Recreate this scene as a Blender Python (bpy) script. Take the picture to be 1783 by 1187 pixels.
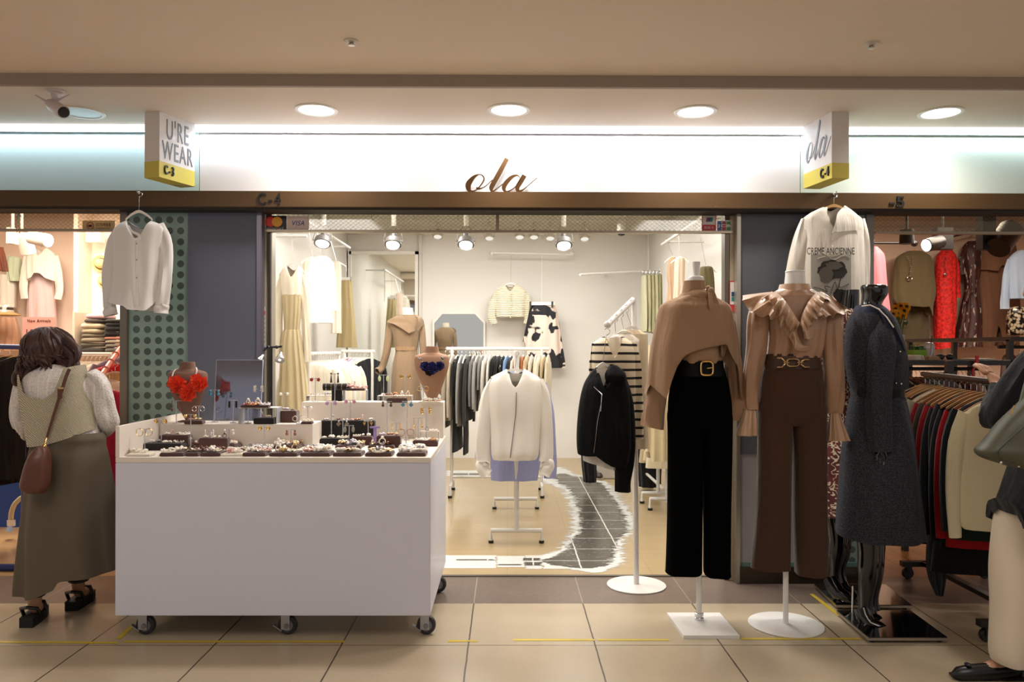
import bpy, math, random
from math import sin, cos, pi, radians as R
from mathutils import Vector, Matrix, noise

for o in list(bpy.data.objects): bpy.data.objects.remove(o)
scene = bpy.context.scene
COL = scene.collection
rnd = random.Random(7)

# ------------------------------------------------------------------ camera
FPX = 1353.0
YAW = R(0.32); ROLL = R(0.12)
CAM = Vector((0, 0, 1.4))
_f = Vector((sin(YAW), cos(YAW), 0)); _r0 = Vector((cos(YAW), -sin(YAW), 0)); _u0 = Vector((0, 0, 1))
_r = _r0*cos(ROLL) + _u0*sin(ROLL); _u = _u0*cos(ROLL) - _r0*sin(ROLL)
cam = bpy.data.cameras.new('camera'); camo = bpy.data.objects.new('camera', cam); COL.objects.link(camo)
cam.sensor_width = 36; cam.lens = FPX/1783*36; cam.shift_y = 11.5/1783; cam.clip_start = .05
m = Matrix((_r, _u, -_f)).transposed().to_4x4(); m.translation = CAM
camo.matrix_world = m
scene.camera = camo
vs = scene.view_settings
vs.view_transform = 'Standard'; vs.look = 'None'; vs.gamma = 1; vs.use_curve_mapping = False
vs.exposure = 0.0

# ------------------------------------------------------------------ world and large lights
w = bpy.data.worlds.new('world'); scene.world = w; w.use_nodes = True
w.node_tree.nodes['Background'].inputs[0].default_value = (1.0, .95, .93, 1)
w.node_tree.nodes['Background'].inputs[1].default_value = .50

def area(name, loc, rot, size, power, color=(1, .86, .7), sy=None, parent=None, shape=None, spread=None):
    l = bpy.data.lights.new(name, 'AREA'); l.energy = power; l.color = color
    l.shape = shape or ('RECTANGLE' if sy else 'SQUARE'); l.size = size
    if sy: l.size_y = sy
    if spread: l.spread = spread
    o = bpy.data.objects.new(name, l); COL.objects.link(o); o.location = loc; o.rotation_euler = rot
    if parent: o.parent = parent
    return o
def spot(name, loc, target, power, color=(1, .9, .76), angle=80, blend=.8, size=.04, parent=None):
    l = bpy.data.lights.new(name, 'SPOT'); l.energy = power; l.color = color; l.spot_size = R(angle); l.spot_blend = blend
    l.shadow_soft_size = size
    o = bpy.data.objects.new(name, l); COL.objects.link(o); o.location = loc
    d = Vector(target)-Vector(loc); o.rotation_euler = d.to_track_quat('-Z', 'Y').to_euler()
    if parent:
        o.parent = parent; o.location = Vector(loc)-WO[parent.name]
    return o
# unseen lamps added under the hall ceiling as soft fill
area('hall_fill', (-2.0, 1.2, 2.70), (0, 0, 0), 1.2, 30, (1, .95, .90), sy=1.6)
area('hall_fill', (2.0, 1.2, 2.70), (0, 0, 0), 1.2, 30, (1, .95, .90), sy=1.6)
# unseen overhead lamps added to brighten the shop and its neighbours
area('shop_light', (-1.0, 6.2, 2.78), (0, 0, 0), .5, 44, (1, .97, .92), sy=1.6)
area('shop_light', (.75, 6.2, 2.78), (0, 0, 0), .5, 36, (1, .97, .92), sy=1.6)
area('shop_light', (-.2, 8.4, 2.78), (0, 0, 0), 2.6, 56, (1, .97, .92), sy=.5)
area('shop_light', (-.1, 5.05, 2.76), (R(-32), 0, 0), 2.4, 48, (1, .96, .9), sy=.25)  # added near the opening, tilted back to brighten the garment fronts
area('left_shop_fill', (-3.9, 6.4, 2.74), (0, 0, 0), 1.4, 105, (1, .84, .66), sy=1.4)
area('right_shop_fill', (4.2, 6.9, 2.74), (0, 0, 0), 1.6, 80, (1, .84, .68), sy=1.2)

# ------------------------------------------------------------------ helpers
WO = {}
def W(px, py, Y):
    "point on the vertical plane Y seen at a photo pixel"
    d = _r*((px-891.5)/FPX) + _u*((605-py)/FPX) + _f
    return CAM + d*(Y/d.y)
def WX(px, X, py=605):
    d = _r*((px-891.5)/FPX) + _u*((605-py)/FPX) + _f
    return CAM + d*(X/d.x)
def G(px, py, z=0.0):
    "point on the horizontal plane z"
    d = _r*((px-891.5)/FPX) + _u*((605-py)/FPX) + _f
    return CAM + d*((z-CAM.z)/d.z)
def X_(px, Y): return W(px, 605, Y).x
def Z_(py, Y, px=884): return W(px, py, Y).z
def S(Y): return Y/FPX

def lin(h):
    if isinstance(h, tuple): return h if len(h) == 4 else (*h, 1)
    h = h.lstrip('#'); c = [int(h[i:i+2], 16)/255 for i in (0, 2, 4)]
    return tuple((x/12.92 if x <= .04045 else ((x+.055)/1.055)**2.4) for x in c) + (1,)

class NT:
    def __init__(s, name):
        s.m = bpy.data.materials.new(name); s.m.use_nodes = True; s.t = s.m.node_tree
        s.b = s.t.nodes['Principled BSDF']; s.o = s.t.nodes['Material Output']
    def n(s, typ, op=None, *ins, **kw):
        x = s.t.nodes.new('ShaderNode'+typ)
        if op: 
            if typ == 'Mix': x.data_type = op
            else: x.operation = op
        for k, v in kw.items(): setattr(x, k, v)
        for i, v in enumerate(ins):
            if v is None: continue
            s.put(x.inputs[i], v)
        return x
    def put(s, inp, v):
        if isinstance(v, bpy.types.NodeSocket): s.t.links.new(v, inp)
        elif isinstance(v, bpy.types.Node): s.t.links.new(v.outputs[0], inp)
        else: inp.default_value = v
    def math(s, op, a, b=None, c=None): return s.n('Math', op, a, b, c).outputs[0]
    def mix(s, f, a, b):
        x = s.t.nodes.new('ShaderNodeMix'); x.data_type = 'RGBA'
        s.put(x.inputs['Factor'], f); s.put(x.inputs[6], a); s.put(x.inputs[7], b)
        return x.outputs[2]
    def coord(s, k='Object'):
        return s.t.nodes.new('ShaderNodeTexCoord').outputs[k]
    def xyz(s, v=None):
        x = s.t.nodes.new('ShaderNodeSeparateXYZ'); s.put(x.inputs[0], v if v is not None else s.coord()); return x.outputs
    def noise(s, scale, detail=3, vec=None, rough=.55):
        x = s.t.nodes.new('ShaderNodeTexNoise'); x.inputs['Scale'].default_value = scale; x.inputs['Detail'].default_value = detail
        x.inputs['Roughness'].default_value = rough
        s.put(x.inputs['Vector'], vec if vec is not None else s.coord()); return x.outputs[0]
    def scaled(s, sc, v=None):
        x = s.t.nodes.new('ShaderNodeMapping'); s.put(x.inputs[0], v if v is not None else s.coord()); x.inputs['Scale'].default_value = sc; return x.outputs[0]
    def bump(s, h, strength=.2, dist=.002):
        x = s.t.nodes.new('ShaderNodeBump'); x.inputs['Strength'].default_value = strength; x.inputs['Distance'].default_value = dist
        s.put(x.inputs['Height'], h); s.t.links.new(x.outputs[0], s.b.inputs['Normal'])
    def step(s, v, edge, w=.001):
        x = s.t.nodes.new('ShaderNodeMapRange'); s.put(x.inputs[0], v); x.inputs[1].default_value = edge-w; x.inputs[2].default_value = edge+w
        x.clamp = True; return x.outputs[0]

MC = {}
def mat(col, rough=.6, metal=0, name=None, bump=0, bs=120, sheen=0, coat=0, var=0, spec=None, trans=0, alpha=1, emit=0, wr=0):
    key = (col, rough, metal, bump, bs, sheen, coat, var, spec, trans, alpha, emit, wr)
    if key in MC: return MC[key]
    t = NT(name or 'finish'); b = t.b; c = lin(col)
    b.inputs['Base Color'].default_value = c; b.inputs['Roughness'].default_value = rough; b.inputs['Metallic'].default_value = metal
    if sheen: b.inputs['Sheen Weight'].default_value = sheen
    if coat: b.inputs['Coat Weight'].default_value = coat; b.inputs['Coat Roughness'].default_value = .08
    if spec is not None: b.inputs['Specular IOR Level'].default_value = spec
    if trans: b.inputs['Transmission Weight'].default_value = trans
    if alpha < 1: b.inputs['Alpha'].default_value = alpha
    if emit: b.inputs['Emission Color'].default_value = c; b.inputs['Emission Strength'].default_value = emit
    if var:
        f = t.noise(4, 4); d = tuple(x*(1-var) for x in c[:3])+(1,)
        t.put(b.inputs['Base Color'], t.mix(f, d, tuple(min(1, x*(1+var*.5)) for x in c[:3])+(1,)))
    if wr:
        h = t.math('ADD', t.math('MULTIPLY', t.noise(1, 3, t.scaled((16, 16, 2.6)), .5), wr), t.math('MULTIPLY', t.noise(5.5, 2, None, .45), wr*.6)); h = t.math('ADD', h, t.math('MULTIPLY', t.noise(bs, 2), .03*bump))
        t.bump(h, .9, .03)
    elif bump: t.bump(t.noise(bs, 3), bump)
    MC[key] = t.m; return t.m
def cloth(col, rough=.85, bump=.25, bs=500, sheen=.15, var=.06, wr=.55, spec=.25): return mat(col, rough, 0, 'cloth', bump, bs, sheen, 0, var, spec, wr=wr)
def metal(col='#c8c8cc', rough=.25): return mat(col, rough, 1, 'metal')
def plastic(col, rough=.35, coat=0): return mat(col, rough, 0, 'plastic', coat=coat)
WHITE_P = plastic('#eae6e0', .35); BLACK_P = plastic('#0c0c0d', .35); CHROME = metal('#d5d5d8', .15)
STEEL = mat('#a8a49c', .32, .9, 'brushed_steel', .08, 60); GOLD = metal('#e6c27a', .22)
def acrylic():
    if 'acr' in MC: return MC['acr']
    t = NT('clear_acrylic'); g = t.n('BsdfGlossy'); g.inputs['Roughness'].default_value = .05
    tr = t.n('BsdfTransparent'); tr.inputs[0].default_value = (.93, .94, .97, 1)
    fr = t.n('Fresnel'); fr.inputs[0].default_value = 1.45
    f = t.math('ADD', fr.outputs[0], .06)
    mx = t.n('MixShader'); t.put(mx.inputs[0], f); t.put(mx.inputs[1], tr); t.put(mx.inputs[2], g)
    df = t.n('BsdfDiffuse'); df.inputs[0].default_value = (.8, .8, .84, 1); m2 = t.n('MixShader'); m2.inputs[0].default_value = .28; t.put(m2.inputs[1], mx.outputs[0]); t.put(m2.inputs[2], df.outputs[0])
    t.put(t.o.inputs[0], m2.outputs[0]); MC['acr'] = t.m; return t.m
def emission(col, s, name='lamp_light'):
    k = ('em', col, s)
    if k in MC: return MC[k]
    t = NT(name); e = t.n('Emission'); e.inputs[0].default_value = lin(col); e.inputs[1].default_value = s
    t.put(t.o.inputs[0], e.outputs[0]); MC[k] = t.m; return t.m

class MB:
    def __init__(s): s.v = []; s.f = []; s.mi = []; s.cur = 0
    def add(s, vs, fs):
        b = len(s.v); s.v += [Vector(v) for v in vs]; s.f += [tuple(i+b for i in f) for f in fs]; s.mi += [s.cur]*len(fs); return s
    def box(s, a, b, bev=0):
        x0, y0, z0 = (min(a[i], b[i]) for i in range(3)); x1, y1, z1 = (max(a[i], b[i]) for i in range(3))
        if not bev:
            return s.add([(x0,y0,z0),(x1,y0,z0),(x1,y1,z0),(x0,y1,z0),(x0,y0,z1),(x1,y0,z1),(x1,y1,z1),(x0,y1,z1)],
                     [(0,3,2,1),(4,5,6,7),(0,1,5,4),(1,2,6,5),(2,3,7,6),(3,0,4,7)])
        e = min(bev, (x1-x0)/2.01, (y1-y0)/2.01, (z1-z0)/2.01)
        import bmesh
        bm = bmesh.new(); bmesh.ops.create_cube(bm, size=1)
        for v in bm.verts: v.co = Vector(((x0+x1)/2+v.co.x*(x1-x0), (y0+y1)/2+v.co.y*(y1-y0), (z0+z1)/2+v.co.z*(z1-z0)))
        bmesh.ops.bevel(bm, geom=bm.edges[:], offset=e, segments=2, affect='EDGES')
        bm.verts.index_update(); s.add([v.co.copy() for v in bm.verts], [[v.index for v in f.verts] for f in bm.faces]); bm.free(); return s
    def obox(s, c, size, rot):
        "oriented box"
        q = MB().box([-x/2 for x in size], [x/2 for x in size]); mm = rot if isinstance(rot, Matrix) else Matrix.Rotation(rot, 3, 'Z')
        return s.add([mm @ v + Vector(c) for v in q.v], q.f)
    def tube(s, pts, r, n=10, caps=True):
        pts = [Vector(p) for p in pts]; rs = r if isinstance(r, (list, tuple)) else [r]*len(pts)
        up = Vector((0, 0, 1)); vs = []; fs = []; pn = None
        for i, p in enumerate(pts):
            d = (pts[min(i+1, len(pts)-1)]-pts[max(i-1, 0)]).normalized()
            if pn is None:
                a = d.cross(up)
                if a.length < .05: a = d.cross(Vector((1, 0, 0)))
                a.normalize()
            else:
                a = pn - d*pn.dot(d)
                if a.length < 1e-4: a = d.cross(up)
                a.normalize()
            pn = a; b = d.cross(a)
            for k in range(n):
                t = 2*pi*k/n; vs.append(p + (a*cos(t)+b*sin(t))*rs[i])
        for i in range(len(pts)-1):
            for k in range(n):
                k2 = (k+1) % n; fs.append((i*n+k, i*n+k2, (i+1)*n+k2, (i+1)*n+k))
        if caps: fs.append(tuple(range(n))[::-1]); fs.append(tuple((len(pts)-1)*n+k for k in range(n)))
        return s.add(vs, fs)
    def cyl(s, c, r, h, n=24, r2=None):
        c = Vector(c); return s.tube([c, c+Vector((0, 0, h))], [r, r if r2 is None else r2], n)
    def lathe(s, c, prof, n=24, axis=None):
        c = Vector(c); vs = []; fs = []
        q = Vector((0, 0, 1)).rotation_difference(Vector(axis)).to_matrix() if axis else Matrix.Identity(3)
        for (r, z) in prof:
            for k in range(n):
                t = 2*pi*k/n; vs.append(c+q @ Vector((r*cos(t), r*sin(t), z)))
        for i in range(len(prof)-1):
            for k in range(n):
                k2 = (k+1) % n; fs.append((i*n+k, i*n+k2, (i+1)*n+k2, (i+1)*n+k))
        if prof[0][0] > 1e-5: fs.append(tuple(range(n))[::-1])
        if prof[-1][0] > 1e-5: fs.append(tuple((len(prof)-1)*n+k for k in range(n)))
        return s.add(vs, fs)
    def ball(s, c, r, n=12, sc=(1, 1, 1)):
        c = Vector(c); h = max(4, n//2)
        vs = [c+Vector((0, 0, -r*sc[2]))]; fs = []
        for i in range(1, h):
            a = -pi/2+pi*i/h
            for k in range(n):
                t = 2*pi*k/n; vs.append(c+Vector((r*cos(a)*cos(t)*sc[0], r*cos(a)*sin(t)*sc[1], r*sin(a)*sc[2])))
        vs.append(c+Vector((0, 0, r*sc[2]))); top = len(vs)-1
        for k in range(n): fs.append((0, 1+(k+1) % n, 1+k))
        for i in range(h-2):
            for k in range(n): k2 = (k+1) % n; a = 1+i*n; fs.append((a+k, a+k2, a+n+k2, a+n+k))
        a = 1+(h-2)*n
        for k in range(n): fs.append((a+k, a+(k+1) % n, top))
        return s.add(vs, fs)
    def quad(s, a, b, c, d): return s.add([a, b, c, d], [(0, 1, 2, 3)])
    def torus(s, c, R0, r, n=20, k=8, axis=(0, 1, 0), sq=(1, 1)):
        q = Vector((0, 0, 1)).rotation_difference(Vector(axis)).to_matrix()
        pts = [Vector(c)+q @ Vector((R0*cos(2*pi*i/n)*sq[0], R0*sin(2*pi*i/n)*sq[1], 0)) for i in range(n+1)]
        return s.tube(pts, r, k, False)
    def xf(s, mm):
        s.v = [mm @ v for v in s.v]; return s
    def grid(s, fn, nu, nv):
        vs = [fn(i/nu, j/nv) for j in range(nv+1) for i in range(nu+1)]
        fs = [(j*(nu+1)+i, j*(nu+1)+i+1, (j+1)*(nu+1)+i+1, (j+1)*(nu+1)+i) for j in range(nv) for i in range(nu)]
        return s.add(vs, fs)

def setp(o, label=None, cat=None, group=None, kind=None):
    if label: o['label'] = label
    if cat: o['category'] = cat
    if group: o['group'] = group
    if kind: o['kind'] = kind
    return o
def build(name, mb, mt, parent=None, label=None, cat=None, group=None, kind=None, smooth=True, origin=None, mods=None):
    me = bpy.data.meshes.new(name); vs = mb.v
    if parent is not None: o0 = WO[parent.name]
    elif origin is not None: o0 = Vector(origin)
    else:
        xs = [v.x for v in vs]; ys = [v.y for v in vs]; zs = [v.z for v in vs]
        o0 = Vector(((min(xs)+max(xs))/2, (min(ys)+max(ys))/2, min(zs)))
    me.from_pydata([v-o0 for v in vs], [], mb.f); 
    mts = mt if isinstance(mt, (list, tuple)) else [mt]
    for q in mts: me.materials.append(q)
    if len(mts) > 1: me.polygons.foreach_set('material_index', mb.mi)
    if smooth: 
        me.polygons.foreach_set('use_smooth', [True]*len(me.polygons))
        if smooth is not True: me.set_sharp_from_angle(angle=R(smooth))
        else: me.set_sharp_from_angle(angle=R(45))
    me.update()
    o = bpy.data.objects.new(name, me); COL.objects.link(o)
    if parent is not None: o.parent = parent
    else: o.location = o0
    WO[o.name] = o0.copy()
    setp(o, label, cat, group, kind); return o
def thing(name, label, cat, loc, group=None):
    o = bpy.data.objects.new(name, None); COL.objects.link(o); o.location = loc; o.empty_display_size = .05
    WO[o.name] = Vector(loc); return setp(o, label, cat, group)
def struct(name, mb, mt, smooth=False, parent=None): return build(name, mb, mt, parent, kind=None if parent else 'structure', smooth=smooth)
def kids(o): return [c for c in bpy.data.objects if c.parent == o]
def copy_tree(o, loc=None, rz=None, label=None, group=None, material=None, scale=None, parent=None):
    c = o.copy(); COL.objects.link(c)
    if parent is not None: c.parent = parent
    if loc is not None: c.location = loc
    if rz is not None: c.rotation_euler = (0, 0, rz) if not isinstance(rz, tuple) else rz
    if scale is not None: c.scale = scale if isinstance(scale, tuple) else (scale,)*3
    if label: c['label'] = label
    if group: c['group'] = group
    if material is not None and c.type == 'MESH':
        c.material_slots[0].link = 'OBJECT'; c.material_slots[0].material = material
    for k in KIDS.get(o.name, []):
        if k.type == 'MESH': copy_tree(k, parent=c)
    KIDS[c.name] = []
    return c
KIDS = {}
def note(o): KIDS[o.name] = kids(o); [note(k) for k in KIDS[o.name]]; return o

def cr(p0, p1, p2, p3, t):
    return .5*((2*p1)+(-p0+p2)*t+(2*p0-5*p1+4*p2-p3)*t*t+(-p0+3*p1-3*p2+p3)*t*t*t)
def interp(rows, n):
    out = []; L = len(rows)
    for i in range(L-1):
        a = rows[max(i-1, 0)]; b = rows[i]; c = rows[i+1]; d = rows[min(i+2, L-1)]
        for k in range(n):
            t = k/n; out.append([cr(a[j], b[j], c[j], d[j], t) if abs(c[0]-b[0]) > 1e-6 else b[j]+(c[j]-b[j])*t for j in range(len(b))])
    out.append(list(rows[-1])); return out
def loft3(rows, n=40, hem=None, sub=5, amp=.008, k=9, seed=0, e=.85, neck=None, grow=1, cap=False, lown=3.5):
    """rows (z, x0, x1, y, half depth); rings of a cloth tube with vertical folds"""
    rr = interp(rows, sub); vs = []; fs = []; N = len(rr)
    z0 = rr[0][0]; z1 = rr[-1][0]
    for (z, x0, x1, y, th) in rr:
        g = abs((z-z0)/(z1-z0)) if z1 != z0 else 0
        g = (.25+.75*g) if grow else 1
        cx = (x0+x1)/2; rx = max((x1-x0)/2, .002)
        for i in range(n):
            t = 2*pi*i/n; c = cos(t); s = sin(t)
            ax = math.copysign(abs(c)**e, c); ay = math.copysign(abs(s)**e, s)
            nz = noise.noise(Vector((ax*rx*9+seed*3.1, (2 if s > 0 else 9)+seed, z*lown)))
            d = amp*g*(.55*sin(k*t+seed+2.2*noise.noise(Vector((seed, z*2.2, 1.7))))+1.3*nz)
            x = cx+ax*(rx+d*.3); yy = y-ay*th-(d if s > 0 else -d)*min(1, abs(s)*2.2)
            zz = z
            if neck:
                for (ncx, nw, zf, zb, ztop) in [neck]:
                    q = abs(x-ncx)/nw
                    if q < 1:
                        lim = (zf if s > 0 else zb) + (ztop-(zf if s > 0 else zb))*(q**1.6)
                        if zz > lim: zz = lim
            if hem:
                hz = hem(x, s > 0)
                if zz < hz: zz = hz
            vs.append(Vector((x, yy, zz)))
    for j in range(N-1):
        for i in range(n):
            i2 = (i+1) % n; q = (j*n+i, j*n+i2, (j+1)*n+i2, (j+1)*n+i)
            if (vs[q[0]]-vs[q[3]]).length+(vs[q[1]]-vs[q[2]]).length < 2e-4: continue
            fs.append(q[::-1])
    m_ = MB().add(vs, fs)
    if cap: m_.f.append(tuple(range(n))); m_.mi.append(0); m_.f.append(tuple((N-1)*n+i for i in range(n))[::-1]); m_.mi.append(0)
    return m_
def loft(prow, Y, th=.08, **kw):
    """rows in photo pixels on plane Y: (py, pxl, pxr[, half depth[, dY]])"""
    rows = []
    for r in prow:
        dy = r[4] if len(r) > 4 else 0
        a = W(r[1], r[0], Y+dy); b = W(r[2], r[0], Y+dy)
        rows.append((a.z, a.x, b.x, Y+dy, r[3] if len(r) > 3 and r[3] is not None else th))
    if 'neck' in kw and kw['neck']:
        px, wpx, yf, yb, yt = kw['neck']; p = W(px, yf, Y)
        kw['neck'] = (p.x, wpx*S(Y), p.z, Z_(yb, Y, px), Z_(yt, Y, px))
    if kw.get('hem'):
        hp = kw['hem']
        def hf(x, front):
            if not front and not kw.get('hemback', True): return -9
            L = [(W(a, b, Y).x, W(a, b, Y).z) for a, b in hp]
            if x <= L[0][0]: return L[0][1]
            for (a, b), (c, d) in zip(L, L[1:]):
                if x <= c: return b+(d-b)*(x-a)/(c-a)
            return L[-1][1]
        kw['hem'] = hf
    kw.pop('hemback', None)
    return loft3(rows, **kw)
def sleeve(pts, Y, n=20, amp=.006, seed=0, th=None, flat=.6, sub=5):
    """tube of cloth through photo pixels (px, py, half width px[, dY])"""
    P = interp([[i, p[0], p[1], p[2], (p[3] if len(p) > 3 else 0)] for i, p in enumerate(pts)], sub)
    vs = []; fs = []
    C = [W(p[1], p[2], Y+p[4]) for p in P]
    for j, p in enumerate(P):
        d = (C[min(j+1, len(C)-1)]-C[max(j-1, 0)]).normalized(); r = p[3]*S(Y)
        a = Vector((0, 1, 0)).cross(d); a.normalize(); b = d.cross(a)
        for i in range(n):
            t = 2*pi*i/n; nn = amp*noise.noise(Vector((cos(t)*1.6+seed, sin(t)*1.6+seed*2, j/len(P)*2.5)))*2
            vs.append(C[j]+a*cos(t)*(r+nn)+b*sin(t)*(r*flat+nn))
    for j in range(len(P)-1):
        for i in range(n):
            i2 = (i+1) % n; fs.append((j*n+i, j*n+i2, (j+1)*n+i2, (j+1)*n+i))
    return MB().add(vs, fs)
def text_mb(s, size, depth, mm, bold=0, align='CENTER', shear=0, space=1, sx=1):
    c = bpy.data.curves.new('t', 'FONT'); c.body = s; c.size = size; c.extrude = depth/2; c.offset = bold; c.align_x = align; c.align_y = 'CENTER'
    c.shear = shear; c.space_character = space; c.resolution_u = 3
    o = bpy.data.objects.new('t', c); COL.objects.link(o); bpy.context.view_layer.update()
    me = o.evaluated_get(bpy.context.evaluated_depsgraph_get()).to_mesh()
    vs = [mm @ Vector((v.co.x*sx, v.co.y, v.co.z)) for v in me.vertices]; fs = [tuple(p.vertices) for p in me.polygons]
    bpy.data.objects.remove(o); bpy.data.curves.remove(c)
    return MB().add(vs, fs)
def facing(p, rz=0):
    "text matrix: text plane upright facing -Y (towards the hall), turned by rz"
    return Matrix.Translation(Vector(p)) @ Matrix.Rotation(rz, 4, 'Z') @ Matrix.Rotation(pi/2, 4, 'X')
def ribbon(strokes, mm, depth):
    """calligraphic strokes: list of [(x, y, width)...] in plane units; extruded"""
    mb = MB()
    for st in strokes:
        P = interp([[i, *p] for i, p in enumerate(st)], 6); L = []; Rr = []
        for j, p in enumerate(P):
            a = P[max(j-1, 0)]; b = P[min(j+1, len(P)-1)]; d = Vector((b[1]-a[1], b[2]-a[2], 0))
            d = d.normalized() if d.length > 1e-9 else Vector((1, 0, 0)); n_ = Vector((-d.y, d.x, 0)); c = Vector((p[1], p[2], 0))
            L.append(c+n_*p[3]/2); Rr.append(c-n_*p[3]/2)
        vs = []; fs = []
        for z in (0, depth):
            for q in L: vs.append(mm @ (q+Vector((0, 0, z))))
            for q in Rr: vs.append(mm @ (q+Vector((0, 0, z))))
        n = len(L)
        for j in range(n-1):
            fs += [(j, j+1, n+j+1, n+j), (2*n+j, 3*n+j, 3*n+j+1, 2*n+j+1), (j, 2*n+j, 2*n+j+1, j+1), (n+j, n+j+1, 3*n+j+1, 3*n+j)]
        fs += [(0, n, 3*n, 2*n), (n-1, 3*n-1, 4*n-1, 2*n-1)]
        mb.add(vs, fs)
    return mb
def ordn(i): return ['first','second','third','fourth','fifth','sixth','seventh','eighth','ninth','tenth','eleventh','twelfth','thirteenth','fourteenth','fifteenth','sixteenth','seventeenth','eighteenth','nineteenth','twentieth','twenty-first','twenty-second','twenty-third','twenty-fourth','twenty-fifth','twenty-sixth','twenty-seventh','twenty-eighth','twenty-ninth','thirtieth'][i]
# ================================================================== SETTING
YF = 4.62        # facade plane
ZS = 2.70        # soffit
ZU = 2.759       # hall ceiling
def tile_floor():
    t = NT('hall_tiles'); g = t.t.nodes.new('ShaderNodeNewGeometry'); p = t.xyz(g.outputs['Position'])
    def line(v, off, pitch, hw):
        a = t.math('ADD', v, -off); a = t.math('DIVIDE', a, pitch); a = t.math('PINGPONG', a, .5)
        return t.step(a, hw/pitch, .0012/pitch)
    wob = t.math('MULTIPLY', t.math('ADD', t.noise(9, 3, g.outputs['Position']), -.5), .006)
    fx = line(t.math('ADD', p[0], wob), -.182, .597, .0035); fy = line(p[1], 3.657, .5995, .003)
    tile = t.math('MULTIPLY', fx, fy)
    n1 = t.noise(1.7, 5, g.outputs['Position']); n2 = t.noise(60, 3, g.outputs['Position'])
    c = t.mix(n1, lin('#a8987f'), lin('#c0b198')); c = t.mix(t.math('MULTIPLY', n2, .25), c, lin('#9c8a72'))
    t.put(t.b.inputs['Base Color'], t.mix(tile, lin('#4a3f36'), c))
    t.put(t.b.inputs['Roughness'], t.math('ADD', t.math('MULTIPLY', t.noise(3, 3, g.outputs['Position']), .18), .14))
    t.b.inputs['Specular IOR Level'].default_value = .55
    t.bump(tile, .3, .002); return t.m
HALL = tile_floor()
struct('floor', MB().box((-6.5, -3.2, -.05), (6.5, 4.256, 0)), HALL)
def dark_tiles():
    t = NT('dark_stone'); g = t.t.nodes.new('ShaderNodeNewGeometry'); p = t.xyz(g.outputs['Position'])
    a = t.math('PINGPONG', t.math('DIVIDE', t.math('ADD', p[0], .182), .597), .5); f = t.step(a, .0035, .002)
    n = t.noise(35, 4, g.outputs['Position']); c = t.mix(n, lin('#5d5047'), lin('#807066'))
    t.put(t.b.inputs['Base Color'], t.mix(f, lin('#a59a8a'), c)); t.b.inputs['Roughness'].default_value = .3
    return t.m
struct('trim_1', MB().box((-6.5, 4.256, -.05), (6.5, 4.765, 0)), dark_tiles())
def shop_floor_mat(c1, c2, pitch=.45):
    t = NT('vinyl_floor'); g = t.t.nodes.new('ShaderNodeNewGeometry'); p = t.xyz(g.outputs['Position'])
    def line(v): return t.step(t.math('PINGPONG', t.math('DIVIDE', v, pitch), .5), .003, .003)
    f = t.math('MULTIPLY', line(p[0]), line(p[1]))
    v = t.n('VectorMath', 'MULTIPLY', g.outputs['Position'], (1, 5, 1)).outputs[0]
    n = t.noise(2.5, 6, v); c = t.mix(n, lin(c1), lin(c2)); sp = t.noise(180, 2, g.outputs['Position'])
    c = t.mix(t.math('MULTIPLY', sp, .35), c, lin('#8f7a58'))
    t.put(t.b.inputs['Base Color'], t.mix(f, lin('#8b7553'), c)); t.b.inputs['Roughness'].default_value = .28
    return t.m
sf = struct('floor', MB().box((-2.15, 4.765, -.05), (1.95, 9.95, 0)), shop_floor_mat('#a48e69', '#bba680'))
# peeled vinyl path: white adhesive around bare grey tiles
def gslices(rows, jit, step, z, seed, ox=760, oy=780, sc=3.39):
    rr = random.Random(seed); mb = MB()
    for i in range(len(rows)-1):
        y0, l0, r0 = rows[i]; y1, l1, r1 = rows[i+1]; n = max(1, int((y1-y0)/step))
        for k in range(n):
            a = k/n; b = (k+1)/n; m_ = (a+b)/2
            L = l0+(l1-l0)*m_+rr.uniform(-jit, jit); Q = r0+(r1-r0)*m_+rr.uniform(-jit, jit)
            ya = oy+(y0+(y1-y0)*a)/sc; yb = oy+(y0+(y1-y0)*b)/sc; yy = (ya+yb)/2
            p = [G(ox+L/sc, ya, z), G(ox+Q/sc, ya, z), G(ox+(Q+rr.uniform(0, jit*1.5))/sc, yy, z), G(ox+Q/sc, yb, z), G(ox+L/sc, yb, z), G(ox+(L-rr.uniform(0, jit*1.5))/sc, yy, z)]
            mb.add(p, [(0, 5, 4, 3, 2, 1)])
    return mb
glue = mat('#cfd0cc', .6, 0, 'adhesive', .3, 40, var=.25)
def bare():
    t = NT('bare_tiles'); g = t.t.nodes.new('ShaderNodeNewGeometry'); p = t.xyz(g.outputs['Position'])
    wob = t.math('MULTIPLY', t.math('ADD', t.noise(14, 3, g.outputs['Position']), -.5), .012)
    fx = t.step(t.math('PINGPONG', t.math('DIVIDE', t.math('ADD', t.math('ADD', p[0], wob), -.17), .30), .5), .016, .004)
    fy = t.step(t.math('PINGPONG', t.math('DIVIDE', t.math('ADD', p[1], wob), .30), .5), .012, .004)
    n = t.noise(5, 5, g.outputs['Position']); c = t.mix(n, lin('#39362f'), lin('#504b41'))
    s = t.step(t.noise(26, 4, t.n('VectorMath', 'MULTIPLY', g.outputs['Position'], (1, 3, 1)).outputs[0]), .66, .02)
    c = t.mix(s, c, lin('#b5b4ae'))
    t.put(t.b.inputs['Base Color'], t.mix(t.math('MULTIPLY', fx, fy), lin('#d2d0c8'), c)); t.b.inputs['Roughness'].default_value = .3
    return t.m
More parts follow.
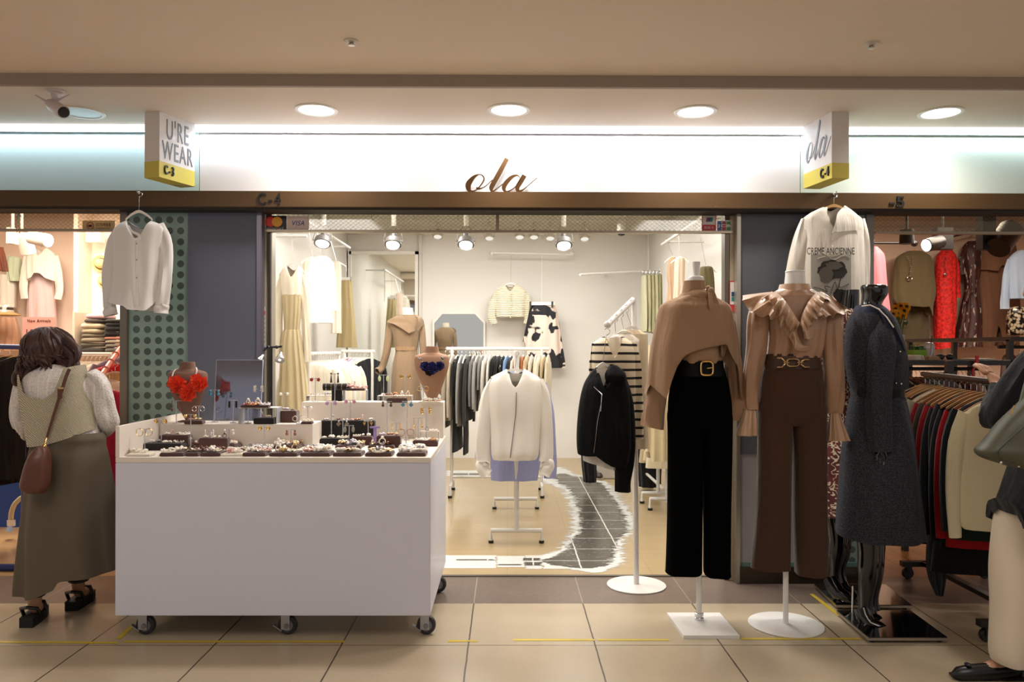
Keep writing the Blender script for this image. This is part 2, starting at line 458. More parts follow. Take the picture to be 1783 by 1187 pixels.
wrows = [(112, 700, 740), (150, 660, 800), (175, 620, 880), (200, 640, 1000), (240, 745, 1045), (280, 765, 1072), (320, 780, 1095), (360, 800, 1125), (410, 800, 1150), (465, 812, 1165), (500, 800, 1135), (530, 780, 1105), (560, 755, 1092), (600, 720, 1082), (628, 640, 1085), (665, 500, 1090), (690, 600, 1075), (712, 800, 1030), (735, 905, 955)]
drows = [(150, 705, 740), (175, 700, 850), (200, 735, 950), (240, 795, 1000), (280, 818, 1020), (320, 832, 1050), (360, 850, 1080), (410, 857, 1100), (465, 862, 1125), (500, 850, 1108), (530, 822, 1068), (560, 808, 1050), (600, 782, 1038), (640, 700, 1030), (662, 620, 1020), (690, 700, 1000), (708, 850, 930)]
build('adhesive_residue', gslices(wrows, 24, 2.2, .0012, 1), glue, sf)
hb = MB()
for (a, b, c, d, sd) in [(40, 348, 632, 708, 5), (358, 520, 636, 702, 6), (524, 622, 632, 712, 7), (628, 870, 628, 712, 8)]:
    q = gslices([(c, a, b), (d, a+6, b)], 7, 2.5, .0010, sd); hb.add(q.v, q.f)
q = gslices([(132, 62, 300), (150, 60, 315), (166, 62, 300)], 8, 2.5, .001, 9); hb.add(q.v, q.f)
build('adhesive_band', hb, glue, sf)
hb = gslices(drows, 20, 2.2, .0024, 2)
for (a, b, c, d, sd) in [(110, 340, 655, 661, 15), (520, 610, 648, 664, 16), (524, 616, 672, 692, 17), (370, 500, 684, 690, 18), (100, 300, 148, 158, 19)]:
    q = gslices([(c, a, b), (d, a+4, b-5)], 10, 2, .0024, sd); hb.add(q.v, q.f)
build('bare_tiles', hb, bare(), sf)
struct('trim_2', MB().box((-2.1, 4.745, 0), (1.6, 4.775, .006)), mat('#6a655c', .35, .6, 'track'))

# neighbouring shop floors
struct('floor', MB().box((-6.5, 4.765, -.05), (-2.15, 8.3, 0)), shop_floor_mat('#b5905f', '#cfae80', .6))
def wood_floor():
    t = NT('wood_floor'); g = t.t.nodes.new('ShaderNodeNewGeometry'); v = t.n('VectorMath', 'MULTIPLY', g.outputs['Position'], (6, .7, 1)).outputs[0]
    n = t.noise(3, 6, v); c = t.mix(n, lin('#7a4a26'), lin('#b8814c'))
    p = t.xyz(g.outputs['Position']); f = t.step(t.math('PINGPONG', t.math('DIVIDE', p[0], .14), .5), .02, .01)
    t.put(t.b.inputs['Base Color'], t.mix(f, lin('#3d2413'), c)); t.b.inputs['Roughness'].default_value = .3; return t.m
struct('floor', MB().box((1.95, 4.765, -.05), (6.5, 9.2, 0)), wood_floor())

# ceilings
ceil = mat('#e6d6c2', .8, 0, 'hall_ceiling_paint', .1, 20, var=.03)
struct('ceiling', MB().box((-6.5, -3.2, ZU), (6.5, 3.895, ZU+.1)), ceil)
struct('trim_3', MB().box((-6.5, 3.875, ZS+.0), (6.5, 3.90, ZU)), mat('#a09286', .8, name='step_paint'))
struct('ceiling', MB().box((-6.5, 3.90, ZS), (6.5, 4.90, ZS+.1)), mat('#ddd0c0', .8, 0, 'soffit_paint', .1, 20, var=.02))
wallw = mat('#dcd9d4', .75, 0, 'shop_wall_paint', .08, 30, var=.02)
struct('ceiling', MB().box((-2.15, 4.9, 2.83), (1.95, 9.95, 2.93)), mat('#e4dccc', .8, name='shop_ceiling'))
struct('ceiling', MB().box((-6.5, 4.9, 2.8), (-2.16, 8.3, 2.9)), mat('#e8d9c8', .8, name='shop_ceiling'))
struct('ceiling', MB().box((1.96, 4.9, 2.8), (6.5, 9.2, 2.9)), mat('#cdb8a2', .8, name='shop_ceiling'))
# shop walls
struct('wall_back', MB().box((-2.15, 9.86, 0), (1.95, 9.98, 2.9)), wallw)
struct('wall_left', MB().box((-2.13, 4.74, 0), (-2.03, 9.86, 2.9)), wallw)
struct('wall_right', MB().box((1.79, 4.74, 0), (1.89, 9.86, 2.9)), wallw)
pinkw = mat('#f0dccd', .75, name='pink_wall'); 
struct('wall_back', MB().box((-6.5, 8.1, 0), (-2.15, 8.2, 2.9)), pinkw)
struct('wall_left', MB().box((-6.55, 4.74, 0), (-6.45, 8.2, 2.9)), pinkw)
struct('wall_right', MB().box((-2.16, 4.74, 0), (-2.131, 8.2, 2.9)), pinkw)
beigew = mat('#d8bda8', .7, name='beige_wall')
struct('wall_back', MB().box((1.9, 9.0, 0), (6.5, 9.1, 2.9)), beigew)
struct('wall_left', MB().box((1.891, 4.74, 0), (1.92, 9.0, 2.9)), beigew)
struct('wall_right', MB().box((6.45, 4.74, 0), (6.55, 9.0, 2.9)), beigew)
struct('wall_back', MB().box((-6.6, 4.74, 2.3), (6.6, 4.80, 2.95)), mat('#a39685', .8, name='bulkhead'))
# hall walls out of view
hallw = mat('#b8a48c', .8, name='hall_wall')
struct('wall_front', MB().box((-6.6, -3.3, 0), (6.6, -3.2, 1.0)), hallw)

# fascia
def px_x(px, Y=YF): return X_(px, Y)
fz0, fz1 = 2.30, ZS
def fascia(name, x0, x1, col, tint):
    t = NT('fascia_glass'); t.b.inputs['Base Color'].default_value = lin(col); t.b.inputs['Roughness'].default_value = .5
    t.b.inputs['Coat Weight'].default_value = .55; t.b.inputs['Coat Roughness'].default_value = .06
    return struct(name, MB().box((x0, YF, fz0), (x1, YF+.03, fz1)), t.m)
fascia('trim_4', -6.5, px_x(346), '#c3d9dc', 0)
fascia('trim_5', px_x(346)+.004, px_x(1392), '#e2dedc', 0)
fascia('trim_6', px_x(1392)+.004, px_x(2450), '#cdd8cf', 0)
# brown steel beam
t = NT('beam_paint'); n = t.noise(1.1, 4); sc_ = t.step(t.noise(16, 5, t.scaled((3, 1, 7))), .71, .015)
c = t.mix(n, lin('#4a3720'), lin('#5e4528')); c = t.mix(t.math('MULTIPLY', sc_, .6), c, lin('#9b7a52'))
t.put(t.b.inputs['Base Color'], c); t.b.inputs['Roughness'].default_value = .38; t.b.inputs['Metallic'].default_value = .25
BEAM = t.m
YB = 4.50
zb0, zb1 = Z_(362, YB), Z_(333.5, YB)
struct('trim_7', MB().box((-6.5, YB, zb0), (6.5, YF+.10, zb1), .004), BEAM)
struct('trim_8', MB().box((-6.5, YB+.012, zb0-.012), (6.5, YF+.05, zb0)), mat('#1d150f', .6, name='beam_underside_shade'))  # thin strip whose dark colour paints in the shade under the beam
# LED strip under the soffit
ls = thing('strip_light', 'long white LED strip running along top of the shop sign panels', 'light', (0, 4.55, ZS-.03))
build('housing', MB().box((-6.5, 4.583, ZS-.036), (6.5, 4.60, ZS-.001)), mat('#b8bcc0', .5, name='strip_housing'), ls, smooth=False)
build('diffuser', MB().box((-6.5, 4.555, ZS-.026), (6.5, 4.583, ZS-.002)), emission('#e6f2ff', 3.0), ls, smooth=False)
for (x0, x1, p, c) in [(-6.4, px_x(346), 10, (.78, .93, 1)), (px_x(346), px_x(1392), 20, (.86, .92, 1)), (px_x(1392), 6.4, 10, (.75, .93, .97))]:
    a = area('strip_lamp', ((x0+x1)/2, .02, -.001), (R(24), 0, 0), x1-x0, p, c, sy=.02, parent=ls)

# facade piers
blue = mat('#5d6272', .55, 0, 'blue_panel', .1, 12, var=.05)
def pier_box(x0, x1, z0, z1, y=YF, d=.12): return MB().box((x0, y, z0), (x1, y+d, z1))
ztop = zb0+.01
struct('wall_front', pier_box(px_x(327), px_x(446), 0, ztop), blue)
def dotted():
    t = NT('dotted_glass'); p = t.xyz(); pt = .0652
    def cell(v): return t.math('SUBTRACT', t.math('FRACT', t.math('DIVIDE', v, pt)), .5)
    a = cell(p[0]); b = cell(p[2]); d = t.math('SQRT', t.math('ADD', t.math('MULTIPLY', a, a), t.math('MULTIPLY', b, b)))
    f = t.step(d, .32, .015); n = t.noise(2.5, 4)
    c = t.mix(n, lin('#7d978f'), lin('#93aca4')); t.put(t.b.inputs['Base Color'], t.mix(f, lin('#4b5a55'), c))
    t.b.inputs['Roughness'].default_value = .25; t.b.inputs['Coat Weight'].default_value = .3; return t.m
DOT = dotted()
build('wall_front', pier_box(px_x(222), px_x(326.5), 0, ztop, YF+.01), DOT, kind='structure', smooth=False, origin=(px_x(226.5), YF, Z_(384, YF)-.0326-.0652*40))
build('wall_front', pier_box(px_x(1418), px_x(1508), .07, ztop, YF+.01), DOT, kind='structure', smooth=False, origin=(px_x(1476), YF, Z_(384, YF)-.0326-.0652*40))
bluer = mat('#5a5e66', .55, 0, 'blue_grey_panel', .1, 12, var=.05)
struct('wall_front', pier_box(px_x(1290), px_x(1417.5), Z_(790, YF), ztop), bluer)
struct('wall_front', MB().box((px_x(1290), YF+.004, Z_(979, YF)), (px_x(1417.5), YF+.12, Z_(790, YF))), mat('#a5a2a5', .6, name='grey_panel', var=.05))
struct('trim_9', MB().box((px_x(1290), YF, Z_(986, YF)), (px_x(1508), YF+.1, Z_(979, YF))), mat('#5f8078', .3, name='green_glass_edge'))
struct('baseboard_right', MB().box((px_x(1284), YF-.012, 0), (px_x(1508), YF+.10, Z_(986, YF))), mat('#4d4238', .25, .8, 'dark_steel', .05, 30))
struct('baseboard_left', MB().box((px_x(222), YF-.012, 0), (px_x(446), YF+.005, .12)), mat('#4d4238', .25, .8, 'dark_steel', .05, 30))
def brushed(col, name='brushed_steel'):
    t = NT(name); n = t.noise(60, 3, t.scaled((8, 8, .15))); t.put(t.b.inputs['Base Color'], t.mix(n, tuple(x*.75 for x in lin(col)[:3])+(1,), lin(col)))
    t.b.inputs['Metallic'].default_value = .85; t.b.inputs['Roughness'].default_value = .33; return t.m
STL = brushed('#b6b0a4'); STLB = brushed('#8a8794'); STLD = brushed('#6e655a')
# main shop opening: posts, header, transom
def post(pxa, pxb, y0, y1, m_, nm='trim_10', z1=ztop):
    return struct(nm, MB().box((px_x(pxa, y0), y0, 0), (px_x(pxb, y0), y1, z1), .003), m_)
post(446, 455, YF-.01, YF+.10, STLB); post(463, 470.5, YF+.08, YF+.14, STLD, 'trim_11'); post(470.8, 473, YF+.06, YF+.14, STL, 'trim_12')
post(455.2, 462.8, YF+.05, YF+.12, mat('#a9a394', .35, .3, 'post_glass'), 'trim_13')
post(1283, 1290, YF-.015, YF+.10, STL, 'trim_14'); post(1271, 1282.6, YF+.05, YF+.12, mat('#b5a58c', .4, .4, 'post_panel'), 'trim_15'); post(1262, 1270.5, YF+.06, YF+.14, STLD, 'trim_16')
post(208, 221.5, YF-.01, YF+.1, brushed('#8d8478'), 'trim_17'); post(1508.5, 1522, YF-.01, YF+.1, brushed('#8d8a84'), 'trim_18')
YT = YF+.06
def wire_glass():
    t = NT('wired_glass'); g = t.t.nodes.new('ShaderNodeNewGeometry'); p = t.xyz(g.outputs['Position'])
    a = t.math('ADD', p[0], t.math('MULTIPLY', p[2], 1.3)); b = t.math('SUBTRACT', p[0], t.math('MULTIPLY', p[2], 1.3)); pt = .03
    def ln(v): return t.step(t.math('PINGPONG', t.math('DIVIDE', v, pt), .5), .035, .02)
    f = t.math('SUBTRACT', 1, t.math('MULTIPLY', ln(a), ln(b)))
    tr = t.n('BsdfTransparent'); tr.inputs[0].default_value = (.86, .85, .80, 1)
    gl = t.n('BsdfGlossy'); gl.inputs['Roughness'].default_value = .06
    df = t.n('BsdfDiffuse'); df.inputs[0].default_value = lin('#8f8a78')
    m1 = t.n('MixShader'); m1.inputs[0].default_value = .10; t.put(m1.inputs[1], tr.outputs[0]); t.put(m1.inputs[2], gl.outputs[0])
    m2 = t.n('MixShader'); t.put(m2.inputs[0], t.math('ADD', t.math('MULTIPLY', f, .5), .10)); t.put(m2.inputs[1], m1.outputs[0]); t.put(m2.inputs[2], df.outputs[0])
    t.put(t.o.inputs[0], m2.outputs[0]); return t.m
WG = wire_glass()
def transom(nm, xa, xb, mulls):
    x0 = px_x(xa, YT); x1 = px_x(xb, YT)
    w = MB().box((x0, YT-.02, Z_(373, YT)), (x1, YT+.03, ztop-.01), .003).box((x0, YT-.02, Z_(405.5, YT)), (x1, YT+.02, Z_(401.5, YT)))
    for q in mulls: w.box((px_x(q-3, YT), YT-.018, Z_(402, YT)), (px_x(q+3, YT), YT+.018, Z_(372, YT)))
    fr = struct(nm, w, brushed('#a89b88'))
    build('pane', MB().box((x0, YT-.003, Z_(402, YT)), (x1, YT+.003, Z_(372, YT))), WG, fr, smooth=False)
transom('window_1', 456, 1282, [866])
transom('window_2', -900, 208, [])
transom('window_3', 1522, 2600, [1970])
# ================================================================== SIGNS AND FIXTURES
def fit(s, c, w, h, ux, uz, depth=.004, bold=0, shear=0, sp=1.15):
    "text scaled into a w x h box centred on c; ux reading direction, uz up"
    q = text_mb(s, 1, 0.02, Matrix.Identity(4), bold=bold, shear=shear, space=sp)
    xs = [v.x for v in q.v]; ys = [v.y for v in q.v]; ux = Vector(ux); uz = Vector(uz); nn = ux.cross(uz)
    a = w/(max(xs)-min(xs)); b = h/(max(ys)-min(ys)); mx = (max(xs)+min(xs))/2; my = (max(ys)+min(ys))/2
    q.v = [Vector(c)+ux*(v.x-mx)*a+uz*(v.y-my)*b+nn*(v.z/.02+.5)*depth for v in q.v]; return q
EX = Vector((1, 0, 0)); EZ = Vector((0, 0, 1))
def pfit(s, xa, xb, ya, yb, Y, **k):
    a = W(xa, yb, Y); b = W(xb, ya, Y); return fit(s, (a+b)/2, abs(b.x-a.x), abs(b.z-a.z), EX, EZ, **k)
ola = [[(600,413,8),(530,450,44),(458,540,78),(452,605,70),(485,650,34),(560,632,12),(640,545,18),(672,475,22),(645,425,14),(600,413,8)],
 [(565,600,22),(590,612,26),(640,606,16),(700,572,10),(790,485,7)],
 [(993,190,60),(900,365,66),(825,500,66),(775,595,62),(790,650,26),(850,615,12),(935,545,9)],
 [(1175,455,8),(1140,424,14),(1060,450,46),(975,540,62),(950,605,56),(980,655,26),(1050,632,12),(1120,575,9),(1195,480,8)],
 [(1240,425,66),(1190,510,66),(1140,598,58),(1165,650,40),(1230,618,12),(1340,525,8),(1420,455,6)]]
def ola_mb(c, sc, ux, nn, depth, sq=1):
    "c = where zoom point (905,660) falls"
    ux = Vector(ux); nn = Vector(nn)
    mm = Matrix(((ux.x*sc*sq, 0, nn.x, c[0]), (ux.y*sc*sq, 0, nn.y, c[1]), (0, -sc, 0, c[2]), (0, 0, 0, 1)))
    return ribbon([[(x-905, y-660, w_) for (x, y, w_) in st] for st in ola], mm, depth)
c = W(760+905/8.105, 250+660/8.105, 4.56)
t = thing('shop_sign_letters', 'large bronze script letters spelling ola standing on the brown beam', 'sign', (c.x, 4.56, zb1))
br = mat('#5a4026', .32, .7, 'bronze')
build('lettering', ola_mb((c.x, 4.56, zb1+.006), S(4.56)/8.105, EX, (0, -1, 0), .02), br, t, smooth=False)
build('base_strip', MB().box((c.x-.24, 4.535, zb1), (c.x+.14, 4.585, zb1+.004)), mat('#d9c9b8', .4), t)

def blade(name, label, near, far, side, zb, zt, zy):
    n = Vector((near[0], near[1], 0)); f = Vector((far[0], far[1], 0)); u = (f-n).normalized(); L = (f-n).length
    o = Vector((u.y, -u.x, 0))*side      # outward normal of the lettered face
    th = .102; t = thing(name, label, 'sign', ((n.x+f.x)/2, (n.y+f.y)/2, zb))
    def bx(z0, z1, e=0):
        p = []
        for z in (z0, z1):
            for q in (n-u*e, f, f-o*th, n-u*e-o*th): p.append(q+Vector((0, 0, z)))
        return MB().add(p, [(0,1,2,3),(7,6,5,4),(0,4,5,1),(1,5,6,2),(2,6,7,3),(3,7,4,0)])
    build('light_box', bx(zy, zt), mat('#dcd6d2', .4, name='sign_white', coat=.3), t, smooth=False)
    build('base_band', bx(zb, zy, .002), mat('#c9b94a', .5, name='sign_yellow'), t, smooth=False)
    return t, n, f, u, o, L
grey = mat('#6d7178', .5, name='sign_grey'); blk = mat('#14120f', .4, name='sign_black')
t, n, f, u, o, L = blade('blade_sign', 'white hanging box sign reading URE WEAR C-3 with yellow base', (-1.92, 4.29), (-1.831, 4.553), 1, 2.336, 2.70, 2.425)
def on(a, z): return n+u*a*L+o*.0005+Vector((0, 0, z))
build('lettering', fit("U'RE", on(.50, 2.617), L*.62, .115, u, EZ, .002), grey, t, smooth=False)
build('lettering', fit("WEAR", on(.50, 2.495), L*.86, .10, u, EZ, .002), grey, t, smooth=False)
build('unit_number', fit("C-3", on(.25, 2.385), L*.26, .052, u, EZ, .008, bold=.012, sp=1.4), blk, t, smooth=False)
t, n, f, u, o, L = blade('blade_sign', 'white hanging box sign reading ola C-4 with yellow base', (1.779, 4.26), (1.735, 4.553), -1, 2.336, 2.70, 2.42)
m_ = ola_mb((n+u*L*.47+o*.0005+EZ*2.475), .26/1010, -u, o, .002, 1.0)
for v in m_.v: v.z = 2.475+(v.z-2.475)*1.75
build('lettering', m_, grey, t, smooth=False)
build('unit_number', fit("C-4", n+u*L*.22+o*.0005+EZ*2.38, L*.28, .055, -u, EZ, .008, bold=.012, sp=1.4), blk, t, smooth=False)
def beamtext(s, xa, xb, ya, yb, lab):
    build('unit_number', pfit(s, xa, xb, ya, yb, YB, depth=.008, bold=.015, sp=1.35 if len(s) > 2 else 1.0), blk, label=lab, cat='sign', smooth=False)
beamtext('C-4', 449, 489, 336, 357, 'black raised unit number C-4 on the brown beam')
beamtext('-5', 1548, 1574, 342, 361, 'black raised unit number -5 on the beam at right')

# downlights
def downlight(px, py, lab, lit=True, w_=.236):
    p = G(px, py, ZS) if True else None
    t = thing('downlight', lab, 'light', (p.x, p.y, ZS-.006), 'round ceiling downlights')
    r = w_/2
    build('trim_ring', MB().lathe((p.x, p.y, ZS), [(r*.80, -.001), (r*.82, -.006), (r*.97, -.006), (r, -.001)], 40), mat('#e6e2da', .4, name='white_ring'), t)
    build('diffuser', MB().lathe((p.x, p.y, ZS), [(.0001, -.004), (r*.80, -.003)], 40), emission('#fff6ea', 9) if lit else mat('#b9c4c4', .3), t)
    if lit: area('downlight_lamp', (0, 0, -.004), (0, 0, 0), r*1.5, 9.5, (1, .93, .85), parent=t, shape='DISK', spread=R(150))
for px, py, lab in [(551, 191, 'glowing round downlight, leftmost of the four lit ones'), (886, 191, 'glowing round downlight above the bronze ola letters'),
                    (1211, 194, 'glowing round downlight, third of the four lit ones from left'), (1638, 196, 'glowing round downlight right of the hanging ola box sign')]:
    downlight(px, py, lab)
downlight(143, 196, 'unlit round downlight behind the security camera', False)
for px, py, lab in [(612, 71, 'small white ceiling sprinkler at left of the hall ceiling'), (1517, 76, 'small white ceiling sprinkler at right of the hall ceiling')]:
    p = G(px, py, ZU)
    t = thing('sprinkler', lab, 'sprinkler', (p.x, p.y, ZU-.02), 'ceiling sprinklers')
    build('rosette', MB().lathe((p.x, p.y, ZU), [(.034, -.001), (.032, -.006), (.014, -.008)], 24), mat('#cfc6b8', .4), t)
    build('deflector', MB().lathe((p.x, p.y, ZU), [(.008, -.008), (.008, -.016), (.016, -.018), (.016, -.020), (.002, -.021)], 16), metal('#a9a196', .3), t)
# security camera
p = G(96, 158, ZS); Yc = p.y
t = thing('security_camera', 'white security camera with two antennas hanging from the ceiling at left', 'camera', (p.x, p.y, ZS-.1))
wp = plastic('#cfc4c4', .4)
build('mount', MB().lathe((p.x, p.y, ZS), [(.045, -.001), (.043, -.01), (.02, -.016), (.016, -.05)], 24).ball((p.x, p.y, ZS-.055), .018), wp, t)
a = Vector((p.x-.01, p.y-.005, ZS-.075)); b = Vector((p.x+.075, p.y-.06, ZS-.125))
build('housing', MB().tube([a-(b-a)*.25, a, b, b+(b-a)*.06], [.024, .031, .033, .03], 20), wp, t)
build('lens', MB().tube([b+(b-a)*.04, b+(b-a)*.14], [.029, .024], 20), BLACK_P, t)
build('antenna', MB().tube([a, a+Vector((-.075, -.02, .045))], [.008, .003], 8), wp, t)
build('antenna', MB().tube([a+Vector((.02, 0, .02)), a+Vector((.09, .0, .055))], [.008, .003], 8), wp, t)

# stickers on the transom glass
YG = YT-.0045
def card(name, xa, xb, ya, yb, m_, t, Y=YG, d=.0015):
    a = W(xa, yb, Y); b = W(xb, ya, Y); return build(name, MB().box((a.x, Y-d, a.z), (b.x, Y, b.z)), m_, t, smooth=False)
def pt(name, lab, xa, xb, ya, yb, Y=YG): 
    a = W((xa+xb)/2, yb, Y); return thing(name, lab, 'sticker', (a.x, Y, a.z))
def disc(px, py, r, Y, d=.001):
    c = W(px, py, Y); q = MB().lathe((0, 0, 0), [(r*S(Y), 0), (r*S(Y), d)], 28); return q.xf(Matrix.Translation(c) @ Matrix.Rotation(pi/2, 4, 'X'))
t = pt('card_sticker', 'black payment card sticker with red and yellow circles on transom glass', 458, 499, 375, 402)
card('backing', 458, 499, 375.5, 401.5, mat('#0e0c0c', .4), t)
build('circle', disc(470.5, 386, 9, YG-.0016), mat('#e0271c', .4, emit=0), t, smooth=False, label='red circle')
build('circle', disc(482.5, 386, 9, YG-.0018), mat('#f0a31a', .4), t, smooth=False, label='amber circle')
build('lettering', pfit('mastercard', 465, 493, 395, 399.5, YG-.0016, depth=.001), mat('#d8d0c8', .4), t, smooth=False)
t = pt('card_sticker', 'pale pink payment sticker reading VISA on transom glass', 499, 538, 375, 401)
card('backing', 499.5, 538, 376, 401, mat('#e6cfc6', .5), t)
build('lettering', pfit('VISA', 509, 530, 384, 392.5, YG-.0016, depth=.001, shear=.25, bold=.006, sp=1.1), mat('#2a2f86', .4), t, smooth=False)
t = pt('card_sticker', 'white and red payment sticker with blue green emblem on transom glass', 1222, 1247, 373, 403)
card('backing', 1222, 1247, 373, 403, mat('#c2202a', .4), t); card('panel', 1223.5, 1245.5, 374.5, 391, mat('#d8d4d4', .4), t, YG-.0016)
for i, cc in enumerate(('#a82a35', '#274a7c', '#1f7f72')):
    a = W(1229+i*3.8, 386, YG-.0032); s_ = S(YG)
    build('emblem', MB().add([a, a+Vector((3.8*s_, 0, 0)), a+Vector((5.2*s_, 0, 7.5*s_)), a+Vector((1.4*s_, 0, 7.5*s_))], [(0, 1, 2, 3)]), mat(cc, .4), t, smooth=False)
build('lettering', pfit('银联卡', 1226, 1243, 394, 398.5, YG-.0016, depth=.001), mat('#e8c8c8', .4), t, smooth=False)
t = pt('card_sticker', 'payment sticker with blue red green bars reading JCB on transom glass', 1247.5, 1273, 384, 403)
card('backing', 1248, 1273, 384, 403, mat('#d8d6d0', .4), t)
for i, cc in enumerate(('#2656a4', '#ae1f33', '#2f8a3c')): card('bar', 1249.5+i*7.9, 1256+i*7.9, 385.5, 401.5, mat(cc, .4), t, YG-.0016)
build('lettering', pfit('JCB', 1249.5, 1272, 390.5, 396.5, YG-.0033, depth=.001, bold=.02), mat('#e8e8e8', .4), t, smooth=False)
YP = YF+.0485
t = pt('notice_sticker', 'tall red and white notice on the right door post', 1271, 1282, 488, 543, YP)
card('backing', 1270.5, 1282, 489, 543, mat('#c43038', .4), t, YP); card('panel', 1271.5, 1281, 491, 530, mat('#d8d2d0', .4), t, YP-.0016)
card('emblem', 1273.5, 1279.5, 508, 516, mat('#28406c', .4), t, YP-.0032); card('emblem', 1273.5, 1279.5, 517, 524, mat('#1f7f78', .4), t, YP-.0032)
t = pt('notice_sticker', 'tall white notice with red stripe on the left door post', 447, 461, 534, 615, YP)
card('backing', 455.5, 462.5, 534, 612, mat('#cdc9c2', .4), t, YP); card('stripe', 456, 462, 541, 548, mat('#c5453c', .4), t, YP-.0016); card('stripe', 456, 462, 604, 611, mat('#4a5a9c', .4), t, YP-.0016)
for i in range(6): card('text_line', 457, 461.5, 553+i*8, 556+i*8, mat('#8d8984', .5), t, YP-.0016)
t = pt('camera_notice', 'tan sign with red circle reading CCTV on left shop transom', 144, 200, 383, 402)
card('backing', 144, 200, 384, 402, mat('#dcb47a', .5), t)
build('ring', MB().torus(W(157, 393, YG-.003), 5.6*S(YG), .0022, 24, 6), mat('#b02a20', .4), t)
build('pictogram', MB().box(W(153.5, 395, YG-.003), W(160, 391, YG-.0016)), mat('#3a1812', .4), t, smooth=False)
build('lettering', pfit('CCTV작동중', 167, 193, 388, 394.5, YG-.0016, depth=.001, bold=.015), mat('#3a2416', .4), t, smooth=False)
build('small_lettering', pfit('무인경비구역', 168, 190, 396, 398.5, YG-.0016, depth=.001), mat('#5a4022', .4), t, smooth=False)
# little hooks on the transom header
for i, px in enumerate((647, 721, 797)):
    p = W(px, 371, YT-.028)
    build('metal_hook', MB().tube([p, p+Vector((0, 0, -.02)), p+Vector((.004, -.004, -.035)), p+Vector((.009, 0, -.042)), p+Vector((.014, 0, -.034))], .0016, 6), metal('#8f8a80', .3),
          label='small metal hook under the transom header, %s from the left' % ordn(i), cat='hook', group='hooks on the transom header')
# track spotlights inside the shop
def track_spot(px, py, Y, hw, lab, tgt, power, lit=True, big=True, group='lit spotlights in the middle shop'):
    s_ = hw*S(Y); c = W(px, py, Y); zt = 2.83
    t = thing('track_spotlight', lab, 'spotlight', (c.x, c.y+.05, zt-.4), group)
    body = plastic('#5f5c58', .4) if big else metal('#c9c6c0', .2)
    fw = (Vector(tgt)-c).normalized()
    ax = Vector((0, -.50, -.86)).normalized() if big else Vector((0, -.45, -.9)).normalized()
    nk = c-ax*s_*1.9
    build('head', MB().lathe(c-ax*s_*1.05, [(s_*.35, 0), (s_*.9, s_*.25), (s_, s_*.7), (s_*1.0, s_*1.0), (s_*.82, s_*1.02), (s_*.8, s_*.8)], 28, ax), body, t)
    build('lamp_face', MB().lathe(c-ax*s_*.2, [(.0001, 0), (s_*.8, 0)], 28, ax), emission('#fff8ea', 14 if lit else .9), t)
    build('heat_sink', MB().lathe(nk, [(s_*.34, 0), (s_*.38, s_*.5), (s_*.38, s_*.9)], 16, ax), plastic('#4a4744', .4), t)
    br_ = MB()
    for sg in (-1, 1): br_.tube([c+Vector((sg*s_*1.12, 0, s_*.5)), c+Vector((sg*s_*.95, .03, s_*1.6)), c+Vector((sg*s_*.25, .05, s_*2.5))], .0035, 6)
    br_.tube([c+Vector((-s_*1.15, 0, s_*.5)), c+Vector((s_*1.15, 0, s_*.5))], .004, 6)
    build('bracket', br_, body, t)
    build('stem', MB().tube([c+Vector((0, .05, s_*2.4)), (c.x, c.y+.05, zt-.001)], [s_*.30, s_*.30], 12), plastic('#c9c5bc', .4), t)
    if power: spot('spotlight_lamp', c+ax*s_*.3, tgt, power, (1, .93, .82), 75, .9, .05, t)
track_spot(561, 425, 6.3, 14.5, 'lit grey spotlight above the cream dresses, leftmost large one', (-1.6, 7.4, 1.4), 28)
track_spot(684, 427, 6.3, 14.5, 'lit grey spotlight in front of the tall wall mirror', (-1.3, 8.4, 1.3), 60)
track_spot(811, 427, 6.3, 14.5, 'lit grey spotlight left of the white wall rail', (-.3, 9.3, 1.6), 70)
track_spot(982, 428, 6.3, 14.5, 'lit grey spotlight at right end of the white wall rail', (.4, 9.6, 1.9), 90)
for i, (px, py, lit) in enumerate([(762, 413, 0), (852, 416, 0), (905, 414, 0), (930, 414, 0), (958, 416, 0), (1018, 417, 0)]):
    track_spot(px, py, 8.8, 8.6, 'small chrome spotlight in the background row, %s from the left' % ordn(i), (0, 7, 0), 0, False, False, 'small spotlights at back of the middle shop')
p = W(1082, 408, 8.6)
t = thing('dome_camera', 'small black dome camera on the shop ceiling', 'camera', (p.x, p.y, p.z))
build('base', MB().cyl((p.x, p.y, p.z+.02), .05, 2.83-p.z-.02, 20), WHITE_P, t); build('dome', MB().lathe((p.x, p.y, p.z+.02), [(.045, 0), (.035, -.03), (.001, -.042)], 20), BLACK_P, t)
# floor tape
tape = mat('#c9ae2e', .6, name='yellow_tape', var=.2)
for i, (xa, xb, ya, yb) in enumerate([(-60, 205, 1117, 1119), (215, 600, 1117, 1117), (780, 832, 1116, 1116), (893, 1035, 1114, 1114), (1040, 1165, 1114, 1114), (1290, 1500, 1112, 1112)]):
    a = G(xa, ya); b = G(xb, yb); mb = MB(); n_ = max(3, int((b.x-a.x)/.06)); rr = random.Random(i); vs_ = []
    for k in range(n_+1):
        q = a.lerp(b, k/n_); w0 = .012+rr.uniform(-.003, .001); vs_ += [(q.x, q.y-w0, .0012), (q.x, q.y+w0, .0012)]
    mb.add(vs_, [(2*k, 2*k+2, 2*k+3, 2*k+1) for k in range(n_)])
    build('floor_tape', mb, tape, label='worn strip of yellow tape across the hall floor, %s from the left' % ordn(i), cat='tape', group='strips of yellow tape along the hall floor', smooth=False)
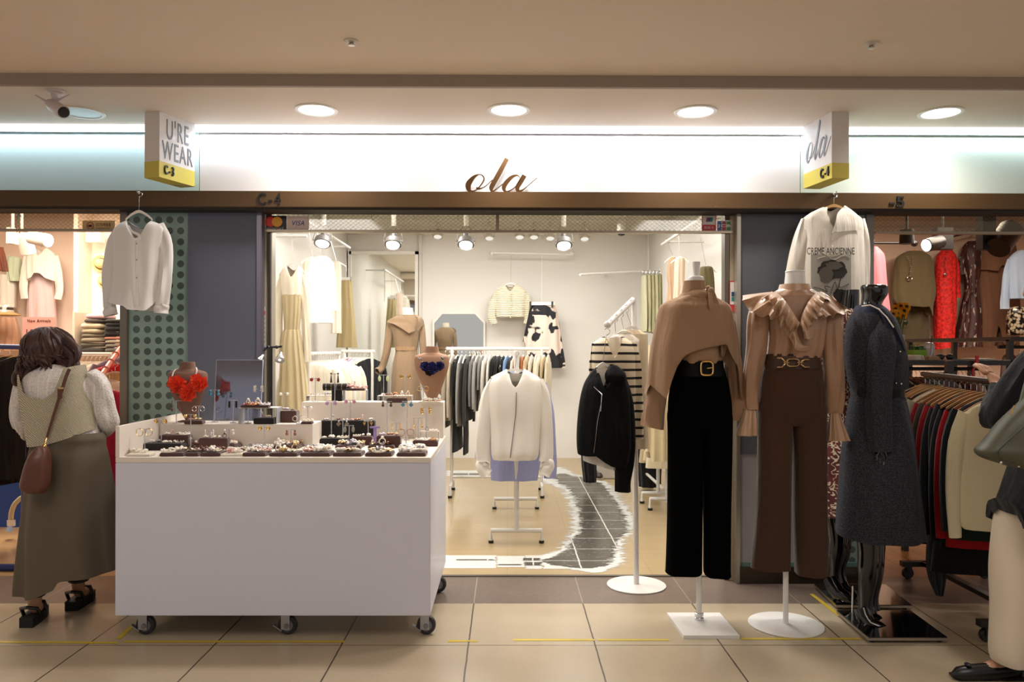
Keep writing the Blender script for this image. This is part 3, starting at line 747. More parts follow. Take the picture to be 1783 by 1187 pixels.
for (x1, y1, x2, y2, lab) in [(1413, 1034, 1462, 1072, 'yellow tape running under the edge of the black base plates'), (206, 1112, 232, 1088, 'short yellow tape running back under left caster of the cart')]:
    a = G(x1, y1); b = G(x2, y2); d = (b-a).normalized(); nn = Vector((-d.y, d.x, 0))*.012; up = Vector((0, 0, .0014))
    build('floor_tape', MB().quad(a-nn+up, b-nn+up, b+nn+up, a+nn+up), tape, label=lab, cat='tape', smooth=False)
# ================================================================== JEWELLERY CART
cx0, cx1, cy0, cy1, cz0, cz1 = -1.852, -.364, 3.68, 4.60, .13, .878
cartm = mat('#d3d3e0', .45, 0, 'white_laminate', .02, 8, coat=.1)
cart = thing('display_cart', 'white jewellery display cart on casters in front of the shop', 'cart', ((cx0+cx1)/2, (cy0+cy1)/2, 0))
build('body', MB().box((cx0, cy0, cz0), (cx1, cy1, cz1-.026), .003), cartm, cart, smooth=False)
creamy = mat('#e2d8cc', .45, name='white_top')
build('worktop', MB().box((cx0, cy0+.001, cz1-.0255), (cx1, cy1, cz1), .002), creamy, cart, smooth=False)
build('side_panel', MB().box((cx0, cy0, cz1), (cx0+.018, cy1, 1.025), .002), creamy, cart, smooth=False)
ty = [4.10, 4.47]
build('step', MB().box((cx0+.019, 4.10, cz1), (-1.027, 4.30, .994), .002), creamy, cart, smooth=False)
build('step', MB().box((X_(525, 4.47), 4.47, cz1), (X_(772, 4.47), 4.60, 1.085), .002), creamy, cart, smooth=False)
wheelm = mat('#2c2c30', .5, name='rubber'); zinc = metal('#b5b8c0', .3)
for (px, Y) in [(250, 3.80), (497, 3.80), (738, 3.80), (250, 4.45), (738, 4.45)]:
    x = X_(px, Y) if Y < 4 else X_(px, 3.8); r = .047
    k = build('caster', MB().box((x-.05, Y-.04, cz0-.004), (x+.03, Y+.04, cz0)).tube([(x-.01, Y, cz0-.003), (x-.01, Y, cz0-.02)], .022, 16)
        .box((x-.012, Y-.026, .03), (x+.03, Y-.021, cz0-.018)).box((x-.012, Y+.021, .03), (x+.03, Y+.026, cz0-.018)).box((x-.03, Y-.026, cz0-.03), (x+.02, Y+.026, cz0-.018)), zinc, cart)
    build('wheel', MB().lathe((x+.015, Y-.016, r), [(.02, 0), (r-.012, 0), (r-.003, .003), (r, .01), (r, .022), (r-.003, .029), (r-.012, .032), (.02, .032)], 28, (0, 1, 0)), wheelm, k)
    build('hub', MB().lathe((x+.015, Y-.030, r), [(.001, 0), (.012, 0), (.014, .012), (.028, .013), (.03, .02), (.03, .04), (.012, .058), (.001, .058)], 18, (0, 1, 0)), mat('#7d8088', .4, .3), k)
    build('brake_lever', MB().obox((x-.03, Y-.01, .035), (.05, .022, .005), Matrix.Rotation(.6, 3, 'Y')), zinc, k)
# ---- prototypes of the jewellery (kept small)
velvet = mat('#4f322c', .9, 0, 'brown_velvet', .2, 400, sheen=.3); velvetb = mat('#150f10', .9, 0, 'black_velvet', .2, 400, sheen=.2); creamv = mat('#d9d0bf', .7, name='cream_velvet')
PEARL = mat('#efe4da', .18, 0, 'pearl', coat=.6); SILV = metal('#d9d6d2', .15); ROSE = mat('#c9908a', .3, .2, 'rose'); 
def gem(col, r=.12): return mat(col, r, 0, 'gem', coat=.5)
J = {}
def proto(key, mb, m_): J[key] = (mb, m_)
def cluster(n, r, s_, seed, flat=.6):
    q = MB(); rr = random.Random(seed)
    for i in range(n):
        a = rr.uniform(0, 2*pi); d = r*math.sqrt(rr.random()); q.ball((d*cos(a), d*sin(a), s_+rr.random()*r*flat), s_*rr.uniform(.7, 1.2), 8)
    return q
def petals(n, r, seed, layers=2):
    q = MB(); rr = random.Random(seed)
    for l in range(layers):
        for i in range(n):
            a = 2*pi*(i+.5*l)/n; s_ = r*(1-.3*l); p = Vector((cos(a), sin(a), 0)); tt = Vector((-sin(a), cos(a), 0)); z = .1*r+l*r*.22
            q.add([Vector((0, 0, z)), p*s_*.55+tt*s_*.42+Vector((0, 0, z+.1*r)), p*s_+tt*s_*.15+Vector((0, 0, z+r*.32)), p*s_-tt*s_*.15+Vector((0, 0, z+r*.26)), p*s_*.55-tt*s_*.42+Vector((0, 0, z+.06*r))], [(0, 1, 2, 3, 4)])
    q.ball((0, 0, .4*r), .16*r, 8); return q
SHAPES = ['beads', 'ring', 'flower', 'bangle', 'drops', 'bow']
def orn(shape, seed, s_=1.0):
    rr = random.Random(seed)
    if shape == 'beads': q = cluster(9, .016*s_, .0055*s_, seed)
    elif shape == 'ring':
        q = MB().torus((0, 0, .012*s_), .011*s_, .0022*s_, 16, 6, (0, 1, 0)); q.ball((0, 0, .026*s_), .006*s_, 8)
    elif shape == 'flower': q = petals(6, .02*s_, seed)
    elif shape == 'bangle': q = MB().torus((0, 0, .004*s_), .024*s_, .0036*s_, 22, 6, (0, 0, 1)); [q.ball((.024*s_*cos(i*.8), .024*s_*sin(i*.8), .008*s_), .0045*s_, 6) for i in range(8)]
    elif shape == 'drops': q = MB(); [q.ball((x*s_, 0, .007*s_), .007*s_, 8, (1, 1.8, .8)).ball((x*s_, .014*s_, .006*s_), .004*s_, 6) for x in (-.011, .011)]
    else: q = MB().ball((-.011*s_, 0, .009*s_), .011*s_, 8, (1, .7, .6)).ball((.011*s_, 0, .009*s_), .011*s_, 8, (1, .7, .6)).ball((0, 0, .01*s_), .006*s_, 8)
    return q
ORNN = dict(beads=('beaded_cluster', 'beaded cluster', 'jewellery'), ring=('finger_ring', 'ring', 'ring'), flower=('flower_brooch', 'flower brooch', 'brooch'), bangle=('bracelet', 'bracelet', 'bracelet'), drops=('earring_pair', 'drop earrings', 'earrings'), bow=('hair_bow', 'hair bow', 'hair clip'))
PALJ = [('pearl', PEARL), ('gold', metal('#e8cfa0', .3)), ('silver', SILV), ('rose pink', mat('#dba79f', .3, coat=.4)), ('crystal', mat('#d9cfd4', .08, .3, coat=.6)), ('cream', mat('#e6dccb', .35)), ('lilac', mat('#b9a3c9', .3)), ('brown', mat('#6b4336', .35)), ('copper', metal('#c98d6b', .25)), ('grey', mat('#8d8a8f', .3)), ('ivory', mat('#efe6da', .3))]
OM = {}
for sh in SHAPES:
    for v in range(2):
        mb = orn(sh, v+3); me = bpy.data.meshes.new(ORNN[sh][0]); me.from_pydata(mb.v, [], mb.f); me.polygons.foreach_set('use_smooth', [sh != 'flower']*len(me.polygons)); me.materials.append(PEARL); OM[sh, v] = me
def put_orn(sh, v, col, p, rz, sc, lab, grp):
    o = bpy.data.objects.new(ORNN[sh][0], OM[sh, v]); COL.objects.link(o); o.location = p; o.rotation_euler = (0, 0, rz); o.scale = (sc,)*3
    o.material_slots[0].link = 'OBJECT'; o.material_slots[0].material = col; setp(o, lab, ORNN[sh][2], grp); return o
jr = random.Random(11); LABS = set()
def scatter(x0, x1, y0, y1, z, where, pal=None, pitch=.045, sc=(1.05, 1.5), shapes=None, grp=None):
    nx = max(1, round((x1-x0)/pitch)); ny = max(1, round((y1-y0)/pitch)); used = {}
    for j in range(ny):
        for i in range(nx):
            x = x0+(i+.5)*(x1-x0)/nx+jr.uniform(-.006, .006); y = y0+(j+.5)*(y1-y0)/ny+jr.uniform(-.006, .006)
            row = 'front' if j == 0 else ('back' if j == ny-1 else 'middle'); colm = 'left' if i < nx/3 else ('right' if i >= 2*nx/3 else 'centre')
            for _ in range(25):
                sh = jr.choice(shapes or SHAPES); cn, cm = jr.choice(pal or PALJ); lab = '%s %s, %s %s on %s' % (cn, ORNN[sh][1], row, colm, where)
                if lab not in LABS: break
            LABS.add(lab)
            put_orn(sh, jr.randrange(2), cm, (x, y, z+.0006), jr.uniform(0, 6.3), jr.uniform(*sc), lab, grp or 'jewellery on '+where)
def tray(pxa, pxb, pyb, z, h, d, m_, where, name='jewellery_tray', cat='tray', orns=True, cname='brown velvet', skew=.0, **k):
    a = G(pxa, pyb, z); b = G(pxb, pyb, z); y0 = a.y
    q = MB().box((a.x, y0, z), (b.x, y0+d, z+h-.003), .003)
    q.box((a.x+.004, y0+.004, z+h-.0029), (b.x-.004, y0+d-.004, z+h))
    if skew: q.v = [Vector((v.x+(v.y-y0)*skew, v.y, v.z)) for v in q.v]
    build(name, q, m_, label='%s %s, %s' % (cname, name.replace('_', ' '), where), cat=cat, group=None, smooth=40)
    if orns: scatter(a.x+.012, b.x-.012, y0+.012, y0+d-.012, z+h, where_short(where, cname, name), **k)
    return a.x, b.x, y0
def where_short(wh, cn, nm): return cn+' '+nm.split('_')[-1]+' '+wh
zt0 = cz1+.0006
front = [(218, 261, 0, .35), (277, 319, 1, .35), (322, 345, 1, .3), (348, 384, 1, .28), (380, 424, 0, .25), (421, 462, 1, .2), (468, 517, 1, .15), (522, 574, 1, .12), (579, 629, 1, .08), (635, 682, 1, .05), (690, 741, 1, .02)]
pinks = [PALJ[i] for i in (0, 1, 3, 4, 7, 8, 5, 10, 10)]
for i, (a, b, br_, sk) in enumerate(front):
    tray(a, b, 794.5, zt0, .016 if br_ else .010, .115 if i else .07, velvet if br_ else creamv, '%s from left, front row' % ordn(i), cname='brown velvet' if br_ else 'cream', pitch=.041, pal=pinks, orns=i != 0, sc=(1.15, 1.7))
scatter(X_(222, 3.76), X_(255, 3.76), 3.75, 3.80, zt0+.010, 'the cream tray at the left front corner', pal=[PALJ[0], PALJ[5]], pitch=.05)
whites = [PALJ[i] for i in (0, 5, 10, 4, 2, 9)]
# second band of trays
band = [(300, 352), (362, 410), (418, 466), (472, 520), (528, 575), (583, 628), (640, 686), (694, 738)]
for i, (a, b) in enumerate(band):
    p0 = G(a, 783, zt0); p1 = G(b, 783, zt0)
    if i in (2, 4, 7): scatter(p0.x, p1.x, 3.91, 4.07, zt0, 'loose heap %s' % ordn([2, 4, 7].index(i)), pal=whites, pitch=.04, sc=(1.1, 1.5), shapes=['flower', 'beads', 'bow', 'bangle'])
    else: tray(a, b, 781.0, zt0, .016, .13, velvet, '%s from left, second row' % ordn([0, 1, 3, 5, 6].index(i)), pitch=.042, pal=pinks+whites)
# boxes that lift some pieces
for (a, b, y_, z, h, d, m_, wh, nm, cn) in [
    (247, 316, 784, zt0, .034, .07, velvetb, "behind the cream corner tray", 'jewellery_riser', 'black velvet'),
    (277, 328, 781, zt0, .069, .06, velvet, "below wide step at left", 'jewellery_riser', 'brown velvet'),
    (345, 396, 782, zt0, .055, .05, velvet, "below step centre", 'jewellery_riser', 'brown velvet'),
    (557, 652, 768, zt0, .113, .05, velvetb, 'before tall right step', 'jewellery_riser', 'black velvet'),
    (556, 604, 775, zt0, .035, .05, velvetb, 'just right of the low step end', 'jewellery_riser', 'low black'),
    (611, 648, 775, zt0, .045, .05, velvet, 'before tall black riser', 'jewellery_riser', 'low brown'),
    (655, 697, 779, zt0, .060, .06, velvet, 'beside the lilac earring stand', 'jewellery_riser', 'dark brown'),
    (718, 762, 777, zt0, .030, .06, velvet, "at right edge", 'jewellery_riser', 'brown'),
    (441, 477, 738.2, .9946, .032, .06, velvetb, "on step before clear riser", 'jewellery_riser', 'black velvet'),
    (482, 516, 735.5, .9946, .062, .07, velvet, "near step end", 'jewellery_riser', 'tall brown'),
    (523, 543, 738.3, .9946, .012, .05, velvet, "at step's right end", 'jewellery_tray', 'small brown'),
    (320, 352, 738.3, .9946, .018, .05, velvet, "beside the red necklace bust", 'jewellery_tray', 'small brown'),
    (673, 709, 701, 1.0856, .026, .05, velvet, 'on the tall right step', 'jewellery_tray', 'deep brown'),
    (728, 768, 701, 1.0856, .007, .05, creamv, "before the tan bust", 'jewellery_tray', 'pale cream')]:
    x0, x1, y0 = tray(a, b, y_, z, h, d, m_, wh, name=nm, cname=cn, cat='riser' if 'riser' in nm else 'tray', pitch=.034, sc=(.8, 1.1), pal=(whites if a in (247, 728) else pinks))
# clear risers
ACR = acrylic()
def riser(pxa, pxb, pyb, z, h, d, lab, mirror=False):
    a = G(pxa, pyb, z); b = G(pxb, pyb, z); y0 = a.y; e = .003
    t = thing('acrylic_riser', lab, 'riser', ((a.x+b.x)/2, y0+d/2, z))
    build('top', MB().box((a.x, y0, z+h-e), (b.x, y0+d, z+h), .001), mat('#d5ccc4', .25, name='frosted_acrylic'), t, smooth=False)
    build('leg', MB().box((a.x, y0, z), (a.x+e, y0+d, z+h-e)), ACR, t, smooth=False); build('leg', MB().box((b.x-e, y0, z), (b.x, y0+d, z+h-e)), ACR, t, smooth=False)
    return a.x, b.x, y0, z+h
def on_riser(rv, d, wh, pal): scatter(rv[0]+.01, rv[1]-.01, rv[2]+.008, rv[2]+d-.008, rv[3], wh, pal=pal, pitch=.04, sc=(.7, 1.1))
r1 = riser(533, 594, 697.5, 1.0856, .030, .07, 'low clear riser at the left end of tall step'); on_riser(r1, .07, 'the clear riser at left of the tall step', pinks)
r2 = riser(657, 717, 697.5, 1.0856, .030, .07, 'low clear riser left of the tan bust'); on_riser(r2, .07, 'the clear riser beside the tan bust', pinks)
r3 = riser(597, 638, 697, 1.0856, .062, .06, 'tall clear riser holding a brown tray on the tall step')
tray(602, 635, 680, 1.148, .012, .04, velvet, 'on the tall clear riser', cname='pink topped', pitch=.034, pal=[PALJ[3], PALJ[10]])
r4 = riser(415, 482, 737.5, .9946, .085, .09, 'long clear riser on the left step before the mirror')
tray(418, 468, 709.5, 1.0802, .012, .05, velvet, 'on the long clear riser', cname='narrow brown', pitch=.034, pal=pinks)
r5 = riser(664, 697, 760, zt0, .075, .05, 'clear riser standing before the right step face'); on_riser(r5, .05, 'the clear riser before the right step face', pinks)
r6 = riser(731, 764, 768, zt0, .055, .05, 'white topped riser at the right edge of the cart'); on_riser(r6, .05, 'the white topped riser at right edge', whites)
# velvet bracelet roll
p = G(587, 690, 1.0862); pz = Z_(673, 4.55)
t = thing('bracelet_roll', 'black velvet roll holding bracelets behind the clear riser', 'display roll', (p.x, 4.58, 1.087))
a = W(563, 673.5, 4.565); b = W(611, 673.5, 4.565)
build('roll', MB().tube([a, b], .021, 20), velvetb, t); build('foot', MB().box(((a.x+b.x)/2-.03, 4.555, 1.0856), ((a.x+b.x)/2+.03, 4.575, a.z-.019)), velvetb, t)
for i in range(5):
    q = a.lerp(b, .12+.19*i); build('bracelet', MB().torus(q, .0225, .0013, 20, 6, (1, 0, 0)), [SILV, GOLD][i % 2], label='thin %s bracelet on the black velvet roll, %s from the left' % (['silver', 'gold'][i % 2], ordn(i)), cat='bracelet', group='bracelets on the velvet roll')
# earring stands: (px, py of bar, px half width, colour kind, z of base, base py)
def hoop(c, r, m_, lab, grp): build('earring', MB().torus(c-EZ*r, r, .0012, 18, 6, (0, 1, .2)), m_, label=lab, cat='earring', group=grp)
stands = [
 (252, 747, 8, 'h', GOLD, 'thin gold hoop', 0, 3.80), (281, 731, 8, 'f', GOLD, 'gold flower', 0, 3.98), (307, 698, 7, 'l', gem('#7d1f1c'), 'long red drop', 1, 4.14),
 (346, 707, 7, 'h', SILV, 'white ringed red', 1, 4.16), (374, 679, 7, 'd', gem('#3c93ad'), 'turquoise drop', 1, 4.20), (401, 685, 6, 'd', gem('#3a6472'), 'dusky blue drop', 1, 4.30),
 (430, 665, 7, 'f3', gem('#d9d28a', .3), 'yellow and white flower', 1, 4.34), (451, 673, 6, 'f3', PEARL, 'white flower cluster', 1, 4.30), (406, 697, 6, 'r', gem('#221c1c'), 'black oblong', 1, 4.15),
 (432, 702, 6, 'b', gem('#c48aa3'), 'pink ball', 1, 4.13), (332, 722, 8, 'b', GOLD, 'gold bead', 0, 3.98), (365, 748, 7, 'p', PEARL, 'pearl string', 0, 3.99), (399, 747, 7, 'd', PEARL, 'pearl drop', 0, 4.04),
 (461, 743, 7, 'f', GOLD, 'small gold', 0, 4.0), (549, 659, 6, 'f', gem('#a3251d'), 'red flower', 2, 4.52), (583, 651, 6, 't', gem('#0f0d0d', .6), 'black tassel', 2, 4.53),
 (668, 653, 7, 'L', gem('#cfe0a8', .3), 'pale green drop', 2, 4.52), (706, 653, 7, 'f', GOLD, 'gold star flower', 2, 4.54), (737, 672, 6, 'h', GOLD, 'gold rimmed oval', 2, 4.49),
 (495, 684, 6, 'b', PEARL, 'clear pearl', 1, 4.30), (521, 724, 7, 'h', PEARL, 'white hoop', 1, 4.115), (577, 700, 7, 'f', gem('#c49ac2', .3), 'lilac flower', 0, 4.30), (610, 697, 7, 'f', gem('#d6a0b4', .3), 'pink petal', 0, 4.38),
 (674, 699, 7, 'd', gem('#3b2a20'), 'black and gold drop', 0, 4.36), (709, 699, 7, 'q', gem('#5a8ba3'), 'blue square', 0, 4.38), (742, 710, 7, 'f3', GOLD, 'gold bow', 0, 4.36),
 (597, 732, 7, 'q', SILV, 'silver square', 0, 4.22), (608, 741, 7, 'L', gem('#8d8a7c'), 'grey oval', 0, 4.16), (641, 733, 6, 'v', GOLD, 'gold triangle', 0, 4.22), (707, 748, 8, 'h', metal('#c98d6b', .25), 'large copper hoop', 0, 4.08),
 (507, 748, 7, 'd', gem('#8d5a52'), 'small brown drop', 0, 4.02), (536, 708, 6, 'b', PEARL, 'pearl and pink', 1, 4.2), (728, 728, 7, 'l', GOLD, 'fine gold chain', 0, 4.2), (690, 736, 7, 'p', GOLD, 'gold bead string', 0, 4.17)]
zb_ = [zt0, .9946, 1.0856]
for i, (px, py, hw, kd, m_, nm, lv, Y) in enumerate(stands):
    p = W(px, py, Y); z0 = zb_[lv]; s_ = S(Y)
    if lv == 1 and Y < 4.1: z0 = zt0
    t = thing('earring_stand', 'clear T shaped stand holding the %s earrings' % nm, 'earring stand', (p.x, Y, z0))
    build('base', MB().cyl((p.x, Y, z0), .017, .004, 18), ACR, t); build('post', MB().tube([(p.x, Y, z0+.003), (p.x, Y, p.z)], .0028, 8), ACR, t)
    build('crossbar', MB().box((p.x-(hw+1.5)*s_, Y-.002, p.z-.001), (p.x+(hw+1.5)*s_, Y+.002, p.z+.003)), ACR, t, smooth=False)
    for sg, sd in ((-1, 'left'), (1, 'right')):
        c = Vector((p.x+sg*hw*s_, Y-.005, p.z)); q = MB().ball(c, .0022, 6)
        if kd == 'h': q.torus(c-EZ*.014, .013 if 'large' not in nm and 'thin' not in nm else .019, .0016, 20, 6, (.25, 1, 0))
        elif kd == 'f': pq = petals(5, .012, i); q.add([c+Vector((v.x, -v.z, v.y-.006)) for v in pq.v], pq.f)
        elif kd == 'f3':
            for dz in (0, .013, .024): pq = petals(5, .0095, i+int(dz*99)); q.add([c+Vector((v.x+jr.uniform(-.002, .002), -v.z, v.y-dz)) for v in pq.v], pq.f)
        elif kd == 'd': q.ball(c-EZ*.006, .0065, 10).ball(c-EZ*.021, .0085, 10, (1, .8, 1.1))
        elif kd == 'b': q.ball(c-EZ*.006, .009, 10)
        elif kd == 'l': q.tube([c, c-EZ*.04], .0018, 6).ball(c-EZ*.046, .006, 8, (1, 1, 1.6))
        elif kd == 'p': [q.ball(c-EZ*(.004+.0065*k), .0036, 8) for k in range(6)]
        elif kd == 't': q.ball(c-EZ*-.003, .006, 8).tube([c-EZ*.003, c-EZ*.012, c-EZ*.05], [.002, .003, .007], 8)
        elif kd == 'L': q.ball(c-EZ*.020, .011, 12, (.8, .5, 1.5))
        elif kd == 'q': q.add([c+Vector((x*.013, y, z*.013-.018)) for y in (-.003, .002) for x, z in ((-1, 0), (0, -1), (1, 0), (0, 1))], [(0, 1, 2, 3), (7, 6, 5, 4), (0, 4, 5, 1), (1, 5, 6, 2), (2, 6, 7, 3), (3, 7, 4, 0)]).ball(c-EZ*.004, .005, 8)
        elif kd == 'r': q.box(c+Vector((-.005, -.002, -.038)), c+Vector((.005, .002, -.004)))
        elif kd == 'v': q.add([c+Vector((x, y, z)) for y in (-.002, .002) for x, z in ((-.009, -.006), (0, -.024), (.009, -.006))], [(0, 1, 2), (5, 4, 3), (0, 3, 4, 1), (1, 4, 5, 2), (2, 5, 3, 0)])
        build('earring', q, m_, label='%s %s earring of its pair on a clear stand' % (nm, sd), cat='earring', group='earrings on clear stands', smooth=True)
# lilac stand
p = W(653, 744, 4.05)
t = thing('earring_stand', 'lilac T shaped earring stand near the front right of the cart', 'earring stand', (p.x, 4.05, zt0))
lil = mat('#a990d0', .3, alpha=.8); build('base', MB().cyl((p.x, 4.05, zt0), .02, .004, 16), lil, t); build('post', MB().box((p.x-.008, 4.047, zt0+.003), (p.x+.008, 4.053, p.z)), lil, t, smooth=False); build('crossbar', MB().box((p.x-.026, 4.047, p.z-.004), (p.x+.026, 4.053, p.z+.006)), lil, t, smooth=False)
# necklace busts
def bust(pxc, Y, z0, sc, neckpy, botpy, hw, m_, lab, top_m):
    t = thing('necklace_bust', lab, 'bust', (X_(pxc, Y), Y+.02, z0))
    zt = Z_(neckpy, Y); H = Z_(neckpy, Y)-Z_(botpy, Y); x = X_(pxc, Y); w_ = hw*S(Y)
    rows = [(zt-H, x-w_*.20, x+w_*.20, Y+.03, .02), (zt-H*.8, x-w_*.50, x+w_*.50, Y+.02, .026), (zt-H*.5, x-w_*.85, x+w_*.85, Y, .042), (zt-H*.33, x-w_*.97, x+w_*.97, Y, .052), (zt-H*.21, x-w_*.98, x+w_*.98, Y, .046),
            (zt-H*.165, x-w_*.86, x+w_*.86, Y, .038), (zt-H*.135, x-w_*.55, x+w_*.55, Y, .034), (zt-H*.11, x-w_*.42, x+w_*.42, Y, .032), (zt-H*.02, x-w_*.36, x+w_*.36, Y-.002, .030), (zt, x-w_*.35, x+w_*.35, Y-.002, .029)]
    build('torso', loft3(rows, n=40, sub=4, amp=0, grow=0, cap=True, e=.95), m_, t)
    build('foot', MB().box((x-w_*.5, Y-.005, z0), (x+w_*.5, Y+.07, z0+.006)).box((x-.01, Y+.02, z0+.004), (x+.01, Y+.04, zt-H+.03)), m_, t, smooth=False)
    return x, w_, zt, H
bm_ = mat('#7a5a4d', .8, 0, 'suede', .15, 300)
x, w_, zt, H = bust(327, 4.20, .9946, 1, 631, 733, 34.5, bm_, 'brown suede necklace bust wearing a red flower necklace', None)
t = thing('flower_necklace', 'necklace of three big orange red fabric flowers on pearl chain', 'necklace', (x, 4.15, zt-H*.6))
red = mat('#e23a16', .7, name='red_fabric')
def bigflower(px, py, Y, r, seed, m_, t, nm='flower'):
    c = W(px, py, Y); q = MB(); rr = random.Random(seed)
    for l in range(4):
        for i in range(7):
            a = 2*pi*(i+rr.uniform(-.2, .2)+.5*l)/7; L = r*(1.05-.22*l)*rr.uniform(.85, 1.1); d = Vector((cos(a), 0, sin(a))); tt = Vector((-sin(a), 0, cos(a)))
            def f(u, v): 
                ww = (v-.5)*2*L*.55*math.sin(min(1, u*1.15+.15)*pi*.62)
                return c+d*u*L+tt*ww+Vector((0, -.004-l*.006-.012*u*(l*.5+.4)-.004*sin(9*v+seed+i), 0))
            q.grid(f, 4, 5)
    q.ball(c+Vector((0, -.03, 0)), r*.1, 8)
    build(nm, q, m_, t)
for (px, py, sd) in [(309, 669, 1), (345, 667, 2), (327, 683, 3)]: bigflower(px, py, 4.135, .046, sd, red, t)
def chain(pts, r, m_, t, step=.8, nm='chain'):
    q = MB(); P = interp([[i, *p] for i, p in enumerate(pts)], 8); L = [Vector(p[1:]) for p in P]; acc = 0; q.ball(L[0], r, 6)
    for a, b in zip(L, L[1:]):
        d = (b-a).length; acc += d
        if acc > r*2*step: q.ball(b, r, 6); acc = 0
    build(nm, q, m_, t)
for sg in (-1, 1): chain([(x+sg*.062, 4.145, zt-H*.36), (x+sg*.062, 4.15, zt-H*.24), (x+sg*.058, 4.175, zt-H*.14), (x+sg*.04, 4.21, zt-H*.10)], .005, PEARL, t)
bm2 = mat('#a07a60', .75, 0, 'tan_suede', .15, 300)
x, w_, zt, H = bust(752, 4.55, 1.0856, 1, 603, 697, 31, bm2, 'tan necklace bust wearing a blue flower necklace', None)
t = thing('flower_necklace', 'blue fabric flower necklace with silver beads on tan bust', 'necklace', (x, 4.5, zt-H*.45))
bl = mat('#20205f', .7, name='blue_fabric')
for (px, py, sd, r) in [(741, 638, 4, .028), (752, 642, 5, .034), (766, 637, 6, .024), (747, 648, 7, .02)]: bigflower(px, py, 4.49, r, sd, bl if sd != 7 else mat('#22160f', .7), t)
rr = random.Random(4); q = MB()
for i in range(120):
    a = pi+pi*rr.random(); rad = rr.uniform(.72, .98); q.ball((x+w_*rad*.92*cos(a)*.8, 4.512+.01*rr.random()-.012*abs(sin(a)), zt-H*.2+rad*w_*.75*sin(a)), rr.uniform(.003, .006), 6)
build('beads', q, metal('#9fa3a8', .25), t)
# leaning mirror sheet
a = W(373, 736, 4.275); b = W(452, 736, 4.275); zt_ = Z_(628, 4.31)
t = thing('table_mirror', 'square frameless mirror standing on the cart left step', 'mirror', ((a.x+b.x)/2, 4.275, .9946))
tm = NT('tinted_mirror'); tm.b.inputs['Base Color'].default_value = lin('#8a8c9c'); tm.b.inputs['Metallic'].default_value = .85; tm.b.inputs['Roughness'].default_value = .08
x0 = a.x; x1 = X_(457, 4.31)
def shy(q, z0, k): q.v = [Vector((v.x, v.y+(v.z-z0)*k, v.z)) for v in q.v]; return q
build('glass', shy(MB().box((x0, 4.272, .9952), (x1, 4.277, zt_)), .9946, .12), tm.m, t, smooth=False)
build('edge_strip', shy(MB().box((x0-.002, 4.270, zt_), (x1+.002, 4.279, zt_+.003)).box((x0-.003, 4.270, .9952), (x0-.0005, 4.279, zt_)).box((x1+.0005, 4.270, .9952), (x1+.003, 4.279, zt_)), .9946, .12), mat('#a9a9c0', .15, name='glass_edge'), t, smooth=False)
build('support', MB().box((x0+.05, 4.279, .9946), (x1-.05, 4.298, 1.0)), ACR, t, smooth=False)
# clamp lamp pair on a pole
Yl = 4.58; p = W(470, 606, Yl)
t = thing('clamp_lamp', 'black pole lamp with two small glowing bulbs behind the mirror', 'lamp', (p.x, Yl, cz1+.001))
bar = W(487, 605, Yl)
build('pole', MB().tube([(p.x+.01, Yl, cz1+.001), (p.x+.01, Yl, p.z)], .006, 10), BLACK_P, t)
build('arm', MB().tube([W(459, 611, Yl), W(465, 605, Yl), W(480, 604, Yl), W(491, 603, Yl)], .006, 8).ball(W(467, 605, Yl), .012, 8).ball(W(482, 604, Yl), .011, 8), BLACK_P, t)
for (px, py, dx) in [(453, 624, -.02), (488, 621, .004)]:
    c = W(px, py, Yl); u = ((W(px+(-7 if dx < 0 else 1), py+14, Yl)-c).normalized()+Vector((0, -.9, 0))).normalized()
    k = build('lamp_shade', MB().lathe(c-u*.03, [(.010, 0), (.013, .02), (.028, .05), (.03, .055)], 18, u), metal('#b9b9bd', .25), t)
    build('bulb', MB().lathe(c+u*.02, [(.0001, .006), (.027, .002)], 18, u), emission('#fff2dc', 18), k)
    l = spot('lamp_light', c+u*.03, c+u*.3+Vector((0, -.25, 0)), 5, (1, .93, .82), 110, .8, .02, t)
# ================================================================== FRONT MANNEQUINS AND GARMENTS
def add_hanger(name, lab, c, hw, m_, group=None, hook_to=None, rz=0, cat='hanger', drop=.07, th=.012):
    "c = base of the hook (top centre of the wood); hook_to = top of the hook"
    c = Vector(c); t = thing(name, lab, cat, c, group); q = MB(); N = 14
    pts = []
    for i in range(N+1):
        u = -1+2*i/N; x = u*hw; z = -drop*(abs(u)**1.5)*1.0-.004; pts.append((x, z, .017*(1-.35*abs(u))))
    vs = []; fs = []
    for (x, z, h) in pts: vs += [(x, -th/2, z), (x, th/2, z), (x, th/2, z-h), (x, -th/2, z-h)]
    for i in range(N): 
        for k in range(4): fs.append((i*4+k, i*4+(k+1) % 4, (i+1)*4+(k+1) % 4, (i+1)*4+k))
    fs += [(3, 2, 1, 0), (N*4, N*4+1, N*4+2, N*4+3)]
    q.add(vs, fs); q.xf(Matrix.Translation(c) @ Matrix.Rotation(rz, 4, 'Z')); build('shoulder_bar', q, m_, t)
    top = Vector(hook_to) if hook_to else c+Vector((0, 0, .06)); L = (top-c).length; r = min(.018, L*.3)
    d = Matrix.Rotation(rz, 3, 'Z') @ Vector((1, 0, 0)); up = (top-c).normalized()
    P = [c, c+up*(L-2*r)]
    for i in range(9):
        a = -pi/2+pi*1.25*i/8; P.append(top-up*r+d*r*cos(a)+up*r*sin(a)) 
    build('hook', MB().tube(P, .0017, 6), CHROME, t); return t
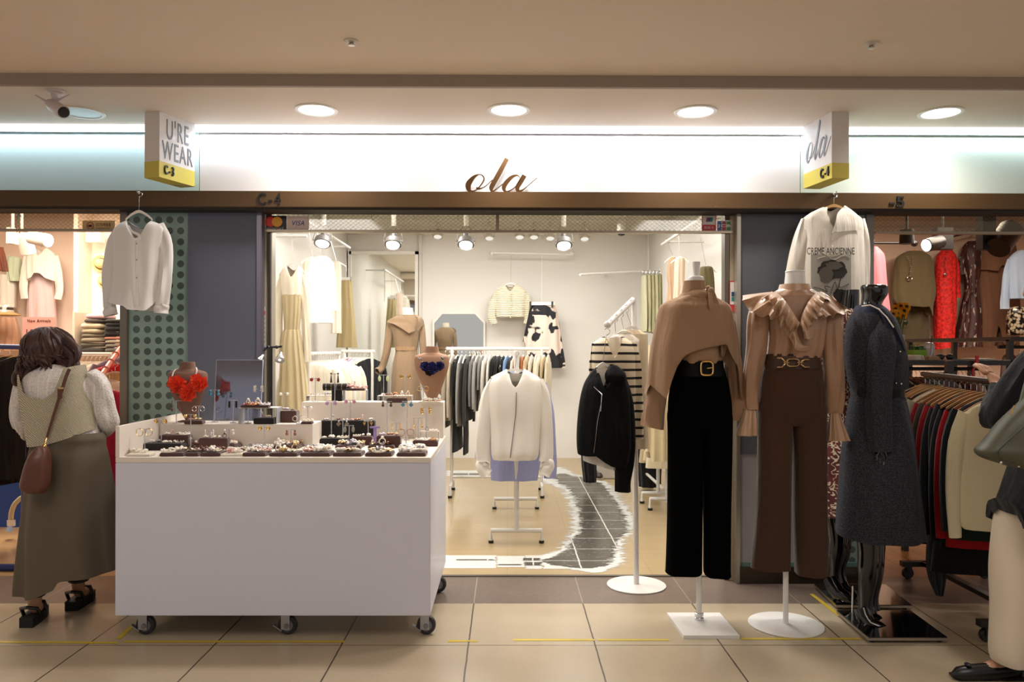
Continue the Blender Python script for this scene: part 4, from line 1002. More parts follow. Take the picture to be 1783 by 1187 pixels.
def garment(name, lab, cat, Y, rows, m_, sleeves=(), group=None, th=.06, body='body', **kw):
    base = W((rows[-1][1]+rows[-1][2])/2, rows[-1][0], Y)
    t = thing(name, lab, cat, base, group)
    build(body, loft(rows, Y, th, **kw), m_, t)
    for i, sl in enumerate(sleeves): build('sleeve', sleeve(sl, Y, seed=i+kw.get('seed', 0)), m_, t)
    return t
tan = cloth('#98785c'); blackc = cloth('#040404', .95, sheen=0, spec=.04, var=0)
whitepaint = mat('#dedbd6', .35, 0, 'white_enamel')

def trousers(t, Y, waist, legs, m_, th=.1, seed=0):
    build('trousers', loft(waist, Y, th, amp=.004, seed=seed, n=44), m_, t)
    for i, l in enumerate(legs): build('trouser_leg', loft(l, Y, th*.85, amp=.008, k=5, seed=seed+i+1, n=36, lown=1.2), m_, t)
def buckle_ring(c, w_, h, r, m_, t, nm='buckle', sqe=.45):
    P = []
    for i in range(33):
        a = 2*pi*i/32; P.append(Vector(c)+Vector((math.copysign(abs(cos(a))**sqe, cos(a))*w_, 0, math.copysign(abs(sin(a))**sqe, sin(a))*h)))
    return build(nm, MB().tube(P, r, 8, False), m_, t)
# --- mannequin in tan blouse and black trousers
Y1 = 3.95
t = thing('mannequin', 'headless mannequin in tan cape blouse and black wide trousers with gold buckle', 'mannequin', (X_(1216, Y1), Y1, 0))
zz = .016; cs = [G(1190, 1106, zz), G(1288, 1106, zz), G(1253, 1066, zz), G(1161, 1066, zz)]
q = MB(); vs_ = [(c.x, c.y, z) for z in (.0, zz) for c in cs]; q.add(vs_, [(3,2,1,0),(4,5,6,7),(0,1,5,4),(1,2,6,5),(2,3,7,6),(3,0,4,7)])
build('base_plate', q, whitepaint, t, smooth=False)
pc = G(1217, 1078, zz); Yp = pc.y
build('pole', MB().tube([(pc.x, Yp, zz), (pc.x, Yp, .95)], .0135, 18), whitepaint, t)
build('collar', MB().lathe((pc.x, Yp, zz), [(.024, 0), (.024, .01), (.018, .012), (.019, .02), (.023, .022), (.023, .034), (.017, .036)], 20), CHROME, t, label='chrome collar')
build('neck_cap', loft([(456, 1205.5, 1218.5, .019), (458, 1205, 1219, .019), (478, 1207, 1217, .015), (480, 1207, 1217, .015), (482, 1200, 1224, .033), (489, 1199, 1225, .035)], Y1, amp=0, n=24, cap=True), whitepaint, t)
build('torso', loft([(500, 1195, 1228, .05), (522, 1180, 1244, .07), (535, 1160, 1258, .08), (580, 1172, 1256, .09), (640, 1184, 1250, .07), (690, 1180, 1258, .07)], Y1, amp=0, n=32), whitepaint, t)
build('blouse', loft([(515, 1188, 1236, .06), (524, 1168, 1254, .08), (535, 1156, 1264, .10), (570, 1166, 1260, .115), (610, 1178, 1256, .11), (632, 1180, 1255, .10)], Y1, amp=.006, k=7, n=48), tan, t)
build('neckband', loft([(489, 1191, 1228, .052), (497, 1190, 1228, .055), (512, 1187, 1230, .062)], Y1, amp=.002, grow=0, n=32), tan, t)
build('neck_scarf', loft([(506, 1192, 1238, .068), (511, 1186, 1243, .078), (517, 1182, 1246, .084), (521, 1184, 1244, .08)], Y1, amp=.006, grow=0, k=4, n=40), tan, t)
build('scarf_knot', MB().ball(W(1238, 507, Y1-.07), .019, 14, (1, .8, 1.1)).ball(W(1233, 501, Y1-.06), .013, 10), tan, t)
def strip(left, right, Y, wave=.01, nw=2, th=.0, nv=24, nu=8, seed=0, yoff=0):
    "cloth strip between two px polylines (px,py[,dY])"
    A = interp([[i, *(p if len(p) > 2 else (*p, 0))] for i, p in enumerate(left)], 8); B = interp([[i, *(p if len(p) > 2 else (*p, 0))] for i, p in enumerate(right)], 8)
    n = min(len(A), len(B))
    def f(u, v):
        i = min(n-1, int(round(v*(n-1)))); a = A[i]; b = B[i]; px = a[1]+(b[1]-a[1])*u; py = a[2]+(b[2]-a[2])*u; dy = a[3]+(b[3]-a[3])*u
        return W(px, py, Y+dy+yoff-wave*sin(u*pi*nw+seed+v*2))
    return MB().grid(f, nu, n-1)
build('scarf_tail', strip([(1233, 509, 0), (1234, 530, -.03), (1237, 543, -.02)], [(1245, 509, 0), (1252, 530, 0), (1258, 538, 0)], Y1-.085, .006), tan, t)
build('scarf_tail', strip([(1238, 536, .02), (1246, 560, 0), (1254, 592, -.01), (1256, 618, 0)], [(1254, 532, .04), (1262, 560, .03), (1268, 592, .01), (1260, 622, .02)], Y1-.10, .008), tan, t)
hemp = [(1120, 690), (1128, 668), (1140, 680), (1152, 692), (1158, 668), (1168, 638), (1180, 620), (1192, 613), (1215, 606), (1240, 601), (1254, 599), (1259, 612), (1268, 628), (1276, 638), (1280, 680), (1292, 700)]
build('cape', loft([(513, 1190, 1236, .07), (519, 1174, 1248, .085), (526, 1158, 1262, .095), (536, 1148, 1272, .11), (560, 1142, 1277, .125), (600, 1134, 1283, .135), (650, 1127, 1288, .14), (705, 1122, 1292, .14)], Y1, amp=.022, k=8, n=96, hem=hemp, sub=9, lown=2.0, seed=3), tan, t)
build('sleeve', sleeve([(1152, 560, 11, .0), (1149, 620, 15), (1144, 680, 18), (1138, 728, 19), (1135, 744, 18)], Y1, amp=.008, flat=.7), tan, t)
build('sleeve', sleeve([(1270, 560, 10, 0), (1276, 620, 12), (1281, 680, 12), (1283, 722, 10), (1283, 732, 9)], Y1, amp=.008, flat=.7, seed=3), tan, t)
trousers(t, Y1, [(625, 1179, 1257, .095), (640, 1176, 1259, .1), (665, 1169, 1266, .11), (700, 1164, 1272, .12), (735, 1164, 1273, .10), (752, 1168, 1269, .06)],
         [[(700, 1166, 1221, .03), (722, 1163, 1221, .10), (745, 1163, 1221), (800, 1163, 1222), (900, 1162, 1222), (985, 1160, 1222), (996, 1159, 1222)], [(700, 1220, 1270, .03), (722, 1220, 1273, .10), (745, 1220, 1274), (800, 1223, 1273), (900, 1225, 1270), (985, 1226, 1270), (1000, 1227, 1271)]], blackc)
build('belt', loft([(627, 1178, 1257, .103), (641, 1176, 1259, .108), (654, 1173, 1262, .112)], Y1, amp=0, grow=0), mat('#050505', .7, name='black_belt', spec=.2), t)
buckle_ring(W(1231, 641, Y1-.118), .030, .034, .0055, GOLD, t, sqe=.5)
build('buckle_prong', MB().tube([W(1231, 641, Y1-.12), W(1240, 640, Y1-.124)], .003, 8), GOLD, t)

# --- mannequin in satin ruffle blouse and brown trousers
Y2 = 3.93
satin = mat('#b58f6f', .34, 0, 'satin', .05, 60, sheen=.3, var=.05, spec=.6)
sheer = mat('#a37d60', .45, 0, 'sheer_satin', .05, 60, sheen=.3, var=.05)
brownc = cloth('#402818')
t = thing('mannequin', 'headless mannequin in satin ruffle blouse and brown trousers with chain belt', 'mannequin', (X_(1368, Y2), Y2, 0))
pc = G(1368, 1088, 0)
build('base_plate', MB().lathe((pc.x, pc.y, 0), [(.181, 0), (.184, .003), (.183, .007), (.001, .010)], 56), whitepaint, t)
build('pole', MB().tube([(pc.x, pc.y, .008), (pc.x, pc.y, .95)], .0135, 18), whitepaint, t)
build('neck_cap', loft([(471, 1369, 1400, .044), (473, 1368, 1401, .046), (476, 1368.5, 1400.5, .045), (496, 1367, 1402, .048), (507, 1364, 1404, .052)], Y2, amp=0, n=32, cap=True), whitepaint, t)
build('torso', loft([(500, 1362, 1406, .05), (512, 1344, 1426, .07), (530, 1336, 1434, .08), (600, 1348, 1416, .07), (680, 1342, 1420, .07)], Y2, amp=0), whitepaint, t)
build('collar_band', loft([(495, 1359, 1408, .062), (502, 1357, 1411, .066), (509, 1354, 1413, .07)], Y2, amp=.003, grow=0, k=4), satin, t)
build('blouse', loft([(506, 1354, 1414, .07), (512, 1338, 1430, .08), (520, 1328, 1442, .09), (545, 1334, 1438, .105), (580, 1339, 1433, .11), (605, 1338, 1430, .11), (622, 1336, 1424, .10)], Y2, amp=.012, k=13, n=90, lown=1.5, sub=7), sheer, t)
build('sleeve', sleeve([(1333, 520, 10), (1320, 545, 17), (1317, 600, 18), (1311, 650, 17), (1307, 690, 14), (1307, 712, 11)], Y2, amp=.010, flat=.8, n=30, sub=7), sheer, t)
build('sleeve', sleeve([(1438, 520, 10), (1450, 548, 15), (1452, 600, 16), (1455, 650, 17), (1455, 690, 14), (1454, 720, 9)], Y2, amp=.010, flat=.8, n=30, seed=4, sub=7), sheer, t)
def flare(rows, Y, seed): return loft(rows, Y, .03, amp=.014, k=8, n=48, seed=seed, sub=6)
build('cuff', flare([(709, 1297, 1317, .024), (713, 1296, 1317, .022), (725, 1292, 1318, .03), (742, 1286, 1319, .042), (757, 1281, 1320, .05)], Y2, 2), satin, t)
build('cuff', flare([(718, 1446, 1463, .024), (722, 1445, 1463, .022), (735, 1443, 1467, .03), (752, 1441, 1472, .042), (766, 1439, 1477, .05)], Y2, 5), satin, t)
def ruffle(inner, outer, Y, wave, nw, seed, yin=0, yout=0, nv=10):
    A = interp([[i, *p] for i, p in enumerate(inner)], 12); B = interp([[i, *p] for i, p in enumerate(outer)], 12); n = len(A)
    def f(u, v):
        i = min(n-1, int(round(u*(n-1)))); a = A[i]; b = B[i]; ph = u*nw*2*pi+seed
        px = a[1]+(b[1]-a[1])*v+3*v*v*cos(ph); py = a[2]+(b[2]-a[2])*v+3.5*v*v*sin(ph*1.3); dY = a[3]+(b[3]-a[3])*v
        return W(px, py, Y+dY-wave*v*(.35+.65*v)*sin(ph)-.02*sin(v*pi))
    return MB().grid(f, n-1, nv)
Ly = Y2-.10
build('ruffle', ruffle([(1340, 508, .10), (1350, 511, .05), (1360, 520, 0), (1372, 534, -.02), (1384, 550, -.03), (1392, 566, -.03)], [(1290, 514, .12), (1306, 542, .02), (1336, 551, -.02), (1356, 560, -.03), (1376, 588, -.04), (1388, 566, -.04)], Ly, .038, 5.2, 0), satin, t)
build('ruffle', ruffle([(1432, 508, .10), (1422, 512, .05), (1412, 522, 0), (1403, 536, -.02), (1396, 552, -.03), (1393, 568, -.03)], [(1478, 536, .12), (1460, 548, .02), (1440, 552, -.02), (1428, 548, -.03), (1406, 592, -.04), (1396, 568, -.04)], Ly, .038, 5.0, 2), satin, t)
build('ruffle', ruffle([(1343, 507, .06), (1356, 512, 0), (1366, 522, -.04), (1376, 536, -.05), (1386, 552, -.05), (1393, 562, -.05)], [(1326, 520, .04), (1344, 526, -.04), (1352, 540, -.06), (1366, 556, -.07), (1378, 572, -.07), (1390, 572, -.06)], Ly, .026, 6.5, 1), satin, t)
build('ruffle', ruffle([(1430, 507, .06), (1419, 512, 0), (1409, 523, -.04), (1402, 536, -.05), (1396, 550, -.05), (1394, 562, -.05)], [(1446, 520, .04), (1434, 528, -.04), (1428, 540, -.06), (1418, 556, -.07), (1408, 572, -.07), (1398, 574, -.06)], Ly, .026, 6.2, 4), satin, t)
build('ruffle', ruffle([(1384, 560, -.02), (1388, 575, -.03), (1392, 590, -.03), (1398, 602, -.02)], [(1372, 580, -.03), (1376, 592, -.04), (1388, 612, -.04), (1414, 603, -.03)], Ly, .02, 1.6, 2), satin, t)
trousers(t, Y2, [(616, 1335, 1424, .095), (632, 1333, 1425, .1), (655, 1328, 1430, .11), (690, 1323, 1435, .12), (720, 1322, 1436, .10), (740, 1326, 1432, .06)],
         [[(688, 1326, 1379, .03), (708, 1321, 1379, .10), (730, 1321, 1379), (800, 1320, 1377), (900, 1316, 1374), (960, 1311, 1373), (988, 1308, 1373)], [(688, 1379, 1430, .03), (708, 1379, 1436, .10), (730, 1380, 1437), (800, 1383, 1437), (900, 1384, 1437), (960, 1385, 1438), (998, 1386, 1438)]], brownc, seed=4)
build('belt', loft([(619, 1334, 1424, .101), (630, 1332, 1426, .105), (641, 1331, 1428, .108)], Y2, amp=0, grow=0), mat('#3d2615', .6, name='brown_belt'), t)
Yc = Y2-.118; ch = metal('#d6b98f', .2)
buckle_ring(W(1381, 631, Yc), .030, .0185, .0042, ch, t, 'chain_link', .7)
for sg, px in ((1, 1361), (-1, 1401)):
    P = [W(px-sg*8, 623 if sg > 0 else 626, Yc+.006), W(px, 623 if sg > 0 else 626, Yc), W(px+sg*6, 629, Yc-.002), W(px+sg*6, 634, Yc-.002), W(px, 639, Yc), W(px-sg*8, 639, Yc+.006)]
    build('chain_link', MB().tube(P, .0042, 8), ch, t); build('chain_link', MB().tube([W(px+sg*3, 631, Yc-.006), W(px+sg*13, 631, Yc-.006)], .0042, 8), ch, t)

# --- coat mannequin and patterned dress mannequin on black plates
gb = mat('#050506', .12, 0, 'black_gloss', coat=.5); glb = mat('#08080a', .06, 0, 'black_glass', coat=1)
def plate(t, c4, z=.03):
    cs = [G(x, y, z) for x, y in c4]; q = MB(); q.add([(c.x, c.y, zz_) for zz_ in (z-.008, z) for c in cs], [(3,2,1,0),(4,5,6,7),(0,1,5,4),(1,2,6,5),(2,3,7,6),(3,0,4,7)])
    build('base_plate', q, [glb], t, smooth=False); cen = sum(cs, Vector())/4
    e = MB(); ex = [cen+(c-cen)*1.008 for c in cs]; e.add([(c.x, c.y, zz_) for zz_ in (z-.016, z-.004) for c in ex], [(3,2,1,0),(4,5,6,7),(0,1,5,4),(1,2,6,5),(2,3,7,6),(3,0,4,7)])
    build('steel_edge', e, metal('#b7b0a8', .3), t, smooth=False)
    for c in cs: p = cen+(c-cen)*.86; build('foot', MB().cyl((p.x, p.y, 0), .012, z-.015, 14), BLACK_P, t)
t = thing('mannequin', 'glossy black mannequin wearing navy tweed belted coat, on black plate', 'mannequin', (X_(1535, 3.95), 3.95, 0))
plate(t, [(1512, 1109), (1650, 1109), (1585, 1062), (1457, 1062)])
Y3 = 3.97
def tweed():
    t = NT('tweed'); co = t.coord(); v = t.scaled((1, .6, 1), co)
    x = t.t.nodes.new('ShaderNodeTexBrick'); t.put(x.inputs['Vector'], t.n('CombineXYZ', None, t.xyz(co)[0], t.xyz(co)[2], 0).outputs[0])
    x.inputs['Scale'].default_value = 46; x.inputs['Mortar Size'].default_value = .03; x.inputs['Brick Width'].default_value = .35; x.inputs['Row Height'].default_value = .5; x.inputs['Mortar'].default_value = lin('#2c2d36')
    x.inputs['Color1'].default_value = lin('#0b0d13'); x.inputs['Color2'].default_value = lin('#0f1118'); x.offset = .5
    w_ = t.n('TexVoronoi'); w_.inputs['Scale'].default_value = 130; t.put(w_.inputs['Vector'], co)
    f = t.step(w_.outputs[0], .52, .06); c = t.mix(t.math('MULTIPLY', f, .8), x.outputs[0], lin('#30313a'))
    t.put(t.b.inputs['Base Color'], c); t.b.inputs['Roughness'].default_value = .9; t.bump(w_.outputs[0], .3); return t.m
TW = tweed(); navy = cloth('#141a33', .7)
build('neck', loft([(496, 1503, 1541, .05), (500, 1501, 1543, .06), (512, 1503, 1543, .06), (530, 1501, 1533, .05), (548, 1494, 1534, .06)], Y3, amp=0, cap=True), gb, t)
build('coat', loft([(533, 1498, 1536, .07), (543, 1489, 1545, .09), (556, 1482, 1555, .11), (575, 1476, 1562, .12), (620, 1474, 1573, .13), (660, 1480, 1572, .12), (685, 1486, 1569, .11), (710, 1482, 1574, .13), (770, 1474, 1583, .17), (850, 1468, 1592, .20), (932, 1462, 1598, .22)], Y3, amp=.018, k=7, n=80, sub=6, lown=1.2, neck=(1522, 24, 548, 536, 528)), TW, t)
build('sleeve', sleeve([(1535, 560, 13, -.08), (1534, 600, 22, -.13), (1532, 660, 22, -.15), (1531, 720, 21, -.15), (1534, 785, 18, -.15)], Y3, amp=.007, flat=.75, n=28), TW, t)
build('collar', loft([(531, 1495, 1530, .075), (538, 1491, 1540, .09), (546, 1489, 1546, .10)], Y3, amp=.002, grow=0), navy, t)
build('lapel', strip([(1530, 540, 0), (1542, 565, -.04), (1558, 598, -.02), (1568, 625, 0)], [(1540, 540, -.03), (1558, 570, -.04), (1574, 604, -.01), (1576, 622, .04)], Y3-.10, .004), navy, t)
build('pearl_edging', MB().tube([W(1500, 533, Y3-.08), W(1515, 531, Y3-.10), W(1530, 538, Y3-.11), W(1544, 552, Y3-.14), W(1556, 570, Y3-.15)], .0035, 8), PEARL, t)
build('belt', loft([(676, 1484, 1570, .118), (690, 1486, 1570, .118)], Y3, amp=0, grow=0), cloth('#0a0a0d'), t)
build('belt_bow', MB().ball(W(1500, 682, Y3-.13), .03, 12, (.8, .4, 1)), cloth('#0a0a0d'), t)
for px, py in ((1560, 667), (1569, 668), (1567, 612)): build('button', MB().ball(W(px, py, Y3-.125), .006, 8), SILV, t)
# hand: palm and five fingers of glossy black plastic
def hand(nodes_root, t, m_, pts, name='hand'):
    q = MB(); 
    for P, r in pts: q.tube(P, r, 8); [q.ball(P[i], r[i] if isinstance(r, list) else r, 8) for i in range(len(P))]
    return build(name, q, m_, t)
hy = Y3-.15
def wp_(px, py, d=0): return W(px, py, hy+d)
hand(None, t, gb, [([wp_(1535, 778), wp_(1536, 788), wp_(1539, 798)], [.021, .024, .022]), ([wp_(1533, 796, -.01), wp_(1532, 806, -.02), wp_(1534, 812, -.02)], [.009, .008, .006]), ([wp_(1538, 798, -.01), wp_(1537, 809, -.02), wp_(1538, 816, -.01)], [.009, .008, .006]),
    ([wp_(1542, 798), wp_(1543, 808, -.01), wp_(1543, 815)], [.009, .008, .006]), ([wp_(1546, 796, .01), wp_(1547, 804, .01), wp_(1547, 810, .01)], [.008, .007, .005]), ([wp_(1529, 786, -.01), wp_(1525, 794, -.02), wp_(1526, 801, -.03)], [.010, .009, .006])])
def shoeleg(px0, px1, ytop, yank, heel, toe, Y, t):
    s_ = S(Y)
    build('leg', loft([(ytop, px0-2, px1+2, .05), (ytop+40, px0+3, px1-1, .05), ((ytop+yank)/2+10, px0+2, px1-4, .045), (yank-20, px0+4, px1-12, .035), (yank, px0+4, px1-8, .035)], Y, amp=0, n=24, cap=True), gb, t)
    h = W(heel[0], heel[1], Y); e = W(toe[0], toe[1], Y-.10); P = [h, h.lerp(e, .25), h.lerp(e, .55), h.lerp(e, .85), e]
    a = W(px0+8, yank-6, Y)
    build('foot', MB().tube([a, a.lerp(h.lerp(e, .35), .5), h.lerp(e, .45), h.lerp(e, .75), e], [.040, .042, .040, .034, .015], 16).tube([W(heel[0]+4, heel[1]-10, Y), W(heel[0]+4, heel[1]-1, Y)], [.022, .018], 12), gb, t)
shoeleg(1492, 1530, 920, 1065, (1488, 1082), (1548, 1098), 3.92, t)
shoeleg(1500, 1540, 920, 1060, (1500, 1072), (1540, 1086), 4.02, t)
build('support_rod', MB().tube([W(1484, 1084, 3.95), W(1485, 1020, 3.95)], .005, 8), CHROME, t)
t = thing('mannequin', 'glossy black mannequin in dark red patterned dress behind tweed coat', 'mannequin', (X_(1475, 4.28), 4.28, 0))
plate(t, [(1456, 1052), (1588, 1053), (1542, 1017), (1418, 1016)])
def reddress():
    t = NT('red_print'); co = t.coord(); p = t.xyz(co)
    v = t.n('CombineXYZ', None, p[0], p[2], 0).outputs[0]
    w_ = t.n('TexWave'); w_.inputs['Scale'].default_value = 9; w_.inputs['Distortion'].default_value = 9; w_.inputs['Detail'].default_value = 1; w_.inputs['Detail Scale'].default_value = 5; t.put(w_.inputs['Vector'], v)
    w2 = t.n('TexVoronoi', None); w2.inputs['Scale'].default_value = 22; t.put(w2.inputs['Vector'], v)
    f = t.math('MULTIPLY', t.step(w_.outputs[1], .83, .04), t.step(w2.outputs[0], .22, .03))
    n = t.step(t.noise(9, 2), .55, .05); c = t.mix(n, lin('#4a0f12'), lin('#5d1416'))
    t.put(t.b.inputs['Base Color'], t.mix(f, c, lin('#c4b79c'))); t.b.inputs['Roughness'].default_value = .8; return t.m
RD = reddress(); Y4 = 4.33
build('dress', loft([(538, 1452, 1500, .06), (550, 1438, 1515, .09), (575, 1437, 1518, .11), (640, 1436, 1510, .10), (690, 1438, 1508, .10), (760, 1434, 1512, .13), (850, 1430, 1512, .15), (912, 1428, 1512, .16)], Y4, amp=.014, k=7, n=60), RD, t)
build('neck', loft([(505, 1468, 1494, .05), (540, 1464, 1494, .05)], Y4, amp=0, cap=True), gb, t)
build('sleeve', sleeve([(1448, 560, 12), (1440, 600, 13), (1436, 640, 12), (1440, 690, 10)], Y4, flat=.8, n=24), RD, t)
shoeleg(1438, 1475, 900, 1012, (1440, 1022), (1484, 1046), 4.24, t)
shoeleg(1452, 1482, 900, 1010, (1452, 1020), (1490, 1038), 4.34, t)

# --- white print shirt on the beam
Ys = 4.455
cream = cloth('#e6dfd3', .8)
add_hanger('hanger', 'pale wooden hanger of the white print shirt hung on the beam', W(1452, 354, Ys), .085, mat('#c49a5e', .45, name='pale_wood'), hook_to=W(1452, 336, 4.49), drop=.04)
t = garment('print_shirt', 'white long sleeved print shirt hanging from the brown beam at right', 'shirt', Ys,
    [(359, 1436, 1472, .03), (366, 1420, 1482, .04), (374, 1406, 1492, .045), (386, 1396, 1502, .05), (420, 1398, 1503, .055), (480, 1396, 1505, .055), (560, 1394, 1506, .055), (612, 1393, 1506, .055)], cream,
    [[(1402, 382, 9), (1394, 415, 13), (1385, 460, 15), (1381, 500, 14), (1384, 560, 12)], [(1497, 382, 8), (1504, 420, 9), (1506, 480, 9), (1503, 545, 9), (1498, 600, 8)]], amp=.006, k=6, n=56, neck=(1449, 18, 405, 366, 356), lown=1.2)
build('collar', strip([(1438, 360, .03), (1430, 365, 0), (1422, 375, -.01), (1421, 400, -.02)], [(1441, 361, .02), (1440, 371, -.01), (1441, 385, -.03), (1445, 394, -.03)], Ys-.05, .003, 1), cream, t)
build('collar', strip([(1466, 362, .03), (1458, 372, -.01), (1455, 386, -.03), (1449, 404, -.03)], [(1471, 360, .02), (1482, 372, 0), (1495, 388, 0), (1499, 400, 0)], Ys-.05, .003, 1), cream, t)
def wrap(px, py, off=0):
    u = max(-.97, min(.97, (px-1450)/53)); c_ = abs(u)**(1/.85); return W(px, py, Ys-.056*((1-c_*c_)**.425)-.009-off)
q = MB().grid(lambda u, v: wrap(1412+70*u, 527-84*v), 12, 12); build('print', q, mat('#9b978e', .8, name='grey_print'), t)
hair = MB(); rr = random.Random(3)
def blob(cx, cy, rx, ry, m_, nm, off):
    q = MB(); c = wrap(cx, cy, off); vs = [c]; n = 26
    for i in range(n): a = 2*pi*i/n; k = 1+rr.uniform(-.12, .12); vs.append(wrap(cx+rx*k*cos(a), cy+ry*k*sin(a), off))
    q.add(vs, [(0, 1+(i+1) % n, 1+i) for i in range(n)]); build(nm, q, m_, t)
dk = mat('#2a2521', .8, name='dark_print'); md = mat('#575049', .8, name='mid_print')
blob(1450, 470, 26, 17, dk, 'print_hair', .002); blob(1438, 478, 12, 14, md, 'print_face', .003); blob(1452, 462, 14, 7, md, 'print_highlight', .003); blob(1463, 516, 13, 13, dk, 'print_shoulder', .002)
for P in ([(1416, 500), (1428, 502), (1440, 508), (1436, 498), (1446, 500)], [(1446, 512), (1454, 490), (1458, 505), (1464, 484), (1462, 500), (1478, 494)], [(1424, 450), (1440, 446), (1452, 452), (1470, 444), (1480, 449)], [(1430, 440), (1448, 446), (1462, 442)]):
    I = interp([[i, *p] for i, p in enumerate(P)], 6); build('print_script', MB().tube([wrap(p[1], p[2], .003) for p in I], .0018, 5), dk if P[0][1] > 460 else mat('#b5ab95', .7), t)
q = text_mb('CREME ANCIENNE', 1, .01, Matrix.Identity(4)); xs = [v.x for v in q.v]; ysv = [v.y for v in q.v]; a0, a1, b0, b1 = min(xs), max(xs), min(ysv), max(ysv)
q.v = [wrap(1405+83*(v.x-a0)/(a1-a0), 443-12*(v.y-b0)/(b1-b0), .0015) for v in q.v]; build('print_lettering', q, mat('#1d1a18', .7, name='ink'), t, smooth=False)
for py in (405, 417, 429): build('button', MB().ball(wrap(1450, py, .002), .004, 8), mat('#e9e2d4', .3), t)

# --- white blouse on the beam
Yw = 4.40
for px, py, lab in ((243, 336, 'small metal hook on the brown beam holding the white blouse'), (1452, 338, 'small metal hook on the brown beam holding the print shirt')):
    p = W(px, py, YB); build('beam_hook', MB().tube([p, p+Vector((0, -.03, 0)), p+Vector((0, -.034, .012))], .003, 8).ball(p+Vector((0, -.004, 0)), .009, 10), CHROME, label=lab, cat='hook')
add_hanger('hanger', 'thin white wire hanger of white blouse hung over the dotted panel', W(242, 364, Yw), .075, WHITE_P, hook_to=W(243, 335, 4.49), drop=.05, th=.006)
whitec = mat('#e9e5e2', .8, 0, 'white_voile', .2, 300, sheen=.2, var=.04)
t = garment('white_blouse', 'white puff sleeved blouse hanging from the brown beam at left', 'blouse', Yw,
    [(384, 222, 262, .025), (388, 212, 274, .035), (394, 203, 284, .045), (405, 198, 288, .05), (440, 198, 281, .055), (490, 195, 277, .055), (522, 190, 276, .06), (542, 186, 277, .065)], whitec,
    [[(212, 396, 10), (200, 420, 14), (194, 460, 15), (191, 500, 13), (190, 535, 10)], [(276, 392, 10), (287, 420, 12), (288, 465, 13), (285, 505, 13), (282, 532, 11)]], amp=.010, k=8, n=64, lown=2, neck=(243, 20, 418, 396, 386), hem=[(186, 524), (205, 530), (228, 534), (232, 540), (262, 541), (266, 537), (277, 520)])
build('cuff', sleeve([(190, 533, 10), (191, 540, 12), (193, 549, 12)], Yw, n=20, flat=.7), whitec, t)
build('cuff', sleeve([(283, 528, 11), (281, 535, 13), (280, 545, 12)], Yw, n=20, flat=.7), whitec, t)
build('neck_facing', strip([(222, 392, .03), (228, 404, 0), (240, 411, -.01), (243, 418, -.02)], [(225, 392, .03), (231, 401, 0), (243, 407, -.01), (246, 417, -.02)], Yw-.05, .001, 1), whitec, t)
build('placket', strip([(235, 419), (235, 450), (236, 500), (238, 532)], [(240, 418), (240, 450), (241, 500), (243, 532)], Yw-.062, .001, 1), whitec, t)
for py in (424, 452, 483): build('button', MB().ball(W(238, py, Yw-.066), .0048, 8, (1, .6, 1)), mat('#a98d74', .3), t)

# --- T rack with white zip jacket
def tee_rack(t, px, py0, py1, hwpx, zr, Y0=None):
    "long rail along depth with two T feet; px/py of feet front and back"
    f0 = G(px[0], py0, 0); f1 = G(px[1], py1, 0)
    for f, hw in ((f0, hwpx[0]*S(f0.y)), (f1, hwpx[1]*S(f1.y))):
        z = .09
        q = MB().tube([(f.x-hw, f.y, .012), (f.x-hw, f.y, z), (f.x+hw, f.y, z), (f.x+hw, f.y, .012)], .017, 12)
        build('foot_bar', q, whitepaint, t)
        for sg in (-1, 1): build('rubber_foot', MB().cyl((f.x+sg*hw, f.y, 0), .019, .02, 14), BLACK_P, t)
        build('post', MB().tube([(f.x, f.y, z), (f.x, f.y, zr)], .018, 12), whitepaint, t)
    build('rail', MB().tube([(f0.x, f0.y-.12, zr), (f1.x, f1.y+.1, zr)], .014, 12), whitepaint, t)
    return f0, f1
t = thing('clothes_rack', 'white T foot clothes rack in the middle of the shop floor', 'clothes rack', (.06, 6.1, 0))
f0, f1 = tee_rack(t, (899, 898), 945, 886, (44, 37), 1.36)
add_hanger('hanger', 'white hanger holding the white zip jacket on T rack', W(897, 640, 5.44), .17, WHITE_P, hook_to=(f0.x, 5.44, 1.375), drop=.06)
voile = mat('#efeae2', .8, 0, 'white_nylon', .15, 200, var=.03)
t = garment('zip_jacket', 'white sheer zip jacket with balloon sleeves at front of the T rack', 'jacket', 5.42,
    [(641, 884, 912, .03), (648, 872, 924, .05), (656, 860, 936, .06), (668, 852, 943, .07), (700, 852, 944, .08), (740, 855, 941, .08), (785, 856, 938, .085), (797, 858, 935, .07), (800, 860, 932, .06)], voile,
    [[(860, 662, 9), (849, 690, 12), (843, 740, 14), (841, 785, 13), (842, 803, 11)], [(937, 662, 9), (946, 690, 11), (950, 740, 13), (951, 785, 12), (950, 803, 11)]], amp=.012, k=9, n=72, lown=1.5, neck=(897, 15, 674, 652, 642))
build('collar', loft([(650, 882, 914, .035), (656, 878, 918, .045), (664, 874, 921, .05)], 5.41, amp=.002, grow=0, neck=(898, 14, 680, 650, 640)), voile, t)
build('cuff', sleeve([(842, 802, 11), (838, 812, 11), (848, 826, 10)], 5.42, flat=.6), voile, t); build('cuff', sleeve([(950, 802, 11), (954, 812, 11), (947, 826, 10)], 5.42, flat=.6), voile, t)
build('zip', MB().tube([W(899, 683, 5.335), W(898, 720, 5.33), W(893, 760, 5.33), W(888, 797, 5.335)], .003, 6), metal('#8d8a86', .3), t)
bluesh = cloth('#a3a8d4')
